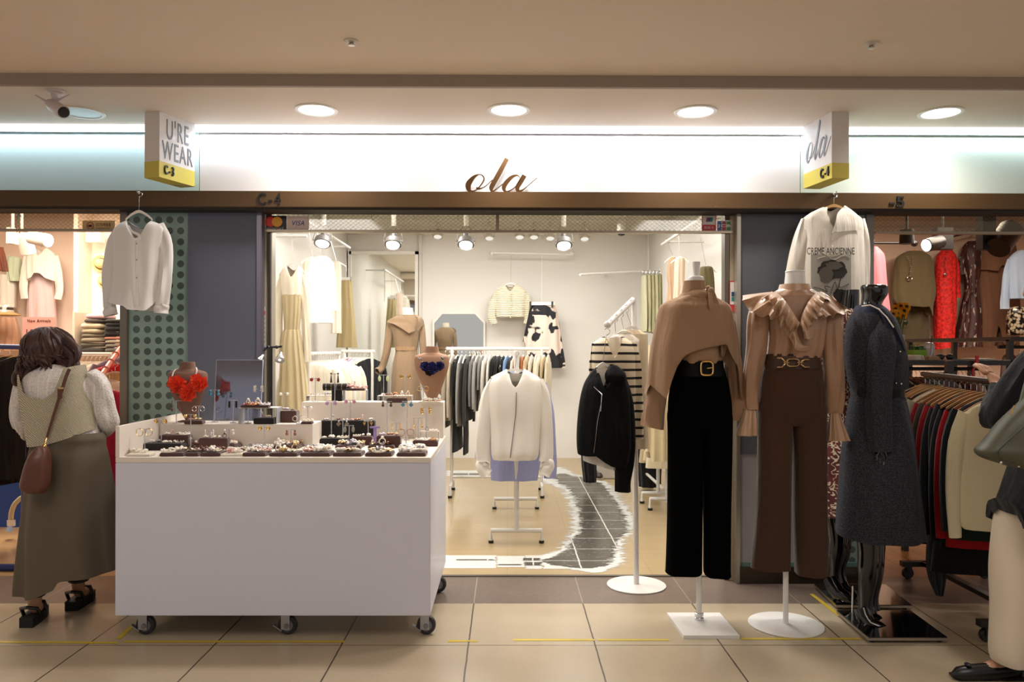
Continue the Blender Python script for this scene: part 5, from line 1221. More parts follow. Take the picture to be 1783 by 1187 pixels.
t = garment('shirt', 'pale blue shirt hanging directly behind the white zip jacket', 'shirt', 5.62,
    [(646, 880, 914, .03), (656, 862, 936, .05), (668, 850, 948, .06), (700, 846, 952, .06), (780, 852, 944, .06), (835, 856, 936, .07)], bluesh,
    [[(856, 668, 10), (845, 720, 12), (840, 780, 12), (838, 800, 10)], [(942, 668, 10), (953, 720, 12), (957, 790, 12), (958, 832, 10)]], amp=.012, k=7, n=48)
for i, (Y, colr, nm, dx) in enumerate([(5.85, '#2b2b33', 'charcoal', 0), (6.05, '#c9c4b8', 'oatmeal', 2), (6.25, '#8f9a86', 'sage green', -2), (6.45, '#44474f', 'slate grey', 2)]):
    t = garment('top', '%s top hanging %s behind the pale blue shirt on T rack' % (nm, ordn(i)), 'top', Y, [(646, 882+dx, 914+dx, .03), (660, 860+dx, 936+dx, .04), (672, 853+dx, 942+dx, .05), (760, 853+dx, 940+dx, .05), (800, 856+dx, 936+dx, .05)], cloth(colr), amp=.01, n=36)
    add_hanger('hanger', 'white hanger holding the %s top on T rack' % nm, W(897+dx, 642, Y), .16, WHITE_P, hook_to=(f0.x, Y, 1.375), drop=.06)
add_hanger('hanger', 'white hanger holding the pale blue shirt on T rack', W(897, 642, 5.62), .17, WHITE_P, hook_to=(f0.x, 5.62, 1.375), drop=.06)

# --- black zip jacket on its waterfall stand
Yk = 4.28
pc = G(1108, 1019, 0)
t = thing('garment_stand', 'white pole stand with round base and sloping arm holding jacket and cardigans', 'garment stand', (pc.x, pc.y, 0))
build('base_plate', MB().lathe((pc.x, pc.y, 0), [(.170, 0), (.173, .003), (.172, .007), (.001, .010)], 56), whitepaint, t)
pt_ = W(1104, 517, pc.y); build('pole', MB().tube([(pc.x, pc.y, .008), pt_], .0165, 16), whitepaint, t)
arm1 = W(1058, 565, 4.34); arm0 = W(1102, 522, pc.y-.01)
build('arm', MB().tube([arm0, arm1], .016, 16), whitepaint, t)
build('arm_cap', MB().ball(arm1, .021, 14, (1, .5, 1)), whitepaint, t)
for k in range(5):
    c = arm0.lerp(arm1, .12+.2*k); build('arm_ring', MB().torus(c, .018, .0025, 16, 6, (.5, -.6, -.5)), CHROME, t)
add_hanger('hanger', 'broad white hanger showing at neck of the black jacket', W(1050, 629, Yk), .055, WHITE_P, hook_to=W(1057, 572, Yk), drop=.05, th=.03)
blk2 = cloth('#0a0a0b', .8, sheen=0, spec=.15, wr=.9)
t = garment('zip_jacket', 'black hooded zip jacket hanging on white pole stand', 'jacket', Yk,
    [(634, 1044, 1068, .04), (641, 1036, 1078, .06), (652, 1026, 1086, .08), (670, 1016, 1092, .10), (700, 1009, 1096, .11), (740, 1005, 1098, .12), (775, 1004, 1098, .12), (795, 1006, 1095, .11), (812, 1008, 1090, .10)], blk2,
    [[(1080, 660, 10), (1086, 700, 15), (1088, 760, 18), (1087, 810, 17), (1085, 838, 13), (1084, 856, 12)]], amp=.014, k=5, n=60, neck=(1051, 13, 676, 648, 634), hem=[(1003, 789), (1020, 791), (1035, 790), (1048, 800), (1062, 808), (1100, 815)])
build('hood', loft([(636, 1062, 1074, .04), (646, 1054, 1086, .06), (656, 1052, 1090, .07), (668, 1056, 1088, .05)], Yk-.04, amp=.006), blk2, t)
build('inner_top', strip([(1038, 641), (1041, 655), (1044, 670), (1047, 680)], [(1064, 641), (1058, 655), (1052, 670), (1048, 680)], Yk-.06, .002, 1), cloth('#d6d2cc'), t)
build('zip', MB().tube([W(1034, 673, Yk-.10), W(1048, 686, Yk-.115), W(1047, 700, Yk-.118), W(1046, 716, Yk-.12)], .0022, 6), CHROME, t)
build('zip', MB().tube([W(1047, 700, Yk-.12), W(1040, 735, Yk-.128), W(1037, 765, Yk-.13), W(1034, 788, Yk-.128)], .0016, 6), CHROME, t)
garment('top', 'white top showing below hem of the black jacket', 'top', Yk+.04, [(770, 1016, 1080, .05), (800, 1015, 1076, .06), (818, 1020, 1074, .06)], cloth('#d9d4cb'), amp=.008, n=36, hem=[(1015, 801), (1040, 808), (1076, 820)])
def striped():
    t = NT('striped_knit'); co = t.coord(); p = t.xyz(co)
    z = t.math('ADD', p[2], t.math('MULTIPLY', t.noise(6, 2), .012)); f = t.step(t.math('FRACT', t.math('DIVIDE', z, .047)), .70, .03)
    t.put(t.b.inputs['Base Color'], t.mix(f, lin('#e0d3b8'), lin('#100e10'))); t.b.inputs['Roughness'].default_value = .9; t.bump(t.noise(400), .3); return t.m
STR = striped()
t = garment('cardigan', 'cream knit cardigan with black stripes hanging on the sloping arm', 'cardigan', 4.42,
    [(586, 1050, 1086, .03), (592, 1040, 1094, .05), (600, 1032, 1102, .06), (620, 1030, 1106, .07), (680, 1032, 1106, .07), (740, 1040, 1106, .07)], STR,
    [[(1098, 598, 10), (1104, 640, 13), (1108, 690, 12), (1110, 730, 11), (1112, 764, 9)], [(1038, 598, 8), (1035, 640, 9), (1036, 690, 9)]], amp=.01, k=6, n=56, seed=2, neck=(1068, 15, 622, 596, 586))
build('inner_neck', loft([(588, 1058, 1080, .03), (600, 1056, 1082, .035), (620, 1056, 1082, .04), (650, 1056, 1080, .04)], 4.405, amp=.002), cloth('#ddd0b8'), t)
add_hanger('hanger', 'white hanger of the striped cardigan on the sloping arm', W(1072, 584, 4.44), .085, WHITE_P, hook_to=arm0.lerp(arm1, .74)+EZ*.01, drop=.05)
for i, (px, py, Y, k, colr, nm, x0, x1, yb) in enumerate([(1086, 574, 4.48, .54, '#e4dccf', 'white', 1056, 1112, 700), (1099, 566, 4.52, .34, '#d6c6a8', 'beige', 1066, 1128, 780)]):
    add_hanger('hanger', 'white hanger of the %s cardigan on the sloping arm' % nm, W(px, py, Y), .09, WHITE_P, hook_to=arm0.lerp(arm1, k)+EZ*.01, drop=.05)
    garment('cardigan', '%s cardigan hanging behind the striped one on the sloping arm' % nm, 'cardigan', Y, [(py+8, px-14, px+14, .03), (py+18, px-26, px+26, .04), (py+34, x0, x1, .05), (yb, x0+4, x1, .06)], cloth(colr), amp=.01, n=40, seed=i)
# ================================================================== MIDDLE SHOP
def rowmb(rows, sleeves=(), **kw):
    q = loft3([(z, -w_, w_, 0, th) for z, w_, th in rows], **kw)
    for sg, P in sleeves:
        pts = [Vector((sg*x, y, z)) for x, y, z, r in P]; rs = [p[3] for p in P]; I = interp([[i, *p, r] for i, (p, r) in enumerate(zip([tuple(v) for v in pts], rs))], 3)
        q.tube([p[1:4] for p in I], [p[4] for p in I], 10, False)
    return q
GP = {}
def gproto(kind):
    if kind in GP: return GP[kind]
    if kind == 'top': q = rowmb([(-.005, .05, .02), (-.03, .12, .035), (-.06, .18, .04), (-.10, .205, .045), (-.3, .20, .05), (-.58, .21, .05)], [(s, [(.19, 0, -.07, .03), (.225, 0, -.18, .042), (.24, .01, -.36, .04), (.235, .01, -.55, .03)]) for s in (-1, 1)], n=28, sub=3, amp=.012, seed=1)
    elif kind == 'dress': q = rowmb([(-.005, .05, .02), (-.03, .12, .035), (-.06, .18, .04), (-.12, .19, .045), (-.38, .16, .045), (-.7, .20, .055), (-1.0, .24, .06)], [(s, [(.18, 0, -.07, .03), (.21, 0, -.2, .04), (.22, .01, -.42, .03)]) for s in (-1, 1)], n=30, sub=3, amp=.014, seed=2)
    elif kind == 'trousers': q = rowmb([(-.03, .11, .02), (-.1, .12, .035), (-.3, .115, .035), (-.9, .125, .035)], n=26, sub=3, amp=.012, seed=3)
    elif kind == 'knit': q = rowmb([(-.005, .07, .03), (-.03, .14, .045), (-.06, .20, .05), (-.12, .235, .06), (-.5, .23, .065), (-.56, .20, .055)], [(s, [(.2, 0, -.07, .04), (.245, 0, -.2, .05), (.26, .02, -.4, .045), (.25, .02, -.60, .035)]) for s in (-1, 1)], n=28, sub=3, amp=.010, seed=5)
    me = bpy.data.meshes.new(kind); me.from_pydata(q.v, [], q.f); me.polygons.foreach_set('use_smooth', [True]*len(me.polygons)); me.materials.append(WHITE_P); GP[kind] = me; return me
HP = {}
def hproto(key, m_):
    if key not in HP:
        h = add_hanger('hanger', 'x', (0, 0, 0), .19, m_, drop=.075); HP[key] = [(c.data, c.name.split('.')[0]) for c in kids(h)]
        for c in kids(h): bpy.data.objects.remove(c)
        bpy.data.objects.remove(h)
    return HP[key]
PALEWOOD = mat('#b98f5c', .45, name='pale_wood'); 
CATN = dict(top='top', dress='dress', trousers='trousers', knit='sweater')
def rack_row(P0, P1, items, rz, desc, end='left', hk='white', hcol=None, s=1, jit=.06, hz=.065, skip_h=False, hs=None):
    "items: (colour hex, colour word, kind, length scale); P0..P1 ends of the rail"
    P0 = Vector(P0); P1 = Vector(P1); n = len(items); hp = hproto(hk, hcol or WHITE_P); rr = random.Random(desc)
    for i, (hexc, word, kind, ls) in enumerate(items):
        ys_ = max(.25, min(1, (P1-P0).length/n/.10)); p = P0.lerp(P1, (i+.5)/n); a = rz+rr.uniform(-jit, jit); loc = p-EZ*(hz-.012)
        h = bpy.data.objects.new('hanger', None); COL.objects.link(h); h.location = loc; h.rotation_euler = (0, 0, a); h.scale = (s,)*3
        setp(h, '%s hanger of the %s %s on %s' % ({'white': 'white', 'wood': 'wooden', 'pink': 'pale pink'}[hk], ordn(i), CATN[kind], desc), 'hanger', 'hangers on '+desc)
        for me, nm in hp: c = bpy.data.objects.new(nm, me); COL.objects.link(c); c.parent = h
        if hexc is None: continue
        o = bpy.data.objects.new(CATN[kind], gproto(kind)); COL.objects.link(o); o.location = loc-EZ*.012; o.rotation_euler = (0, 0, a); o.scale = (s, s*ys_, ls*s)
        o.material_slots[0].link = 'OBJECT'; o.material_slots[0].material = hexc if not isinstance(hexc, str) else cloth(hexc)
        setp(o, '%s %s on %s, %s from its %s end' % (word, CATN[kind], desc, ordn(i), end), CATN[kind], 'clothes on '+desc)

# --- back rack
Yb = 7.45
t = thing('clothes_rack', 'long white clothes rack behind the cart and zip jacket', 'clothes rack', (X_(865, Yb), Yb, 0))
xl, xr = X_(787, Yb), X_(943, Yb); zr = Z_(607, Yb)
build('rail', MB().tube([(X_(777, Yb), Yb, zr), (X_(956, Yb), Yb, zr)], .016, 12), whitepaint, t)
for x in (xl, xr):
    build('post', MB().tube([(x, Yb, .10), (x, Yb, zr)], .015, 12), whitepaint, t)
    build('foot_bar', MB().tube([(x, Yb-.22, .02), (x, Yb-.22, .10), (x, Yb+.2, .10), (x, Yb+.2, .02)], .014, 10), whitepaint, t)
    for dy in (-.22, .2): build('rubber_foot', MB().cyl((x, Yb+dy, 0), .02, .022, 12), BLACK_P, t)
build('lower_bar', MB().tube([(xl, Yb, .16), (xr, Yb, .16)], .012, 10), whitepaint, t)
def floral(base, spots, sc=28, edge=.4):
    t = NT('print_cloth'); v = t.n('TexVoronoi'); v.inputs['Scale'].default_value = sc; t.put(v.inputs['Vector'], t.coord()); f = t.step(v.outputs[0], edge, .04); t.put(t.b.inputs['Base Color'], t.mix(f, lin(spots), lin(base))); t.b.inputs['Roughness'].default_value = .85; return t.m
items = [(floral('#8c8a80', '#cfc9bb', 14, .45), 'grey patterned', 'dress', .72), ('#b4a894', 'beige', 'knit', 1.15), ('#cbbfa9', 'light beige', 'top', 1.1), ('#0d0d0e', 'black', 'dress', .95), ('#9d9b97', 'pale grey', 'top', 1.2), ('#0f0f10', 'jet black', 'trousers', 1.1), ('#383838', 'charcoal', 'knit', 1.15), ('#7d7c7a', 'mid grey', 'top', .9), ('#a9a7a4', 'silver grey', 'top', .95),
         ('#8b8984', 'stone grey', 'dress', .8), ('#dad6ce', 'white', 'top', .8), ('#e2dcd2', 'off white', 'top', .7), ('#0b0b0c', 'black ruffled', 'top', .5), ('#121214', 'black', 'top', .6), (floral('#20251c', '#9aa08e', 20, .3), 'dark floral', 'dress', .75), ('#7c9cc9', 'sky blue', 'top', .7), ('#20222c', 'navy', 'top', .8), ('#dbd3c6', 'ivory', 'top', .8),
         ('#c9a070', 'caramel', 'top', .7), ('#9c5a2c', 'rust brown', 'top', .7), ('#c8b08c', 'sand', 'knit', .8), ('#e1d8c6', 'cream', 'top', .9), ('#dccfb2', 'butter cream', 'top', .9), ('#e4dac6', 'pale cream', 'knit', 1), ('#c9b58f', 'lace beige', 'dress', .8), ('#d4c7a8', 'wheat', 'knit', 1.1)]
rack_row((X_(772, Yb), Yb, zr), (X_(958, Yb), Yb, zr), items, R(82), 'the back rack', s=.95, jit=.05)

# --- two racks at the left behind the cart
def simple_rack(lab, A, B, zr, loc=None):
    A = Vector((A[0], A[1], zr)); B = Vector((B[0], B[1], zr)); d = (B-A).normalized(); nn = Vector((-d.y, d.x, 0))
    t = thing('clothes_rack', lab, 'clothes rack', ((A.x+B.x)/2, (A.y+B.y)/2, 0))
    build('rail', MB().tube([A-d*.03, B+d*.03], .016, 12), whitepaint, t)
    for P in (A, B):
        f = Vector((P.x, P.y, .05)); build('post', MB().tube([f, P], .015, 12), whitepaint, t)
        build('foot_bar', MB().tube([f-nn*.2-EZ*.035, f-nn*.2, f+nn*.2, f+nn*.2-EZ*.035], .014, 10), whitepaint, t)
    return A, B
A, B = simple_rack('white clothes rack of cream blouses at the left behind the cart', (X_(538, 6.4), 6.4), (X_(590, 7.3), 7.3), 1.345)
creams = [('#e8e0cf', 'cream'), ('#efe9dd', 'white'), ('#e3d3ce', 'pale pink'), ('#e9dfb8', 'pale yellow'), ('#ece5d6', 'ivory'), ('#d8cdbd', 'oatmeal'), ('#f0ece4', 'bright white'), ('#dfe0cd', 'pale green')]
rack_row(A, B, [(creams[i % 8][0], creams[i % 8][1], 'top', .95+.03*(i % 3)) for i in range(13)], R(12), 'the left cream rack', end='front', s=.98)
A, B = simple_rack('white clothes rack with lilac and maroon clothes left of the trench mannequin', (X_(600, 7.7), 7.7), (X_(648, 7.6), 7.6), 1.36)
rack_row(A, B, [('#e9e2d6', 'white', 'top', 1), (floral('#7b1c3f', '#e0a9a0', 12, .5), 'maroon floral', 'dress', .8), ('#a79bb4', 'lilac', 'dress', .8), ('#b6abc0', 'pale lilac', 'top', 1.1), ('#e3d9c0', 'cream', 'dress', .9), ('#ddd0b2', 'butter', 'dress', .9), ('#111318', 'black', 'dress', .9)], R(60), 'the lilac rack', s=1)

# --- left wall: rails, dress, cream clothes, trousers
t = thing('wall_rail', 'white rail on brackets along the left wall of the shop', 'rail', (-1.75, 7.6, 2.49))
build('pipe', MB().tube([(-1.75, 6.6, 2.5), (-1.75, 8.6, 2.5)], .014, 12), whitepaint, t)
for y in (6.7, 8.5): build('bracket', MB().tube([(-2.03, y, 2.5), (-1.75, y, 2.5)], .01, 8).tube([(-1.75, 8.55, 2.5), (-1.75, 8.55, 2.05)], .004, 6), whitepaint, t)
t = thing('wall_rail', 'short white wall bracket above the long beige dress', 'rail', (-1.85, 6.2, 2.27))
build('pipe', MB().tube([(-2.03, 6.2, 2.285), (-1.6, 6.2, 2.285)], .013, 12), whitepaint, t); build('end_disc', MB().lathe((-2.029, 6.2, 2.285), [(.035, 0), (.033, .008), (.001, .01)], 20, (1, 0, 0)), whitepaint, t)
Yd = 6.2
crm = cloth('#e6dcc8'); khk = cloth('#c2b18c')
add_hanger('hanger', 'white hanger of the long beige dress on the left wall bracket', W(510, 455, Yd), .11, WHITE_P, hook_to=(X_(508, Yd), Yd, 2.30), drop=.10)
t = garment('long_dress', 'long beige dress with gathered khaki skirt hanging at the left wall', 'dress', Yd,
    [(463, 498, 521, .03), (470, 491, 527, .05), (490, 490, 527, .07), (512, 492, 526, .07), (514, 492, 526, .072)], crm, [[(493, 476, 6), (486, 510, 8), (482, 560, 10), (481, 620, 11)], [(526, 478, 4), (530, 520, 6), (533, 580, 7), (536, 630, 6)]], amp=.006, n=48, neck=(510, 10, 484, 470, 462), body='bodice')
build('skirt', loft([(513, 492, 526, .072), (545, 494, 524, .07), (572, 495, 522, .06), (577, 493, 523, .065), (600, 490, 527, .08), (660, 487, 534, .10), (730, 483, 540, .12)], Yd, amp=.022, k=13, n=96, lown=.8, sub=6), khk, t)
for i, (nm, Y, rows, colr, sl) in enumerate([
    ('cream blouse with long sleeves', 6.8, [(448, 537, 551, .03), (456, 530, 556, .05), (480, 529, 556, .06), (562, 531, 553, .06)], '#eee6d4', [[(531, 460, 5), (528, 500, 6), (529, 555, 5)]]),
    ('white ruffled hem blouse', 7.1, [(446, 552, 568, .03), (454, 546, 577, .05), (480, 545, 578, .06), (540, 546, 579, .07), (562, 544, 581, .09)], '#f3eee2', [[(577, 458, 4), (581, 500, 5), (582, 540, 5)]]),
    ('blush pink lace top', 7.6, [(455, 581, 590, .03), (464, 577, 594, .05), (520, 577, 594, .06), (580, 578, 594, .07)], '#e6cfc0', [])]):
    px = (rows[0][1]+rows[0][2])/2
    add_hanger('hanger', 'white hanger of the %s on left wall rail' % nm, W(px, rows[0][0]-2, Y), .10, WHITE_P, hook_to=(-1.75, Y, 2.515), drop=.05, rz=R(25))
    garment('blouse', '%s on the left wall rail, %s from the front' % (nm, ordn(i)), 'blouse', Y, rows, cloth(colr), sl, amp=.014, n=48, seed=i)
t = thing('trousers', 'khaki wide trousers on clip hanger beside the tall mirror', 'trousers', W(605, 603, 8.2))
build('body', loft([(488, 594, 613, .04), (500, 593, 614, .06), (530, 591, 616, .08), (605, 586, 622, .10)], 8.2, amp=.02, k=9, n=64, lown=.8), cloth('#a3926a'), t)
t = thing('clip_hanger', 'white clip hanger holding the khaki wide trousers', 'hanger', W(603, 484, 8.2))
build('bar', MB().box(W(594, 488, 8.19), W(612, 483, 8.21)), WHITE_P, t); build('clip', MB().box(W(592.5, 491, 8.17), W(594.5, 482, 8.22)).box(W(610.5, 491, 8.17), W(612.5, 482, 8.22)), BLACK_P, t)
build('hook', MB().tube([W(603, 484, 8.2), W(603, 440, 8.2), (-1.75, 8.2, 2.515)], .002, 6), CHROME, t)
# --- tall mirror
def mirror_m():
    t = NT('mirror'); t.b.inputs['Base Color'].default_value = (.86, .88, .84, 1); t.b.inputs['Metallic'].default_value = 1; t.b.inputs['Roughness'].default_value = .03; return t.m
MIR = mirror_m(); Ym = 9.80
t = thing('wall_mirror', 'tall mirror in white frame standing at left of the back wall', 'mirror', (X_(667, Ym), Ym, 0))
x0, x1, zt = X_(606, Ym), X_(728, Ym), Z_(438, Ym); fw = .04
build('frame', MB().box((x0, Ym-.02, 0), (x0+fw, Ym+.03, zt)).box((x1-fw, Ym-.02, 0), (x1, Ym+.03, zt)).box((x0, Ym-.02, zt-fw), (x1, Ym+.03, zt)).box((x0, Ym-.02, 0), (x1, Ym+.03, .08)), mat('#dcd8d0', .4), t, smooth=False)
build('glass', MB().box((x0+fw, Ym, .08), (x1-fw, Ym+.01, zt-fw)), MIR, t, smooth=False)
struct('trim_19', MB().box((X_(729, Ym), 9.80, 0), (X_(734, Ym), 9.86, 2.82)), mat('#cfcac2', .6))
# --- octagonal mirror
Yo = 9.82; t = thing('wall_mirror', 'octagonal mirror with white frame on the back wall behind the tan bust', 'mirror', W(800, 690, Yo))
def octo(e, y): 
    P = [(768, 541), (829, 541), (845, 558), (845, 680), (829, 697), (768, 697), (753, 680), (753, 558)]; c = W(799, 619, y)
    return [c+(W(a, b, y)-c)*e for a, b in P]
o1 = octo(1, Yo-.02); o2 = octo(.93, Yo-.02); o3 = octo(1, Yo+.03); n = 8
build('frame', MB().add(o1+o2+o3, [(i, (i+1) % n, n+(i+1) % n, n+i) for i in range(n)]+[(i, 2*n+i, 2*n+(i+1) % n, (i+1) % n) for i in range(n)]), mat('#d9d4cc', .35), t, smooth=False)
build('glass', MB().add(octo(.94, Yo-.012)+octo(.94, Yo), [tuple(range(8)), tuple(range(15, 7, -1))]), MIR, t, smooth=False)
# --- trench mannequin
Yt = 7.5; trench = cloth('#8b745c')
t = thing('mannequin', 'headless mannequin in beige wrap trench dress left of the tan bust', 'mannequin', (X_(708, Yt), Yt, 0))
build('base_plate', MB().lathe((X_(708, Yt), Yt, 0), [(.17, 0), (.17, .008), (.001, .01)], 32), whitepaint, t); build('pole', MB().tube([(X_(708, Yt), Yt, .01), (X_(708, Yt), Yt, .8)], .014, 12), whitepaint, t)
build('neck', loft([(536, 701, 718, .04), (538, 700, 719, .045), (556, 701, 720, .05)], Yt, amp=0, cap=True), mat('#d8cfbf', .5), t)
build('dress', loft([(548, 694, 724, .05), (554, 682, 732, .07), (562, 675, 736, .09), (580, 683, 731, .11), (595, 686, 729, .10), (607, 689, 727, .09), (612, 689, 727, .09), (640, 684, 730, .12), (700, 680, 734, .15), (820, 672, 742, .2)], Yt, amp=.012, k=7, n=56), trench, t)
build('collar', strip([(694, 550, 0), (684, 553, -.05), (674, 560, -.05), (690, 566, -.11), (712, 580, -.12)], [(700, 547, -.02), (704, 553, -.08), (708, 560, -.10), (716, 566, -.11), (724, 575, -.11)], Yt-.03, .004, 1), trench, t)
build('collar', strip([(722, 549, 0), (726, 552, -.05), (728, 560, -.08), (724, 572, -.1)], [(726, 548, 0), (734, 553, -.02), (738, 562, 0), (728, 576, -.08)], Yt-.03, .004, 1), trench, t)
build('belt', loft([(603, 688, 727, .097), (610, 688, 727, .097)], Yt, amp=0, grow=0), cloth('#97795a'), t)
build('sleeve', sleeve([(679, 562, 6), (676, 590, 7), (671, 620, 6.5), (665, 640, 6), (656, 646, 5, -.05)], Yt, flat=.9), trench, t)
build('sleeve', sleeve([(733, 562, 5), (735, 590, 6), (737, 620, 6), (738, 640, 6)], Yt, flat=.9), trench, t)
# --- back wall rail, cardigan and printed skirt
Yr = 9.62
t = thing('wall_rail', 'short white rail on the back wall holding cardigan and printed skirt', 'rail', W(926, 441, Yr))
build('pipe', MB().tube([W(857, 440, Yr), W(996, 443, Yr)], .013, 12), whitepaint, t)
for px in (859, 994): build('bracket', MB().tube([W(px, 441, Yr), W(px, 441, 9.86)], .012, 10), whitepaint, t); build('end_ball', MB().ball(W(px-2 if px < 900 else px+2, 441, Yr), .028, 12), whitepaint, t)
Yq = 9.62
t = NT('fringe_knit'); t.b.inputs['Base Color'].default_value = lin('#efe7d2'); wv = t.n('TexWave', None); wv.bands_direction = 'Z'; wv.inputs['Scale'].default_value = 14; wv.inputs['Distortion'].default_value = 2.5; t.put(wv.inputs['Vector'], t.coord())
t.put(t.b.inputs['Base Color'], t.mix(wv.outputs[1], lin('#d9cba8'), lin('#f3ecd9'))); t.bump(wv.outputs[1], .8, .01); t.b.inputs['Roughness'].default_value = .95; FK = t.m
add_hanger('hanger', 'white hanger of the cream fringed cardigan on the back wall', W(889, 491, Yq), .16, WHITE_P, hook_to=W(890, 440, Yq), drop=.08)
t = garment('cardigan', 'cream fringed short cardigan hanging on the back wall', 'cardigan', Yq,
    [(495, 878, 900, .03), (503, 868, 912, .05), (512, 862, 916, .06), (530, 863, 915, .07), (552, 864, 913, .07)], FK,
    [[(864, 512, 6), (858, 530, 7.5), (856, 550, 7.5), (860, 564, 6)], [(914, 512, 6), (918, 530, 7), (920, 552, 7), (917, 564, 6)]], amp=.012, n=48, neck=(888, 9, 508, 500, 494))
build('placket', MB().tube([W(889, 511, Yq-.085), W(890, 530, Yq-.09), W(889, 553, Yq-.09)], .008, 6), FK, t)
def brush_print():
    t = NT('brush_print'); co = t.coord(); v = t.scaled((1.3, 1, .9), co); n = t.noise(5.5, 2, v, .5); n2 = t.noise(3.2, 1, t.scaled((.5, 1, 2.2), co))
    f = t.step(n, .55, .01); g = t.step(n2, .60, .01); fm = t.math('MAXIMUM', f, g); p = t.noise(2, 1)
    t.put(t.b.inputs['Base Color'], t.mix(fm, t.mix(t.step(p, .62, .05), lin('#ddc9bb'), lin('#b9989a')), lin('#17181c'))); t.b.inputs['Roughness'].default_value = .8; return t.m
t = thing('skirt', 'long black and cream brush print skirt hanging on the back wall', 'skirt', W(945, 640, Yq))
build('body', loft([(529, 924, 966, .06), (545, 921, 970, .09), (590, 912, 978, .12), (640, 905, 985, .14)], Yq-.05, amp=.03, k=9, n=80, lown=.9, sub=7, hem=[(905, 596), (913, 594), (917, 620), (955, 622), (960, 642), (985, 642)], hemback=False), brush_print(), t)
t = thing('clip_hanger', 'white clip hanger of the brush print skirt', 'hanger', W(944, 528, Yq))
build('bar', MB().box(W(923, 531, Yq-.12), W(966, 526, Yq-.10)), WHITE_P, t); build('clip', MB().box(W(922, 535, Yq-.14), W(925, 525, Yq-.09)), BLACK_P, t); build('clip', MB().box(W(960, 535, Yq-.14), W(963, 525, Yq-.09)), BLACK_P, t)
build('hook', MB().tube([W(943, 527, Yq-.11), W(943, 515, Yq-.05), W(943, 440, Yq)], .003, 6), WHITE_P, t)
# --- right side: curved rail, khaki trousers, beige outfits
t = thing('wall_rail', 'curved white rail at the right back corner of the shop', 'rail', W(1070, 478, 9.3))
C = [W(1010, 478, 9.05), W(1030, 476.5, 9.2), W(1060, 475, 9.32), W(1100, 473, 9.4), W(1135, 472, 9.4), W(1150, 471, 9.1)]
build('pipe', MB().tube([p[1:] for p in interp([[i, *p] for i, p in enumerate(C)], 5)], .014, 10), whitepaint, t)
build('bracket', MB().tube([W(1054, 476, 9.3), W(1054, 481, 9.4), W(1054, 478, 9.86)], .013, 8), whitepaint, t)
build('drop_pipe', MB().tube([W(1129, 471, 9.55), (W(1129, 471, 9.55).x, 9.55, 2.83)], .010, 8), whitepaint, t)
for i in range(5):
    x0 = 1118+i*6.2; t = thing('trousers', 'pale khaki trousers hanging at the right corner rail, %s from left' % ordn(i), 'trousers', W(x0+4, 575, 9.0), 'khaki trousers at the right corner rail')
    build('body', loft([(480-i*.3, x0, x0+8, .10), (500, x0-.5, x0+8.5, .12), (577+i, x0, x0+7.5, .14)], 9.1, amp=.018, k=5, n=36, seed=i), cloth(['#c9c6a8', '#b5b08c', '#a8a37e', '#bdb896', '#9c976f'][i]), t)
    build('clip', MB().torus(W(x0+4, 474, 9.1), .02, .004, 14, 6), CHROME, t)
t = thing('wall_rail', 'white rail high on the right wall of the shop', 'rail', (1.45, 6.4, 2.36))
build('pipe', MB().tube([(1.45, 5.6, 2.37), (1.45, 7.3, 2.37)], .014, 12), whitepaint, t)
for y in (5.8, 7.1): build('bracket', MB().tube([(1.79, y, 2.37), (1.45, y, 2.37)], .01, 8), whitepaint, t)
for i, (nm, Y, px, rows, colr, word) in enumerate([('outfit', 7.1, 1172, [(448, 1168, 1177, .03), (456, 1163, 1182, .05), (480, 1161, 1184, .06), (500, 1163, 1182, .06), (526, 1160, 1186, .08)], '#bfa183', 'tan belted'),
     ('dress', 6.6, 1184, [(448, 1180, 1188, .03), (456, 1175, 1193, .05), (500, 1174, 1192, .06), (530, 1172, 1194, .07)], '#dcc7b0', 'pale pink'), ('jacket', 5.95, 1229, [(464, 1222, 1237, .04), (470, 1218, 1241, .06), (500, 1217, 1243, .08), (540, 1218, 1242, .08)], '#5f5638', 'olive green')]):
    add_hanger('hanger', 'white hanger of the %s %s on right wall rail' % (word, nm), W(px, rows[0][0]-3, Y), .08, WHITE_P, hook_to=(1.45, Y, 2.385), drop=.05, rz=R(-30))
    garment(nm, '%s %s hanging on the right wall rail behind the tan mannequin' % (word, nm), nm, Y, rows, cloth(colr), amp=.014, n=44, seed=i)
# rack with beige clothes between jacket stand and tan mannequin
t = thing('clothes_rack', 'white T foot rack with beige clothes left of the tan mannequin', 'clothes rack', (1.3, 6.9, 0))
for (px, py, pyb, hw) in [(1140, 858, 876, 22), (1155, 868, 888, 23)]:
    f = G(px, pyb, 0); s_ = S(f.y); z = Z_(py, f.y, px)
    build('foot_bar', MB().tube([(f.x-hw*s_, f.y, .01), (f.x-hw*s_, f.y, z), (f.x+hw*s_, f.y, z), (f.x+hw*s_, f.y, .01)], .017, 10), whitepaint, t)
    build('rubber_foot', MB().cyl((f.x-hw*s_, f.y, 0), .022, .02, 12), BLACK_P, t)
    build('post', MB().tube([(f.x+.03, f.y, z), (f.x+.03, f.y, 1.5)], .016, 12), whitepaint, t)
a = G(1144, 876, 0); b = G(1158, 888, 0)
build('brace', MB().tube([W(1122, 821, 7.6), W(1156, 852, 7.0)], .014, 8), whitepaint, t)
build('rail', MB().tube([(a.x+.03, 7.2, 1.5), (b.x+.03, 6.5, 1.5)], .015, 12), whitepaint, t)
P0 = Vector((a.x+.03, 7.15, 1.5)); P1 = Vector((b.x+.03, 6.5, 1.5))
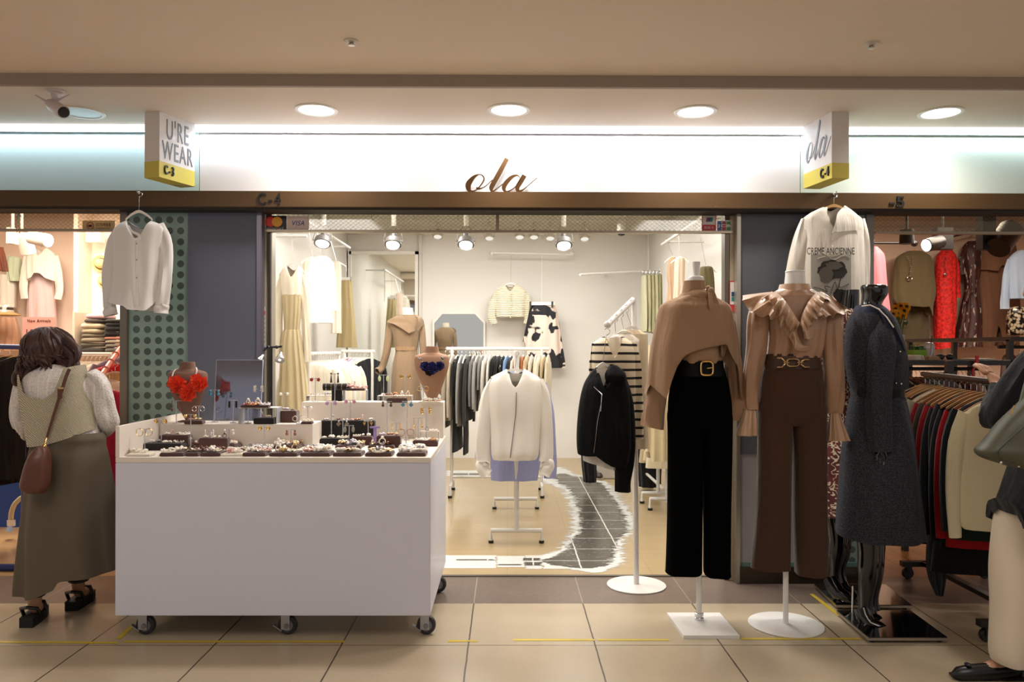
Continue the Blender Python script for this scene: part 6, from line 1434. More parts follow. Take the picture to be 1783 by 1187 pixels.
rack_row(P1, P0, [('#d9cbae', 'cream', 'dress', 1.1), ('#c9b695', 'beige', 'dress', 1.05), ('#e4dccb', 'ivory', 'knit', 1.2), ('#bca985', 'sand', 'dress', 1.1), ('#d2c3a2', 'wheat', 'dress', .95), ('#cfbf9f', 'oat', 'top', 1.2)], R(8), 'the beige rack', end='front', s=.95)
t = garment('skirt', 'pleated cream skirt hanging left of the black trousers', 'skirt', 6.2, [(600, 1128, 1150, .05), (700, 1122, 1160, .09), (800, 1118, 1166, .12)], cloth('#cdbd98'), amp=.03, k=11, n=80, lown=.8, hem=[(1115, 782), (1128, 785), (1130, 800), (1166, 808)])
t = garment('coat', 'black long coat hanging low behind the round base stand', 'coat', 7.6, [(700, 1112, 1150, .08), (780, 1110, 1152, .1), (846, 1112, 1150, .1)], cloth('#0d0d0f'), amp=.02, n=48)
# shoes and boxes on the shop floor
for i, (px, py, lab) in enumerate([(1026, 832, 'left one of the dark shoes under the black jacket'), (1042, 832, 'right one of the dark shoes under the black jacket'), (1128, 846, 'dark shoe under the long black coat')]):
    p = G(px, py, 0); t = thing('shoe', lab, 'shoe', p)
    build('upper', MB().tube([p+Vector((0, .16, .05)), p+Vector((0, .08, .055)), p+Vector((0, 0, .045)), p+Vector((0, -.08, .03)), p+Vector((0, -.11, .02))], [.035, .042, .042, .038, .02], 14), mat('#3a2b24', .5), t)
    build('sole', MB().box((p.x-.04, p.y-.12, 0), (p.x+.04, p.y+.18, .015), .006), mat('#bdb3a2', .6), t)
p = G(1062, 834, 0); build('storage_box', MB().box((p.x-.13, p.y, 0), (p.x+.16, p.y+.35, .16), .01), mat('#cfcac2', .5), label='white low storage box on the floor under black jacket', cat='box')
p = G(1030, 828, 0); t = garment('trousers', 'black cuffed trousers hanging low under the black jacket', 'trousers', 7.6, [(700, 1012, 1036, .08), (790, 1012, 1038, .1), (838, 1016, 1038, .08)], cloth('#0c0c0d'), amp=.02, n=40)
# ================================================================== LEFT SHOP
def skinned(name, nodes, edges, m_, parent, sub=2):
    "nodes: {name: (vector, radius or (rx, ry))}; the first node is the root"
    ks = list(nodes); o0 = WO[parent.name]; me = bpy.data.meshes.new(name)
    me.from_pydata([Vector(nodes[k][0])-o0 for k in ks], [(ks.index(a), ks.index(b)) for a, b in edges], []); me.materials.append(m_)
    o = bpy.data.objects.new(name, me); COL.objects.link(o); o.parent = parent; WO[o.name] = o0
    md = o.modifiers.new('skin', 'SKIN'); md.use_smooth_shade = True; md.branch_smoothing = .6
    if not me.skin_vertices: 
        me.attributes.new('x', 'FLOAT', 'POINT')
    sv = me.skin_vertices[0].data
    for i, k in enumerate(ks): r = nodes[k][1]; sv[i].radius = r if isinstance(r, tuple) else (r, r); sv[i].use_root = (i == 0)
    s_ = o.modifiers.new('sub', 'SUBSURF'); s_.levels = s_.render_levels = sub; return o
skinm = mat('#b98a6c', .5, 0, 'skin', .05, 200, var=.04)
def person_body(parent, pelvis, neckb, head, sh, el, wr, hip, kn, an, toe, fing, m_=skinm):
    "sh, el, wr, hip, kn, an, toe: pairs (left, right); fing: pair of finger directions"
    V = Vector; N = {'pelvis': (V(pelvis), (.13, .10)), 'waist': (V(pelvis).lerp(V(neckb), .40), (.115, .09)), 'chest': (V(pelvis).lerp(V(neckb), .78), (.14, .10)), 'neck': (V(neckb), .055), 'jaw': (V(neckb).lerp(V(head), .55), .062), 'head': (V(head), (.078, .092)), 'crown': (V(head)+(V(head)-V(neckb)).normalized()*.07, (.06, .07))}
    E = [('pelvis', 'waist'), ('waist', 'chest'), ('chest', 'neck'), ('neck', 'jaw'), ('jaw', 'head'), ('head', 'crown')]
    for i in (0, 1):
        q = str(i); N.update({'sh'+q: (V(sh[i]), .044), 'ua'+q: (V(sh[i]).lerp(V(el[i]), .5), .034), 'el'+q: (V(el[i]), .030), 'fa'+q: (V(el[i]).lerp(V(wr[i]), .4), .029), 'wr'+q: (V(wr[i]), .025),
            'hip'+q: (V(hip[i]), .088), 'th'+q: (V(hip[i]).lerp(V(kn[i]), .5), .074), 'kn'+q: (V(kn[i]), .055), 'ca'+q: (V(kn[i]).lerp(V(an[i]), .35), .052), 'an'+q: (V(an[i]), .034), 'heel'+q: (V(an[i])+V((0, 0, -.05)), .034), 'ball'+q: (V(an[i]).lerp(V(toe[i]), .7)+V((0, 0, -.035)), (.036, .024)), 'toe'+q: (V(toe[i]), (.032, .014))})
        E += [('chest', 'sh'+q), ('sh'+q, 'ua'+q), ('ua'+q, 'el'+q), ('el'+q, 'fa'+q), ('fa'+q, 'wr'+q), ('pelvis', 'hip'+q), ('hip'+q, 'th'+q), ('th'+q, 'kn'+q), ('kn'+q, 'ca'+q), ('ca'+q, 'an'+q), ('an'+q, 'heel'+q), ('heel'+q, 'ball'+q), ('ball'+q, 'toe'+q)]
        d = V(fing[i]).normalized(); side = d.cross(V((0, 0, 1))); side = side.normalized() if side.length > .1 else V((1, 0, 0)); dn = d.cross(side).normalized()
        if dn.z > 0: dn = -dn
        p0 = V(wr[i])+d*.05; N['palm'+q] = (p0, (.034, .017)); E.append(('wr'+q, 'palm'+q))
        for k, (off, L) in enumerate([(-.028, .062), (-.010, .072), (.009, .068), (.027, .054)]):
            a = p0+d*.035+side*off; b = a+d*L*.5+dn*.004; c = b+d*L*.38+dn*L*.28
            N['k%d%s' % (k, q)] = (a, .0095); N['m%d%s' % (k, q)] = (b, .0085); N['t%d%s' % (k, q)] = (c, .0072); E += [('palm'+q, 'k%d%s' % (k, q)), ('k%d%s' % (k, q), 'm%d%s' % (k, q)), ('m%d%s' % (k, q), 't%d%s' % (k, q))]
        sg = 1 if i == 0 else -1
        a = V(wr[i])+d*.03+side*.032*sg; b = a+d*.03+side*.018*sg+dn*.01; N['th1'+q+'t'] = (a, .011); N['th2'+q+'t'] = (b, .0095); N['th3'+q+'t'] = (b+d*.024+dn*.008, .008); E += [('palm'+q, 'th1'+q+'t'), ('th1'+q+'t', 'th2'+q+'t'), ('th2'+q+'t', 'th3'+q+'t')]
    return skinned('body', N, E, m_, parent)
def face(t, head, fwd, m_, up=(0, 0, 1)):
    h = Vector(head); f = Vector(fwd).normalized(); s = f.cross(Vector(up)).normalized(); u = s.cross(f)
    build('face', MB().ball(h+f*.045-u*.005, .062, 16, (.95, .95, 1.15)).ball(h+f*.108-u*.012, .012, 10, (.9, 1, 1.5)).ball(h+s*.088, .02, 10, (.5, 1, 1.4)).ball(h-s*.088, .02, 10, (.5, 1, 1.4)), m_, t)
    build('mouth', MB().ball(h+f*.098-u*.045, .014, 10, (1.4, .8, .45)), mat('#9c4f48', .4), t)
    for sg in (-1, 1): build('eye', MB().ball(h+f*.092+s*.03*sg+u*.012, .011, 10), mat('#e8e4de', .3), t); build('iris', MB().ball(h+f*.101+s*.03*sg+u*.012, .006, 8), mat('#2a1a10', .3), t)
# ---------------- woman seen from behind
YP1 = 4.02
t = thing('person', 'person with dark wavy hair, cream knit vest and long olive skirt seen from behind', 'person', (X_(105, YP1), YP1, 0))
def w_(px, py, Y=YP1): return W(px, py, Y)
fl = G(50, 1092, .05); fr = G(140, 1062, .05)
an0 = Vector((w_(56, 1055, 3.93).x, 3.95, .13)); an1 = Vector((w_(133, 1030, 4.18).x, 4.20, .13))
person_body(t, w_(118, 800), w_(98, 650), w_(82, 612, YP1+.06), [w_(50, 668), w_(152, 668)], [w_(38, 735, YP1+.05), w_(190, 735, YP1+.06)], [w_(50, 730, YP1+.30), w_(172, 715, YP1+.28)],
    [w_(92, 810), w_(145, 808)], [Vector((an0.x+.03, YP1, .50)), Vector((an1.x+.0, YP1+.08, .50))], [an0, an1], [Vector((an0.x-.04, an0.y+.13, .06)), Vector((an1.x-.01, an1.y+.13, .06))], [(0, 1, .1), (-.2, 1, .2)])
face(t, w_(82, 612, YP1+.06), (-.2, 1, -.3), skinm)
# hair: a mass of curled locks
hairm = mat('#3f1a0e', .5, 0, 'hair', .3, 90, sheen=.2, var=.35)
hair = MB(); hc = w_(84, 610, YP1+.03); rr = random.Random(5)
hair.ball(hc, .100, 20, (1.05, .95, .96))
for k in range(300):
    th = rr.uniform(0, 2*pi); fz = rr.uniform(0, 6); rs_ = rr.uniform(.96, 1.08); out = Vector((cos(th), sin(th), 0)); tg = Vector((-sin(th), cos(th), 0)); L = rr.uniform(.01, .085); pts = []
    for i in range(9):
        f_ = .06+1.75*i/8; pts.append(hc+Vector((.116*sin(f_)*cos(th), .106*sin(f_)*sin(th), .104*cos(f_)+.006))*rs_+tg*(.010*sin(i*.9+fz))+out*(.005*sin(i*1.3+fz)))
    q0 = pts[-1]
    for j in range(1, 6): pts.append(q0+Vector((0, 0, -L*j/5))+tg*(.012*sin(j*1.1+fz))+out*(.004*j*(.5+.5*sin(j*1.5+fz))))
    hair.tube(pts, [.006]+[.0085]*8+[.008, .0075, .006, .004, .002], 5)
for (px, py, dx) in [(48, 640, -1), (42, 630, -1), (56, 648, -1), (118, 618, 1), (124, 628, 1), (108, 642, 1), (90, 640, 1), (36, 648, -1), (62, 640, -1), (127, 608, 1)]:
    c = w_(px, py, YP1-.03); pts = [c+Vector((-dx*.05, .02, .06))]+[c+Vector((dx*(.02*sin(a)+.006*a), .01*cos(a), -.014*a+.02*cos(a))) for a in [0, .8, 1.6, 2.4, 3.2, 4.0]]
    hair.tube(pts, [.016, .018, .018, .016, .013, .009, .004], 8)
build('hair', hair, hairm, t)
def lace():
    t = NT('lace_knit'); co = t.coord(); p = t.xyz(co); a = t.step(t.math('PINGPONG', t.math('DIVIDE', p[0], .048), .5), .06, .03)
    v = t.n('TexVoronoi'); v.inputs['Scale'].default_value = 110; t.put(v.inputs['Vector'], co); c = t.mix(t.math('MULTIPLY', v.outputs[0], a), lin('#efeae6'), lin('#cfc6bf')); t.put(t.b.inputs['Base Color'], c); t.b.inputs['Roughness'].default_value = .9; t.bump(v.outputs[0], .6, .004); return t.m
LACE = lace()
def knitm(c1, c2, sc=60):
    t = NT('chunky_knit'); co = t.coord(); wv = t.n('TexWave', None); wv.bands_direction = 'DIAGONAL'; wv.inputs['Scale'].default_value = sc; wv.inputs['Distortion'].default_value = 3; wv.inputs['Detail'].default_value = 2; t.put(wv.inputs['Vector'], co)
    t.put(t.b.inputs['Base Color'], t.mix(wv.outputs[1], lin(c1), lin(c2))); t.bump(wv.outputs[1], .8, .005); t.b.inputs['Roughness'].default_value = .95; return t.m
build('blouse', loft([(634, 84, 112, .05), (642, 66, 134, .07), (652, 50, 152, .09), (668, 42, 164, .11), (700, 46, 166, .115), (740, 54, 168, .11), (768, 64, 172, .11)], YP1, amp=.006, n=56), LACE, t)
build('sleeve', sleeve([(50, 658, 10, .0), (38, 674, 15, .0), (35, 705, 15, .02), (40, 740, 15, .06), (48, 750, 12, .16)], YP1, amp=.012, flat=.9, n=28, sub=7), LACE, t)
build('sleeve', sleeve([(155, 652, 11, 0), (170, 668, 16, .0), (180, 700, 18, .02), (187, 735, 18, .06), (180, 745, 13, .18)], YP1, amp=.012, flat=.9, n=28, sub=7), LACE, t)
# vest back: a shell that follows the back, open at the neckline
VEST = knitm('#a89c82', '#d8cfb8', 55)
def vestf(u, v):
    "u across 0..1, v up"
    yb = 776-28*u*u-2; 
    yt = 690
    for (a, b), (c, d) in zip([(0, 655), (.13, 650), (.2, 680), (.28, 688), (.5, 692), (.66, 680), (.76, 655), (.82, 640), (1.0, 634)], [(.13, 650), (.2, 680), (.28, 688), (.5, 692), (.66, 680), (.76, 655), (.82, 640), (1.0, 634), (1.01, 634)]):
        if a <= u <= c: yt = b+(d-b)*(u-a)/(c-a); break
    py = yb+(yt-yb)*v; k = (py-634)/140; xl = 40+4*k+14*max(0, k-.4)*1.6; xr = 152+10*min(1, k*2)+10*k; px = xl+(xr-xl)*u; q = 2*u-1
    p_ = W(px, py, YP1); return Vector((p_.x, YP1-.128*(max(0, 1-abs(q)**2.35)**.425)-.012, p_.z))
build('knit_vest', MB().grid(vestf, 50, 22), VEST, t)
build('vest_front', MB().grid(lambda u, v: (lambda p: Vector((p.x, 2*YP1-p.y, p.z)))(vestf(u, v*.8)), 30, 12), VEST, t)
olive = mat('#5f5444', .75, 0, 'twill', .15, 300, var=.08)
build('skirt', loft([(752, 72, 176, .12), (762, 66, 180, .13), (775, 60, 180, .13), (800, 56, 184, .15), (860, 50, 192, .17), (930, 44, 199, .19), (1000, 39, 205, .20), (1030, 38, 206, .20)], YP1, amp=.032, k=7, n=96, lown=.8, sub=7, hem=[(38, 1025), (70, 1026), (105, 1018), (130, 1008), (138, 994), (206, 989)], seed=2), olive, t)
bagm = mat('#5d3425', .45, 0, 'leather', .2, 90, coat=.1, var=.1)
tb = thing('shoulder_bag', 'brown leather bucket bag hanging at hip of the person in olive skirt', 'bag', w_(60, 855, YP1-.22))
Yg = YP1-.24
build('body', loft([(778, 66, 80, .03), (785, 58, 84, .04), (800, 50, 86, .06), (830, 40, 86, .07), (846, 37, 84, .07), (856, 46, 80, .05), (857, 50, 76, .03)], Yg, amp=.012, k=4, n=40, cap=True), bagm, tb)
build('strap', strip([(118, 641, .02), (112, 655, .01), (104, 680), (94, 712), (82, 752), (80, 762)], [(124, 643, .02), (118, 657, .01), (110, 682), (99, 714), (86, 754), (83, 763)], YP1-.155, .0, 1), bagm, tb)
build('strap_slider', MB().box(W(100, 694, YP1-.162), W(109, 675, YP1-.156)), bagm, tb); build('buckle', MB().box(W(101, 677, YP1-.166), W(111, 674, YP1-.160)), GOLD, tb)
build('clasp', MB().tube([w_(81, 762, YP1-.17), w_(79, 768, YP1-.19), w_(77, 775, YP1-.2), w_(75, 782, YP1-.22)], .005, 8).torus(w_(77, 777, YP1-.21), .01, .003, 14, 6), GOLD, tb)
for i, (an, dx) in enumerate(((an0, -.06), (an1, -.02))):
    ts = thing('platform_sandal', '%s black platform sandal of the person in olive skirt' % ('left' if i == 0 else 'right'), 'sandal', (an.x, an.y, 0), 'pair of platform sandals')
    sole = MB(); P = [(-.034, -.07), (.034, -.07), (.040, 0), (.042, .09), (.030, .145), (0, .165), (-.030, .145), (-.040, .09), (-.038, 0)]
    vs_ = [(an.x+x+dx*(y+.07)/.3, an.y+y, z) for z in (0, .048) for x, y in P]; n = len(P); sole.add(vs_, [tuple(range(n))[::-1], tuple(range(n, 2*n))]+[(k, (k+1) % n, n+(k+1) % n, n+k) for k in range(n)])
    build('sole', sole, mat('#0c0c0d', .7, name='black_foam'), ts, smooth=False)
    build('ankle_strap', MB().torus((an.x, an.y, .145), .043, .009, 20, 8, (0, 0, 1)).torus((an.x, an.y, .155), .042, .008, 20, 8, (0, 0, 1)), BLACK_P, ts)
    build('heel_strap', MB().tube([(an.x-.042, an.y-.02, .05), (an.x-.040, an.y-.045, .09), (an.x, an.y-.065, .10), (an.x+.040, an.y-.045, .09), (an.x+.042, an.y-.02, .05)], .009, 8), BLACK_P, ts)
    build('toe_strap', MB().tube([(an.x-.042+dx*.5, an.y+.08, .05), (an.x-.03+dx*.5, an.y+.08, .085), (an.x+.03+dx*.5, an.y+.08, .085), (an.x+.042+dx*.5, an.y+.08, .05)], .010, 8), BLACK_P, ts)
# ---------------- shop contents
def wallspot(px, py, fx, fy, fr, Y, lab, m_, tgt, power, box):
    c = W(px, py, Y); f = W(fx, fy, Y-.05); ax = (f-c).normalized(); t = thing('track_spotlight', lab, 'spotlight', c+EZ*.05)
    r = fr*S(Y); build('head', MB().lathe(c, [(r*.9, 0), (r*1.05, .01), (r*1.12, (f-c).length*.98), (r*1.0, (f-c).length)], 28, ax), m_, t)
    build('lamp_face', MB().lathe(f, [(.0001, .004), (r*.98, .003)], 28, ax), emission('#fff6e8', 12), t)
    a, b = W(box[0], box[3], Y+.02), W(box[2], box[1], Y+.1); build('driver_box', MB().box(a, (b.x, a.y+.09, b.z), .004), m_, t)
    build('stem', MB().tube([((a.x+b.x)/2, a.y+.05, b.z), ((a.x+b.x)/2, a.y+.05, 2.80)], .012, 8), m_, t)
    if power: spot('spotlight_lamp', f+ax*.02, tgt, power, (1, .88, .72), 80, .9, .05, t)
YL = 6.6
wallspot(52, 413, 84, 419, 10.5, YL, 'white cylinder spotlight with glowing face at top of the left shop', plastic('#d9cfc6', .4), (-4.4, 8.1, 1.7), 60, (10, 398, 32, 424))
p = W(38, 430, 6.9); t = thing('track_spotlight', 'white cylinder spotlight pointing down and away in the left shop', 'spotlight', p)
build('head', MB().lathe(p+Vector((0, .1, -.05)), [(.05, 0), (.065, .01), (.06, .17), (.03, .19)], 24, (0, -.4, .9)), plastic('#d3c7bc', .4), t); build('stem', MB().tube([p+EZ*.08, (p.x, p.y, 2.80)], .012, 8), plastic('#d3c7bc', .4), t)
pk = G; YW = 7.95
def wl(nm, lab, cat, rows, colr, sl=(), Y=YW, **k): return garment(nm, lab, cat, Y, rows, colr if not isinstance(colr, str) else cloth(colr), sl, **k)
wl('pinafore_dress', 'pale pink sleeveless dress hanging on the left shop wall', 'dress', [(470, 58, 88, .04), (490, 52, 92, .06), (560, 48, 98, .08), (600, 46, 99, .1)], '#dfc6c8', Y=YW-.02, amp=.014, n=44)
wl('blouse', 'white scalloped blouse hanging over the pale pink dress', 'blouse', [(432, 62, 84, .03), (440, 52, 94, .05), (450, 46, 98, .06), (480, 48, 98, .07), (490, 49, 97, .075)], '#f3ece2', [[(48, 446, 6), (43, 470, 7), (41, 500, 7), (42, 520, 6)], [(96, 446, 6), (101, 470, 7), (104, 500, 7), (101, 521, 6)]], Y=YW-.10, amp=.008, n=56, neck=(72, 10, 446, 436, 430), hem=[(48, 488), (60, 484), (66, 476), (76, 476), (84, 484), (98, 490)])
build('wall_hook', MB().tube([W(72, 430, YW-.08), W(72, 420, YW-.02), W(72, 418, 8.1)], .004, 6), CHROME, label='small hook holding white scalloped blouse on the left shop wall', cat='hook')
wl('top', 'mint green top hanging at the far left wall', 'top', [(446, 18, 30, .03), (452, 12, 36, .05), (475, 14, 35, .06), (490, 16, 40, .07)], '#cfe0c6', amp=.014)
wl('top', 'bright white top hanging below the mint green one', 'top', [(478, 0, 18, .04), (490, -6, 26, .06), (535, -8, 26, .08)], '#f3efe6', amp=.014)
wl('scarf', 'brown striped scarf hanging at the left edge of the photo', 'scarf', [(430, -4, 4, .03), (450, -5, 8, .04), (472, 2, 10, .03)], '#6b3a28', amp=.02, Y=7.4)
wl('skirt', 'pinkish beige pleated skirt hanging under the checked hat', 'skirt', [(552, -10, 26, .06), (575, -12, 32, .08), (610, -14, 34, .1)], '#d3a98d', amp=.03, k=13, n=80)
def check():
    t = NT('gingham'); p = t.xyz(); a = t.step(t.math('FRACT', t.math('DIVIDE', p[0], .05)), .5, .01); b = t.step(t.math('FRACT', t.math('DIVIDE', p[2], .05)), .5, .01)
    t.put(t.b.inputs['Base Color'], t.mix(t.math('MULTIPLY', t.math('ADD', a, b), .5), lin('#efe7da'), lin('#251a16'))); return t.m
c = W(4, 544, 7.6); t = thing('bucket_hat', 'black and white checked hat with straw brim at the left edge', 'hat', c)
build('crown', MB().lathe(c, [(.10, 0), (.09, .05), (.07, .075), (.001, .08)], 28), check(), t); build('brim', MB().lathe(c, [(.10, .002), (.16, -.02), (.158, -.026), (.098, -.004)], 32), mat('#c39a63', .8, 0, 'straw', .3, 120), t)
straw = mat('#d9b97c', .8, 0, 'straw', .5, 150, var=.15)
for i, (px, py, r, lab) in enumerate([(176, 459, 15, 'straw sun hat with dark band on the left shop wall, upper one'), (182, 490, 12, 'straw sun hat hanging below the larger one')]):
    c = W(px, py, 7.56); t = thing('straw_hat', lab, 'hat', c); rr_ = r*S(7.3)
    build('brim', MB().lathe(c, [(rr_*.5, -.02), (rr_, .0), (rr_, .006), (rr_*.5, -.01)], 36, (.25, -1, 0)), straw, t); build('crown', MB().lathe(c, [(rr_*.62, .0), (rr_*.55, .07), (rr_*.3, .09), (.001, .095)], 30, (.25, -1, 0)), straw, t)
    build('band', MB().torus(c+Vector((.003, -.015, 0)), rr_*.63, .006, 28, 6, (.25, -1, 0)), mat('#3a2a1c', .7), t)
xw = X_(133, 7.4); struct('trim_20', MB().box((xw, 7.35, 0), (xw+.04, 8.1, 2.8)), pinkw)
struct('wall_back', MB().box((xw+.04, 7.6, 0), (-2.161, 7.66, 2.8)), pinkw)
c = W(165, 412, 7.4); t = thing('wall_lamp', 'small white box lamp high on the left shop wall', 'lamp', c); build('housing', MB().box(c+Vector((-.09, 0, -.05)), c+Vector((.05, .10, .05)), .005), WHITE_P, t); build('lamp_face', MB().box(c+Vector((-.02, -.004, -.045)), c+Vector((.045, -.001, .045))), emission('#fff2dc', 5), t)
# sale card
Yc_ = 6.6; t = thing('sale_card', 'pink card reading New Arrivals 10,000 behind the wavy haired person', 'sign', W(68, 600, Yc_))
def cardf(nm, xa, xb, ya, yb, m_, Y): a = W(xa, yb, Y); b = W(xb, ya, Y); return build(nm, MB().box((a.x, Y, a.z), (b.x, Y+.004, b.z)), m_, t, smooth=False)
cardf('board', 39, 97, 552, 602, mat('#e3a195', .5, name='pink_card'), Yc_)
ink = mat('#4a2622', .5); build('lettering', pfit('New Arrivals', 48, 88, 555.5, 561, Yc_-.001, depth=.002), ink, t, smooth=False); build('price', pfit('10,000', 46, 90, 573, 584, Yc_-.001, depth=.002), ink, t, smooth=False)
build('support', MB().tube([W(68, 602, Yc_+.01), (W(68, 602, Yc_).x, Yc_+.01, .0)], .006, 6), CHROME, t)
# shelf with folded clothes
Ysf = 6.9; t = thing('wall_shelf', 'white shelf of folded clothes in the corner of the left shop', 'shelf', W(172, 616, Ysf))
a = W(132, 617, Ysf); b = W(214, 613, Ysf); build('board', MB().box((a.x, Ysf-.02, a.z), (b.x+.1, 7.6, b.z)), mat('#d8cbbb', .5), t, smooth=False); build('side', MB().box((a.x-.02, Ysf-.02, 0), (a.x, 7.6, Z_(545, Ysf))), mat('#d8cbbb', .5), t, smooth=False)
zs = b.z+.0005
def folded(px0, px1, z, h, colr, lab, Y=Ysf, seed=0):
    a = X_(px0, Y); b = X_(px1, Y); rr = random.Random(seed); q = MB()
    def prof(u): return None
    rows = [(z+.001, a+.012, b-.012, Y+.16, .15), (z+h*.25, a, b, Y+.16, .165), (z+h*.7, a+.003, b-.003, Y+.16, .165), (z+h*.95, a+.015, b-.012, Y+.16, .15)]
    build('folded_garment', loft3(rows, n=32, sub=3, amp=.010, grow=0, cap=True, seed=seed, e=.5, k=3), cloth(colr), label=lab, cat='clothes', group='folded clothes on the left shop shelf')
for i, (c_, nm, h) in enumerate([('#3f3c38', 'dark grey', .045), ('#5a554c', 'grey', .04), ('#8d8472', 'taupe', .045), ('#6f6858', 'olive grey', .035), ('#a79d86', 'sand', .045), ('#c9bda3', 'beige', .05)]):
    folded(136, 175, zs, h-.002, c_, '%s folded garment in the left stack, %s from the bottom' % (nm, ordn(i)), seed=i); zs += h
zl = zs; zs = b.z+.0005
for i, (c_, nm, h) in enumerate([('#55504a', 'grey', .04), ('#6e675c', 'brownish grey', .035), ('#8a7f70', 'taupe', .035), ('#a8705f', 'dusty red', .03), ('#1b1b1d', 'black', .045), ('#141416', 'jet black', .045), ('#1f1f22', 'soft black', .035), ('#2a2a2c', 'charcoal', .03)]):
    folded(177.5, 216, zs, h-.002, c_, '%s folded garment in the right stack, %s from the bottom' % (nm, ordn(i)), seed=i+9); zs += h
folded(142, 176.5, zl, .035, '#4b4642', 'dark grey folded garment on top of the left stack', seed=20); folded(146, 176.5, zl+.037, .045, '#c3a9b3', 'lilac folded garment on top of the left stack', seed=21)
# racks of the left shop
def seg_rack(lab, A, B, m_, r=.014, feet=True, posts=(0, 1)):
    A = Vector(A); B = Vector(B); t = thing('clothes_rack', lab, 'clothes rack', ((A.x+B.x)/2, (A.y+B.y)/2, 0)); build('rail', MB().tube([A, B], r, 12), m_, t)
    for k in posts: P = (A, B)[k]; build('post', MB().tube([(P.x, P.y, .03), P], r, 10), m_, t); d = (B-A); d.z = 0; d.normalize(); nn = Vector((-d.y, d.x, 0)); build('foot_bar', MB().tube([Vector((P.x, P.y, .02))-nn*.22, Vector((P.x, P.y, .02))+nn*.22], .014, 8), m_, t)
    return A, B
A, B = seg_rack('white rail with cream tops below the folded clothes shelf', (X_(131, 6.0), 6.0, Z_(618, 6.0)), (X_(192, 6.2), 6.2, Z_(618, 6.2)), whitepaint)
rack_row(A, B, [(['#efe8da', '#e3dbcb', '#f2ede2'][i % 3], ['cream', 'oatmeal', 'white'][i % 3], 'knit', 1) for i in range(8)], R(70), 'the rail below the shelf', s=.95)
pinkp = plastic('#e08a80', .35)
A = W(170, 662, 4.95); B = W(222, 588, 5.8); t = thing('clothes_rack', 'pink sloping rail of hangers at the right side of the left shop', 'clothes rack', (B.x, B.y, 0))
build('arm', MB().tube([A, B], .016, 12), pinkp, t); build('post', MB().tube([(B.x, B.y, .02), B], .016, 10), pinkp, t); build('foot_bar', MB().tube([(B.x-.2, B.y, .02), (B.x+.1, B.y, .02)], .016, 8), pinkp, t)
for k in range(6): build('rail_pin', MB().torus(A.lerp(B, .06+.17*k), .020, .004, 14, 6, (B-A)), pinkp, t)
pinkh = plastic('#e3c4b8', .4)
for i, (k, kind, colr, nm) in enumerate([(.04, 'knit', '#b3203f', 'magenta'), (.22, 'knit', '#e3d5bd', 'cream'), (.40, 'top', '#b08a5e', 'tan'), (.6, 'knit', '#c2181c', 'bright red'), (.8, 'top', '#8f8494', 'mauve')]):
    p = A.lerp(B, k)-EZ*.06+Vector((.03, 0, 0)); h = thing('hanger', 'pale pink hanger of the %s garment on the pink sloping rail' % nm, 'hanger', p, 'hangers on the pink sloping rail'); h.rotation_euler = (0, 0, R(20))
    for me, n2 in hproto('pink', pinkh): c = bpy.data.objects.new(n2, me); COL.objects.link(c); c.parent = h
    o = bpy.data.objects.new(CATN[kind], gproto(kind)); COL.objects.link(o); o.location = p-EZ*.012; o.rotation_euler = (0, 0, R(20)); o.scale = (1, 1, 1.2 if i == 0 else 1)
    o.material_slots[0].link = 'OBJECT'; o.material_slots[0].material = cloth(colr); setp(o, '%s %s hanging on the pink sloping rail' % (nm, CATN[kind]), CATN[kind], 'clothes on the pink sloping rail')
A, B = seg_rack('rail of dark clothes at the left edge of the left shop', (X_(-60, 5.3), 5.3, Z_(604, 5.3)), (X_(42, 5.5), 5.5, Z_(606, 5.5)), mat('#4a5a94', .4), .018)
rack_row(A, B, [('#1a1a1c', 'black', 'knit', 1), ('#c9c4be', 'light grey', 'top', 1.2), ('#151517', 'jet black', 'dress', .9), ('#bdb6ad', 'grey white', 'knit', 1.1), ('#101012', 'soft black', 'dress', .8), ('#0d0d0f', 'deep black', 'dress', .85)], R(62), 'the left edge rail', hk='wood', hcol=PALEWOOD)
# sale table
bluep = mat('#1f4fae', .5, name='blue_panel_paint'); a = G(-120, 922, 0); b = G(66, 922, 0); zt = Z_(822, a.y); zq = zt+.02
t = thing('sale_table', 'low table with bright blue front panel heaped with clothes', 'table', ((a.x+b.x)/2, a.y+.3, 0))
build('front_panel', MB().box((a.x, a.y, .02), (b.x, a.y+.02, zt-.01)), bluep, t, smooth=False); build('tabletop', MB().box((a.x, a.y-.02, zt-.01), (b.x+.02, a.y+.75, zt+.02)), mat('#3a2c22', .6), t, smooth=False)
for x in (a.x+.03, b.x-.03):
    for y in (a.y+.05, a.y+.7): build('leg', MB().box((x-.02, y-.02, 0), (x+.02, y+.02, zt)), mat('#3a2c22', .6), t, smooth=False)
rr = random.Random(8)
for i, (px, py, rx, h, colr, nm) in enumerate([(-4, 815, 24, .10, '#d9c9a8', 'cream'), (22, 812, 20, .09, '#e3d6ba', 'pale cream'), (4, 785, 12, .22, '#c9a93c', 'yellow'), (36, 790, 14, .16, '#2a2119', 'dark brown'), (24, 782, 12, .22, '#5a4638', 'brown'), (46, 812, 12, .10, '#cbb993', 'beige')]):
    Y = a.y+(.15 if py > 800 else .42); x = X_(px, Y); w2 = rx*S(Y)
    build('garment_heap', loft3([(zq+.001, x-w2, x+w2, Y, .13), (zq+h*.4, x-w2*.9, x+w2*.9, Y, .12), (zq+h*.85, x-w2*.5, x+w2*.5, Y, .07), (zq+h, x-w2*.12, x+w2*.12, Y, .02)], n=48, sub=5, amp=.035, grow=0, lown=9, seed=i, k=4), cloth(colr), label='%s crumpled garment lying on the blue fronted sale table' % nm, cat='clothes', group='garments heaped on the sale table')
p = G(20, 925, 0); Yh = p.y-.25
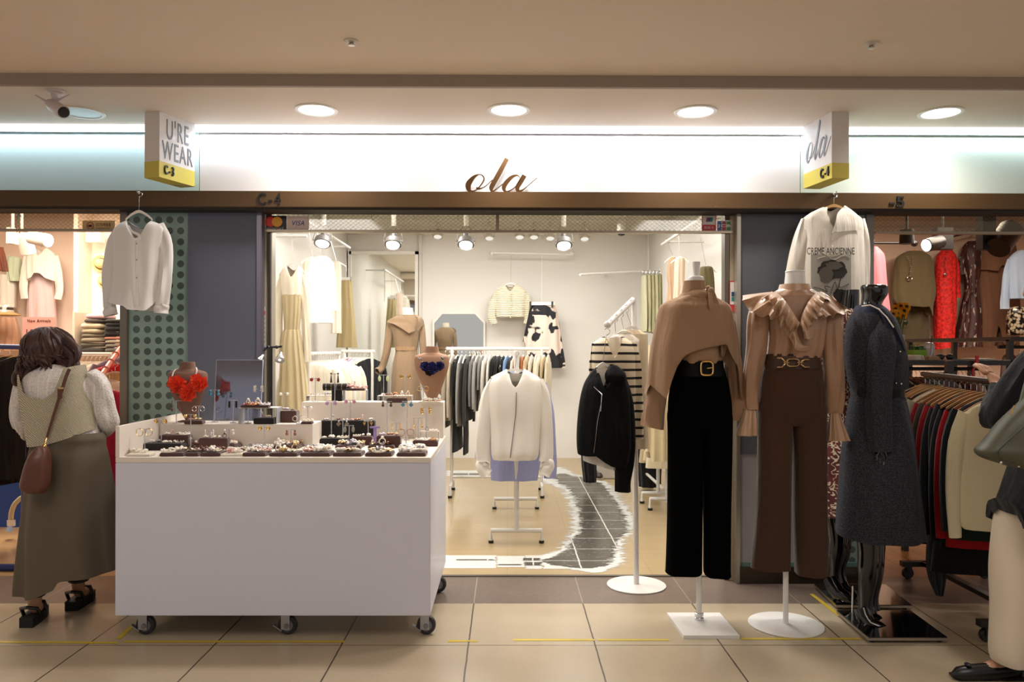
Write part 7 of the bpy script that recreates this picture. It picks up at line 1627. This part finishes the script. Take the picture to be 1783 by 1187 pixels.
t = thing('folding_cart_handle', 'cream bent tube of a folded cart with caster before blue panel', 'cart', (X_(20, Yh), Yh, 0))
hp_ = [W(19, 907, Yh), W(20, 892, Yh), W(26, 877, Yh), W(38, 866, Yh), W(52, 862, Yh), W(90, 862, Yh)]; build('bent_tube', MB().tube([p_[1:] for p_ in interp([[i, *q] for i, q in enumerate(hp_)], 5)], .017, 12), mat('#d9c79c', .4), t)
build('caster', MB().box(W(15, 915, Yh), W(24, 905, Yh-.02)).tube([W(17, 921, Yh-.02), W(17, 921, Yh+.03)], .022, 14), CHROME, t); build('cross_tube', MB().tube([(X_(90, Yh), Yh, W(90, 862, Yh).z), (X_(90, Yh), Yh, .03)], .017, 10), mat('#d9c79c', .4), t)
p = G(0, 988, .02); build('floor_tube', MB().tube([(p.x-.6, p.y, .022), (p.x+.25, p.y, .022)], .022, 12), mat('#1c2c6c', .4), label='dark blue tube lying on the floor at the left shop entrance', cat='tube')
p = W(28, 376, YT-.03); t = thing('suction_hook', 'clear suction hook on the left shop transom glass', 'hook', (p.x, YT-.02, p.z-.1)); build('cup', MB().lathe((p.x, YT-.004, p.z), [(.017, 0), (.012, .01), (.006, .018)], 18, (0, -1, 0)), ACR, t); build('hook', MB().tube([(p.x, YT-.02, p.z), (p.x-.002, YT-.024, p.z-.06), (p.x+.008, YT-.03, p.z-.11), (p.x-.012, YT-.03, p.z-.1)], .002, 6), CHROME, t)
# ================================================================== RIGHT SHOP
YR = 8.75
bb = plastic('#17110e', .4)
wallspot(1640, 420, 1613, 427, 10.5, 6.8, 'black cylinder spotlight with glowing face in the right shop', bb, (3.4, 8.7, 1.6), 55, (1632, 398, 1652, 434))
spot('display_lamp', (4.1, 6.2, 2.7), (4.6, 8.8, 1.5), 40, (1, .86, .68), 90, .9, .06)
p = W(1742, 415, 6.0); t = thing('track_spotlight', 'large black box spotlight at top right of the right shop', 'spotlight', p)
a, b = W(1712, 434, 6.0), W(1735, 398, 6.0); build('driver_box', MB().box(a, (b.x, a.y+.1, 2.80), .004), bb, t); build('head', MB().tube([W(1738, 432, 5.95), W(1760, 400, 6.05)], [.085, .09], 24), bb, t)
p = W(1579, 410, 6.6); t = thing('track_spotlight', 'small black spotlight above the olive green top', 'spotlight', p); build('head', MB().tube([p-EZ*.07, p+EZ*.05], [.06, .055], 18), bb, t); build('stem', MB().tube([p, (p.x, p.y, 2.80)], .012, 8), bb, t)
t = thing('wall_rail', 'black rail with ball end on the right shop back wall', 'rail', W(1555, 423, 7.6)); build('pipe', MB().tube([(1.921, 7.6, W(1518, 423, 7.6).z), W(1592, 423, 7.6)], .012, 10), bb, t); build('end_ball', MB().ball(W(1592, 423, 7.6), .035, 12), bb, t)
t = thing('wall_rail', 'black wire rail over the red dress in the right shop', 'rail', W(1690, 410, 8.5)); build('pipe', MB().tube([W(1650, 414, 8.5), W(1700, 402, 8.5), W(1790, 398, 8.5)], .009, 8), bb, t); build('bracket', MB().tube([W(1700, 402, 8.5), W(1700, 402, 9.0)], .008, 8), bb, t)
def wr(nm, lab, cat, rows, m_, sl=(), Y=YR, hang=None, hk=None, **k):
    o = garment(nm, lab, cat, Y, rows, m_ if not isinstance(m_, str) else cloth(m_), sl, **k)
    if hang: add_hanger('hanger', 'wooden hanger holding the %s' % hang[2], W(hang[0], hang[1], Y), hang[3] if len(hang) > 3 else .10, PALEWOOD, hook_to=W(hang[0], hang[1]-10, 8.99 if Y > 8 else 7.6) if hk is None else hk, drop=.06)
    return o
def sequin(base):
    t = NT('sequin_cloth'); v = t.n('TexVoronoi'); v.inputs['Scale'].default_value = 26; t.put(v.inputs['Vector'], t.coord()); f = t.math('MULTIPLY', t.math('SUBTRACT', 1, t.step(v.outputs[0], .13, .03)), t.step(t.noise(3), .55, .05)); t.put(t.b.inputs['Base Color'], t.mix(f, lin(base), lin('#efe3dc'))); t.b.inputs['Roughness'].default_value = .8; return t.m
wr('knit_top', 'dusty pink knit with white pearl trim hanging behind the print shirt', 'top', [(430, 1514, 1526, .05), (438, 1510, 1534, .07), (450, 1506, 1539, .09), (500, 1506, 1543, .1), (562, 1506, 1550, .12)], sequin('#b9606a'), Y=7.5, amp=.014, n=48, hang=(1520, 428, 'dusty pink knit', .08))
OG = cloth('#5e5238')
wr('trousers', 'olive green trousers hanging under the olive green top', 'trousers', [(444, 1584, 1600, .02), (470, 1576, 1608, .03), (520, 1568, 1614, .06), (545, 1566, 1615, .09), (600, 1564, 1616, .1)], cloth('#4f4530'), Y=YR+.08, amp=.02, n=56)
wr('batwing_top', 'olive green batwing top hanging on wooden hanger in the right shop', 'top', [(437, 1580, 1604, .04), (443, 1568, 1616, .06), (452, 1560, 1622, .08), (480, 1555, 1626, .09), (510, 1553, 1628, .09), (533, 1556, 1624, .09), (552, 1558, 1624, .08)], OG, Y=YR-.1, amp=.012, n=72, hang=(1592, 434, 'olive green batwing top', .13), hem=[(1552, 520), (1562, 532), (1600, 535), (1612, 534), (1618, 548), (1628, 552)])
t = thing('pendant_necklace', 'silver pendant necklace hanging over the olive green top', 'necklace', W(1585, 486, YR-.2))
chain([tuple(W(px, py, YR-.215)) for px, py in ((1580, 446), (1584, 456), (1586, 470), (1584, 482))], .007, SILV, t, 1.2); build('pendant', MB().torus(W(1584, 484, YR-.215), .025, .006, 16, 6), SILV, t)
chain([tuple(W(px, py, YR-.215)) for px, py in ((1590, 446), (1588, 462), (1583, 480))], .006, SILV, t, 1.2)
def redlace():
    t = NT('red_lace'); v = t.n('TexVoronoi'); v.inputs['Scale'].default_value = 32; t.put(v.inputs['Vector'], t.coord()); t.put(t.b.inputs['Base Color'], t.mix(t.math('MULTIPLY', v.outputs[0], 1.3), lin('#8f0f0d'), lin('#e02018'))); t.b.inputs['Roughness'].default_value = .75; t.bump(v.outputs[0], .7, .01); return t.m
wr('lace_dress', 'bright red lace dress hanging in the right shop', 'dress', [(432, 1644, 1654, .04), (440, 1636, 1660, .06), (452, 1631, 1664, .08), (500, 1629, 1664, .09), (560, 1629, 1662, .10), (612, 1629, 1658, .11)], redlace(), [[(1662, 450, 5), (1666, 480, 6), (1667, 518, 6)]], amp=.012, n=56, Y=YR, hang=(1651, 432, 'bright red lace dress', .08), hem=[(1629, 608), (1645, 605), (1658, 598)])
t = thing('beaded_necklace', 'long dark bead necklace hanging on the bright red lace dress', 'necklace', W(1646, 478, YR-.13)); chain([tuple(W(px, py, YR-.125)) for px, py in ((1647, 440), (1645, 458), (1646, 476))], .006, mat('#2a1512', .4), t, 1.2); build('pendant', MB().ball(W(1646, 477, YR-.13), .018, 8, (1, .5, 1)), CHROME, t)
def ikat():
    t = NT('ikat'); co = t.coord(); n = t.noise(7, 2, t.scaled((4, 4, 1), co)); n2 = t.noise(9, 2, t.scaled((3, 3, .8), co)); c = t.mix(t.step(n, .54, .03), lin('#3d1713'), lin('#1b0f10')); t.put(t.b.inputs['Base Color'], t.mix(t.step(n2, .62, .03), c, lin('#b8a093'))); t.b.inputs['Roughness'].default_value = .6; return t.m
IK = ikat()
wr('print_dress', 'brown and white print dress with knotted belt in the right shop', 'dress', [(420, 1686, 1700, .04), (428, 1678, 1708, .06), (440, 1676, 1709, .08), (470, 1680, 1706, .08), (500, 1682, 1702, .07), (512, 1680, 1703, .07), (550, 1672, 1706, .10), (604, 1663, 1708, .12)], IK, [[(1681, 436, 6), (1676, 455, 7), (1676, 478, 6)]], amp=.016, n=64, hang=(1690, 422, 'brown print dress', .08), k=9)
build('belt_knot', MB().ball(W(1687, 507, YR-.12), .05, 12, (1, .5, .7)).tube([W(1687, 508, YR-.13), W(1682, 525, YR-.14)], [.03, .02], 8), IK, label='knotted belt tied at waist of the brown print dress', cat='belt')
TC = cloth('#6b4c38'); wr('trench_coat', 'brown layered trench coat hanging in the right shop', 'coat', [(424, 1712, 1730, .05), (430, 1706, 1745, .07), (440, 1702, 1758, .09), (480, 1704, 1762, .10), (540, 1706, 1764, .11), (602, 1704, 1768, .13)], TC, [[(1706, 440, 6), (1702, 470, 7), (1699, 510, 7), (1698, 525, 6)]], amp=.02, k=9, n=80, lown=.8, hang=(1728, 426, 'brown trench coat', .08), hem=[(1700, 604), (1722, 600), (1728, 560), (1733, 600), (1768, 598)])
wr('cape', 'brown shoulder cape over the layered trench coat', 'cape', [(428, 1712, 1742, .08), (440, 1706, 1752, .10), (460, 1706, 1754, .12), (476, 1706, 1756, .12)], TC, Y=YR-.05, amp=.012, hem=[(1705, 470), (1728, 474), (1732, 462), (1756, 470)], hemback=False)
wr('trousers', 'brown trousers hanging right of the layered trench coat', 'trousers', [(418, 1748, 1764, .05), (440, 1744, 1768, .08), (520, 1742, 1772, .1), (602, 1736, 1772, .1)], cloth('#5c3f2c'), Y=YR-.02, amp=.02, n=48)
DN = mat('#9fb0c6', .85, 0, 'denim', .3, 300, var=.15)
wr('denim_jacket', 'pale blue denim jacket at right edge of the right shop', 'jacket', [(436, 1772, 1792, .05), (444, 1762, 1800, .07), (456, 1756, 1806, .08), (500, 1756, 1806, .09), (520, 1757, 1806, .08)], DN, [[(1760, 452, 7), (1754, 480, 8), (1751, 515, 8), (1750, 538, 7)]], Y=8.2, amp=.012, n=56, hang=(1784, 434, 'denim jacket', .1), neck=(1786, 8, 470, 440, 436))
def glitter():
    t = NT('glitter'); v = t.n('TexVoronoi'); v.inputs['Scale'].default_value = 30; t.put(v.inputs['Vector'], t.coord()); t.put(t.b.inputs['Base Color'], t.mix(t.step(v.outputs[0], .5, .1), lin('#b8a88f'), lin('#140f0d'))); t.b.inputs['Metallic'].default_value = .5; t.b.inputs['Roughness'].default_value = .3; return t.m
wr('sequin_bag', 'black and gold sequinned bag on dark shelf at the right edge', 'bag', [(534, 1762, 1800, .05), (542, 1757, 1805, .09), (575, 1756, 1806, .10), (583, 1758, 1804, .08)], glitter(), Y=7.9, amp=.01, grow=0)
def dark_frame(lab, x0, x1, y0, y1, z, nm='display_table', cat='table', legs=True, bar=None):
    t = thing(nm, lab, cat, ((x0+x1)/2, (y0+y1)/2, 0)); d = .02
    build('top_frame', MB().box((x0, y0, z-.035), (x1, y0+.03, z)).box((x0, y1-.03, z-.035), (x1, y1, z)).box((x0, y0, z-.035), (x0+.03, y1, z)).box((x1-.03, y0, z-.035), (x1, y1, z)), bb, t, smooth=False)
    build('glass_top', MB().box((x0+.03, y0+.03, z-.012), (x1-.03, y1-.03, z-.004)), glb, t, smooth=False)
    for x in (x0+.02, x1-.02):
        for y in (y0+.02, y1-.02): build('leg', MB().box((x-.018, y-.018, 0), (x+.018, y+.018, z-.035)), bb, t, smooth=False)
    return t
Yt1 = 5.35; zt1 = Z_(627, Yt1, 1680)
x0 = X_(1574, Yt1); x1 = X_(1768, Yt1); dark_frame('black framed clothes rail table in the middle of the right shop', x0, x1, Yt1, Yt1+.5, zt1)
# things on the table
c = Vector((X_(1566, 5.6), 5.6, zt1)); c2 = W(1565, 545, 5.6)
t = thing('vase', 'slim clear vase holding the sunflowers', 'vase', c); build('glass', MB().lathe(c, [(.03, 0), (.035, .005), (.03, .10), (.04, .18), (.037, .18), (.027, .10), (.028, .008)], 20), ACR, t)
t = thing('sunflower_bunch', 'bunch of yellow orange sunflowers in vase by the tweed coat', 'flowers', c+EZ*.18); ym = mat('#e8a012', .6, name='petal'); rr = random.Random(2)
for i, (px, py) in enumerate([(1558, 538), (1568, 533), (1574, 541), (1562, 546), (1571, 549), (1555, 547), (1578, 534)]):
    h = W(px, py, 5.55+rr.uniform(-.04, .04)); q = MB(); nrm = Vector((rr.uniform(-.4, .4), -1, rr.uniform(.1, .6))).normalized(); qm = Vector((0, 0, 1)).rotation_difference(nrm).to_matrix()
    for l in range(2):
        for k in range(14): a = 2*pi*k/14+.2*l; d = Vector((cos(a), sin(a), 0)); tt = Vector((-sin(a), cos(a), 0)); q.add([h+qm @ p_ for p_ in (d*.006, d*.022+tt*.008+EZ*(.004+.004*l), d*(.038-.006*l)+EZ*.006, d*.022-tt*.008+EZ*(.004+.004*l))], [(0, 1, 2, 3)])
    f = build('flower_head', q, ym, t); build('seed_disc', MB().ball(h+nrm*.006, .012, 10, (1, 1, 1)), mat('#3a1f0e', .8), f); build('stem', MB().tube([h, h.lerp(c+EZ*.12, .5)+Vector((rr.uniform(-.02, .02), 0, 0)), c+EZ*.02], .003, 5), mat('#3f5a24', .7), t)
q = MB()
for k in range(26): b_ = W(1556+rr.random()*22, 552+rr.random()*22, 5.55+rr.uniform(-.06, .06)); d = Vector((rr.uniform(-1, 1), rr.uniform(-1, .3), rr.uniform(-.3, .8))).normalized()*.045; s_ = d.cross(EZ).normalized()*.014; q.add([b_, b_+d*.5+s_, b_+d, b_+d*.5-s_], [(0, 1, 2, 3)])
build('leaves', q, mat('#3a5526', .7, name='leaf'), t)
c = Vector((X_(1597, 5.5), 5.5, zt1)); t = thing('potted_succulent', 'small succulent in square lime green pot on the black table', 'plant', c)
build('pot', MB().add([c+Vector((x*k, y*k, z)) for z, k in ((0, .85), (.07, 1)) for x, y in ((-.048, -.048), (.048, -.048), (.048, .048), (-.048, .048))], [(3, 2, 1, 0), (0, 1, 5, 4), (1, 2, 6, 5), (2, 3, 7, 6), (3, 0, 4, 7)]), mat('#7fae1e', .35, name='lime_pot'), t, smooth=False); build('soil', MB().box(c+Vector((-.044, -.044, .055)), c+Vector((.044, .044, .06))), mat('#2a1d14', .9), t)
q = MB(); 
for k in range(16): a = k*2.4; r = .006+.0022*k; d = Vector((cos(a), sin(a), .9)).normalized(); q.ball(c+Vector((r*cos(a), r*sin(a), .075)), .016, 8, (.6, .6, 1.6)).tube([c+EZ*.06, c+EZ*.06+d*.06], [.008, .002], 6)
build('leaves', q, mat('#3f6a34', .6, name='succulent'), t)
c = Vector((X_(1618, 5.5), 5.5, zt1)); t = thing('drinking_cup', 'clear plastic cup with lid and dark straw on the black table', 'cup', c)
build('cup', MB().lathe(c, [(.028, 0), (.036, .085), (.0345, .085), (.0265, .003)], 24), ACR, t); build('lid', MB().lathe(c, [(.038, .083), (.038, .09), (.03, .115), (.012, .125)], 24), ACR, t); build('straw', MB().tube([c+Vector((.005, 0, .02)), c+Vector((.02, 0, .17))], .004, 8), mat('#26343a', .4), t)
build('folded_cloth', loft3([(zt1+.001, X_(1575, 5.42), X_(1606, 5.42), 5.42, .05), (zt1+.03, X_(1578, 5.42), X_(1603, 5.42), 5.42, .05), (zt1+.035, X_(1584, 5.42), X_(1598, 5.42), 5.42, .03)], amp=.012, grow=0, e=.6, n=30), cloth('#c9c0b5'), label='pale folded cloth on the black table beside the green pot', cat='cloth')
build('folded_cloth', loft3([(zt1+.001, X_(1606, 5.42), X_(1634, 5.42), 5.42, .05), (zt1+.024, X_(1608, 5.42), X_(1630, 5.42), 5.42, .045), (zt1+.028, X_(1612, 5.42), X_(1626, 5.42), 5.42, .03)], amp=.012, grow=0, e=.6, n=30, seed=3), cloth('#a5876a'), label='tan folded cloth before the drinking cup', cat='cloth')
c = Vector((X_(1646, 5.45), 5.45, zt1)); t = thing('sunglasses', 'black sunglasses lying on the black table', 'sunglasses', c); build('lens', MB().ball(c+Vector((-.033, 0, .022)), .03, 14, (1, .3, .72)), BLACK_P, t); build('lens', MB().ball(c+Vector((.033, 0, .022)), .03, 14, (1, .3, .72)), BLACK_P, t); build('temple', MB().tube([c+Vector((-.06, 0, .03)), c+Vector((-.05, .12, .012))], .004, 6).tube([c+Vector((.06, 0, .03)), c+Vector((.08, .11, .012))], .004, 6).tube([c+Vector((-.01, -.005, .028)), c+Vector((.01, -.005, .028))], .004, 6), BLACK_P, t)
build('notepad', MB().box((X_(1693, 5.45), 5.42, zt1+.0005), (X_(1728, 5.45), 5.6, zt1+.012)), mat('#d3c8bd', .6), label='flat white pad lying on the black table', cat='notepad', smooth=False)
def red_clip(px, py0, py1, Y, lab):
    c0 = W(px, py0, Y); c1 = W(px, py1, Y); L = (c0-c1).length; rm = plastic('#c4141a', .35); t = thing('clip_hanger', lab, 'hanger', c1)
    build('bar', MB().box((c0.x-.010, Y, c0.z-L*.5), (c0.x+.010, Y+.012, c0.z)), rm, t); build('jaw', MB().tube([c0-EZ*L*.45, c0+Vector((-.03, 0, -L*.62)), c1+Vector((-.032, 0, 0))], .007, 8).tube([c0-EZ*L*.45, c0+Vector((.03, 0, -L*.55)), c0+Vector((.035, 0, -L*.78))], .007, 8).tube([c0+Vector((-.03, 0, -L*.62)), c0+Vector((0, 0, -L*.5)), c0+Vector((.03, 0, -L*.6))], .006, 8), rm, t)
red_clip(1702, 619, 656, Yt1-.03, 'red plastic clip hanging on the front edge of the black table')
# rail under the table and clothes
zr2 = Z_(642, Yt1+.25, 1680); xa, xb = X_(1560, Yt1+.25), X_(1775, Yt1+.25)
t = thing('clothes_rail', 'black rail of clothes running under the black framed table', 'rail', ((xa+xb)/2, Yt1+.25, zr2-.02)); build('pipe', MB().tube([(x0+.04, Yt1+.25, zr2), (x1-.04, Yt1+.25, zr2)], .013, 10), bb, t)
mix_ = [('#8f6a3a', 'ochre'), ('#4a2f22', 'dark brown'), ('#b89a86', 'rose beige'), ('#6d7f8c', 'dusty blue'), ('#c9b49a', 'sand'), ('#7a1f2c', 'wine red'), ('#e0d2c0', 'cream'), ('#2c2a2c', 'black'), ('#a0522a', 'burnt orange'), ('#5f6b58', 'sage')]
rack_row((x0+.05, Yt1+.25, zr2), (x1-.05, Yt1+.25, zr2), [(mix_[(i*7) % 10][0], mix_[(i*7) % 10][1], ['top', 'knit', 'dress'][i % 3], .7) for i in range(22)], R(84), 'the rail under the black table', hk='wood', hcol=PALEWOOD, s=.95)
# rear right rail
Y5 = 6.6; z5 = Z_(604, Y5, 1760); xa, xb = X_(1738, Y5), X_(1830, Y5)
t = thing('clothes_rack', 'black shelf rack with yellow wooden hangers at right rear', 'clothes rack', ((xa+xb)/2, Y5, 0)); build('rail', MB().tube([(xa, Y5, z5), (xb, Y5, z5)], .014, 10), bb, t); build('shelf', MB().box((xa-.05, Y5-.25, Z_(592, Y5)), (xb, 7.9+.15, Z_(585, Y5))), bb, t, smooth=False)
for y in (Y5-.2, 8.0): build('post', MB().box((xa-.05, y-.02, 0), (xa-.01, y+.02, Z_(590, Y5))), bb, t, smooth=False); build('post', MB().box((xb-.04, y-.02, 0), (xb, y+.02, Z_(590, Y5))), bb, t, smooth=False)
hproto('wood', PALEWOOD)
rack_row((xa+.04, Y5, z5), (xb-.02, Y5, z5), [(c_, n_, 'knit', .8) for c_, n_ in (('#4a3020', 'dark brown'), ('#7a2a20', 'rust red'), ('#8c8876', 'sage grey'), ('#d8c6b0', 'cream'), ('#d9a9a0', 'salmon'), ('#b5848a', 'rose'), ('#c9bfae', 'oat'))], R(58), 'the right rear rail', hk='wood', s=.95)
# front rolling rack: rail recedes from the viewer
Pf = Vector((2.38, 3.70, 1.235)); Pb = Vector((2.53, 4.72, 1.245))
t = thing('clothes_rack', 'black rolling rack of sweaters in front of the right shop', 'clothes rack', (2.4, 4.2, 0))
build('rail', MB().tube([Pf, Pb], .016, 12), bb, t)
for P in (Pf, Pb):
    build('post', MB().box((P.x+.14, P.y-.018, .10), (P.x+.18, P.y+.018, P.z+.08)), bb, t, smooth=False); build('cross_bar', MB().tube([P, (P.x+.16, P.y, P.z)], .014, 8), bb, t)
    build('foot_bar', MB().box((P.x-.13, P.y-.02, .075), (P.x+.42, P.y+.02, .105)), bb, t, smooth=False)
    for x in (P.x-.09, P.x+.38): c_ = build('caster', MB().lathe((x, P.y-.013, .034), [(.001, 0), (.03, 0), (.034, .006), (.034, .022), (.03, .028), (.001, .028)], 22, (0, 1, 0)).box((x-.012, P.y-.018, .034), (x+.018, P.y+.018, .076)), BLACK_P, t)
build('base_bar', MB().box((Pf.x+.14, Pf.y, .08), (Pf.x+.18, Pb.y, .105)), bb, t, smooth=False)
WOODH = mat('#a87c4c', .4, 0, 'hanger_wood', .1, 30, coat=.2)
HP['wood2'] = hproto('w2', WOODH)
seq = [('#e3d8b4', 'cream', 'knit', 1.15), ('#10151f', 'navy', 'knit', 1.1), ('#12241c', 'dark green', 'top', 1.25), ('#a50f14', 'red', 'top', 1.35), ('#0b0b0c', 'black', 'top', 1.4), ('#0d0d0e', 'jet black', 'dress', .95), ('#0b0c0e', 'deep black', 'top', 1.4), ('#a3161a', 'scarlet', 'top', 1.3), ('#4a4034', 'brown grey', 'top', 1.2), ('#8f1418', 'dark red', 'top', 1.25), ('#a39884', 'beige', 'knit', 1.1), ('#101011', 'soft black', 'dress', .9), ('#17171a', 'charcoal', 'top', 1.3), ('#8d0f12', 'crimson', 'top', 1.2), ('#121214', 'ink black', 'dress', .9)]
n = len(seq); rr = random.Random(4)
for i, (hx, word, kind, ls) in enumerate(seq):
    p = Pf.lerp(Pb, (i+.45)/n)-EZ*.053; a = R(-14)+rr.uniform(-.05, .05)
    h = bpy.data.objects.new('hanger', None); COL.objects.link(h); h.location = p; h.rotation_euler = (0, 0, a); h.scale = (.88, 1, 1.1); setp(h, 'brown wooden hanger of the %s %s on the black rolling rack' % (word, CATN[kind]), 'hanger', 'wooden hangers on the rolling rack')
    for me, nm in HP['wood2']: c = bpy.data.objects.new(nm, me); COL.objects.link(c); c.parent = h
    o = bpy.data.objects.new(CATN[kind], gproto(kind)); COL.objects.link(o); o.location = p-EZ*.018; o.rotation_euler = (0, 0, a); o.scale = (.80, .55, ls); o.material_slots[0].link = 'OBJECT'; o.material_slots[0].material = cloth(hx)
    setp(o, '%s %s on the black rolling rack, %s from its near end' % (word, CATN[kind], ordn(i)), CATN[kind], 'clothes on the black rolling rack')
t = garment('scarf', 'dark grey paisley scarf trailing below the black rolling rack', 'scarf', 4.2, [(880, 1622, 1640, .03), (940, 1618, 1638, .04), (1000, 1618, 1645, .04), (1036, 1630, 1640, .02)], cloth('#2c2e33'), amp=.015, n=30)
# ---------------- person at right edge
YQ = 3.22
t = thing('person', 'person in black top and white trousers with green bag at right edge', 'person', (X_(1810, YQ), YQ, 0))
def v_(px, py, Y=YQ): return W(px, py, Y)
darkn = cloth('#0e0d10', .8)
an0 = Vector((v_(1748, 1140, 3.30).x, 3.30, .11)); an1 = Vector((v_(1850, 1150, 3.18).x, 3.14, .11))
elb = v_(1730, 728, 3.26); wri = v_(1738, 672, 3.50)
person_body(t, v_(1832, 830), v_(1846, 560), v_(1838, 500, YQ+.02), [v_(1806, 612, YQ+.06), v_(1888, 612, YQ-.08)], [elb, v_(1920, 720)], [wri, v_(1930, 820)],
    [v_(1812, 845), v_(1856, 845)], [Vector((an0.x+.08, YQ+.04, .50)), Vector((an1.x, YQ-.02, .50))], [an0, an1], [an0+Vector((-.19, -.02, -.075)), an1+Vector((-.19, -.05, -.075))], [(-.2, .6, .75), (0, 0, -1)])
face(t, v_(1838, 500, YQ+.02), (-.9, .4, -.1), skinm)
hc = v_(1846, 494, YQ+.01); q = MB().ball(hc, .10, 20, (1.05, 1, 1)); rr = random.Random(9)
for k in range(110):
    th = rr.uniform(-2.3, 2.3)-.4; out = Vector((cos(th), sin(th), 0)); tg = Vector((-sin(th), cos(th), 0)); fz = rr.uniform(0, 6)
    pts = [hc+Vector((.108*sin(f_)*cos(th), .104*sin(f_)*sin(th), .106*cos(f_)))+tg*.004*sin(f_*5+fz) for f_ in (.1, .5, .9, 1.3, 1.6)]; pts += [pts[-1]-EZ*(.03*j)+tg*.005*sin(j+fz)-out*.004*j for j in range(1, 6)]
    q.tube(pts, [.006]+[.010]*7+[.007, .003], 5)
build('hair', q, mat('#1b1310', .4, name='black_hair'), t)
build('top', loft([(598, 1818, 1866, .07), (606, 1800, 1882, .09), (625, 1790, 1900, .12), (700, 1796, 1892, .13), (780, 1790, 1892, .16), (850, 1766, 1898, .19), (900, 1744, 1902, .20), (945, 1738, 1906, .21)], YQ, amp=.02, k=7, n=72, hem=[(1738, 866), (1746, 880), (1752, 912), (1772, 920), (1779, 940), (1900, 945)]), darkn, t)
build('sleeve', sleeve([(1808, 616, 24, .04), (1785, 645, 25, .05), (1757, 688, 25, .04), (1738, 722, 25, .06), (1731, 724, 23, .12), (1734, 706, 21, .17), (1737, 692, 19, .22), (1739, 680, 17, .26)], YQ, amp=.010, n=28, flat=1, sub=6), darkn, t)
build('sleeve', sleeve([(1888, 618, 20, -.08), (1910, 670, 19), (1922, 740, 16), (1928, 800, 12)], YQ, amp=.008, n=24, flat=1), darkn, t)
WT = mat('#d6c7b0', .8, 0, 'white_trousers', .1, 200, var=.04)
build('trousers', loft([(830, 1790, 1882, .11), (860, 1782, 1890, .12), (890, 1776, 1892, .12), (930, 1780, 1886, .08)], YQ, amp=.006, n=44), WT, t)
build('trouser_leg', loft([(870, 1750, 1830, .06), (885, 1742, 1834, .10), (920, 1737, 1834, .11), (990, 1732, 1824, .11), (1060, 1733, 1812, .10), (1130, 1729, 1804, .09), (1152, 1733, 1800, .085)], YQ+.05, amp=.012, k=4, n=40, lown=1), WT, t)
build('trouser_leg', loft([(860, 1826, 1890, .06), (885, 1826, 1892, .10), (990, 1826, 1890, .10), (1155, 1822, 1884, .09)], YQ-.06, amp=.012, k=4, n=40, lown=1, seed=3), WT, t)
for i, an in enumerate((an0, an1)):
    ts = thing('flat_shoe', '%s black ballet flat of the person in white trousers' % ('near pointed' if i == 0 else 'right hand'), 'shoe', (an.x-.08, an.y, 0)); sm = mat('#0b0a0b', .35, name='black_leather')
    P = [an+Vector((.06, 0, -.075)), an+Vector((.02, 0, -.078)), an+Vector((-.07, -.01, -.083)), an+Vector((-.15, -.015, -.086)), an+Vector((-.205, -.02, -.088)), an+Vector((-.235, -.022, -.092))]
    build('upper', MB().tube(P, [.030, .040, .038, .036, .030, .010], 16), sm, ts)
    build('sole', MB().box(an+Vector((-.22, -.045, -.108)), an+Vector((.075, .035, -.100)), .004), mat('#1a1614', .6), ts); build('bow', MB().ball(an+Vector((-.165, -.02, -.048)), .013, 8, (1, 1.6, .6)), sm, ts)
    build('heel_back', MB().tube([an+Vector((.05, 0, -.09)), an+Vector((.062, 0, -.045))], [.034, .028], 14), sm, ts)
YBg = YQ-.22
tb = thing('shoulder_bag', 'olive green leather tote bag on shoulder of the person at right edge', 'bag', W(1770, 815, YBg)); gm = mat('#4a4936', .5, 0, 'green_leather', .25, 120, var=.1)
build('body', loft([(690, 1786, 1830, .04), (705, 1772, 1842, .05), (735, 1740, 1856, .07), (770, 1712, 1866, .08), (784, 1700, 1868, .085), (796, 1710, 1866, .08), (808, 1745, 1862, .07), (814, 1768, 1856, .06), (816, 1780, 1848, .04)], YBg, amp=.008, k=3, n=48, cap=True, grow=0), gm, tb)
build('seam', MB().tube([W(px, py, YBg-.088) for px, py in ((1786, 740), (1752, 770), (1738, 785), (1740, 798), (1768, 806))], .0025, 6), mat('#2c2b20', .6), tb)
build('strap', MB().tube([W(1776, 712, YBg), W(1795, 640, YBg+.06), W(1812, 590, YQ-.04), W(1838, 600, YQ+.1), W(1848, 700, YBg+.06)], .011, 10), gm, tb)
build('stud', MB().ball(W(1743, 805, YBg-.06), .006, 8), SILV, tb); build('stud', MB().ball(W(1774, 811, YBg-.05), .006, 8), SILV, tb); build('zip_pull', MB().tube([W(1766, 706, YBg-.06), W(1760, 722, YBg-.07)], .003, 6), GOLD, tb)
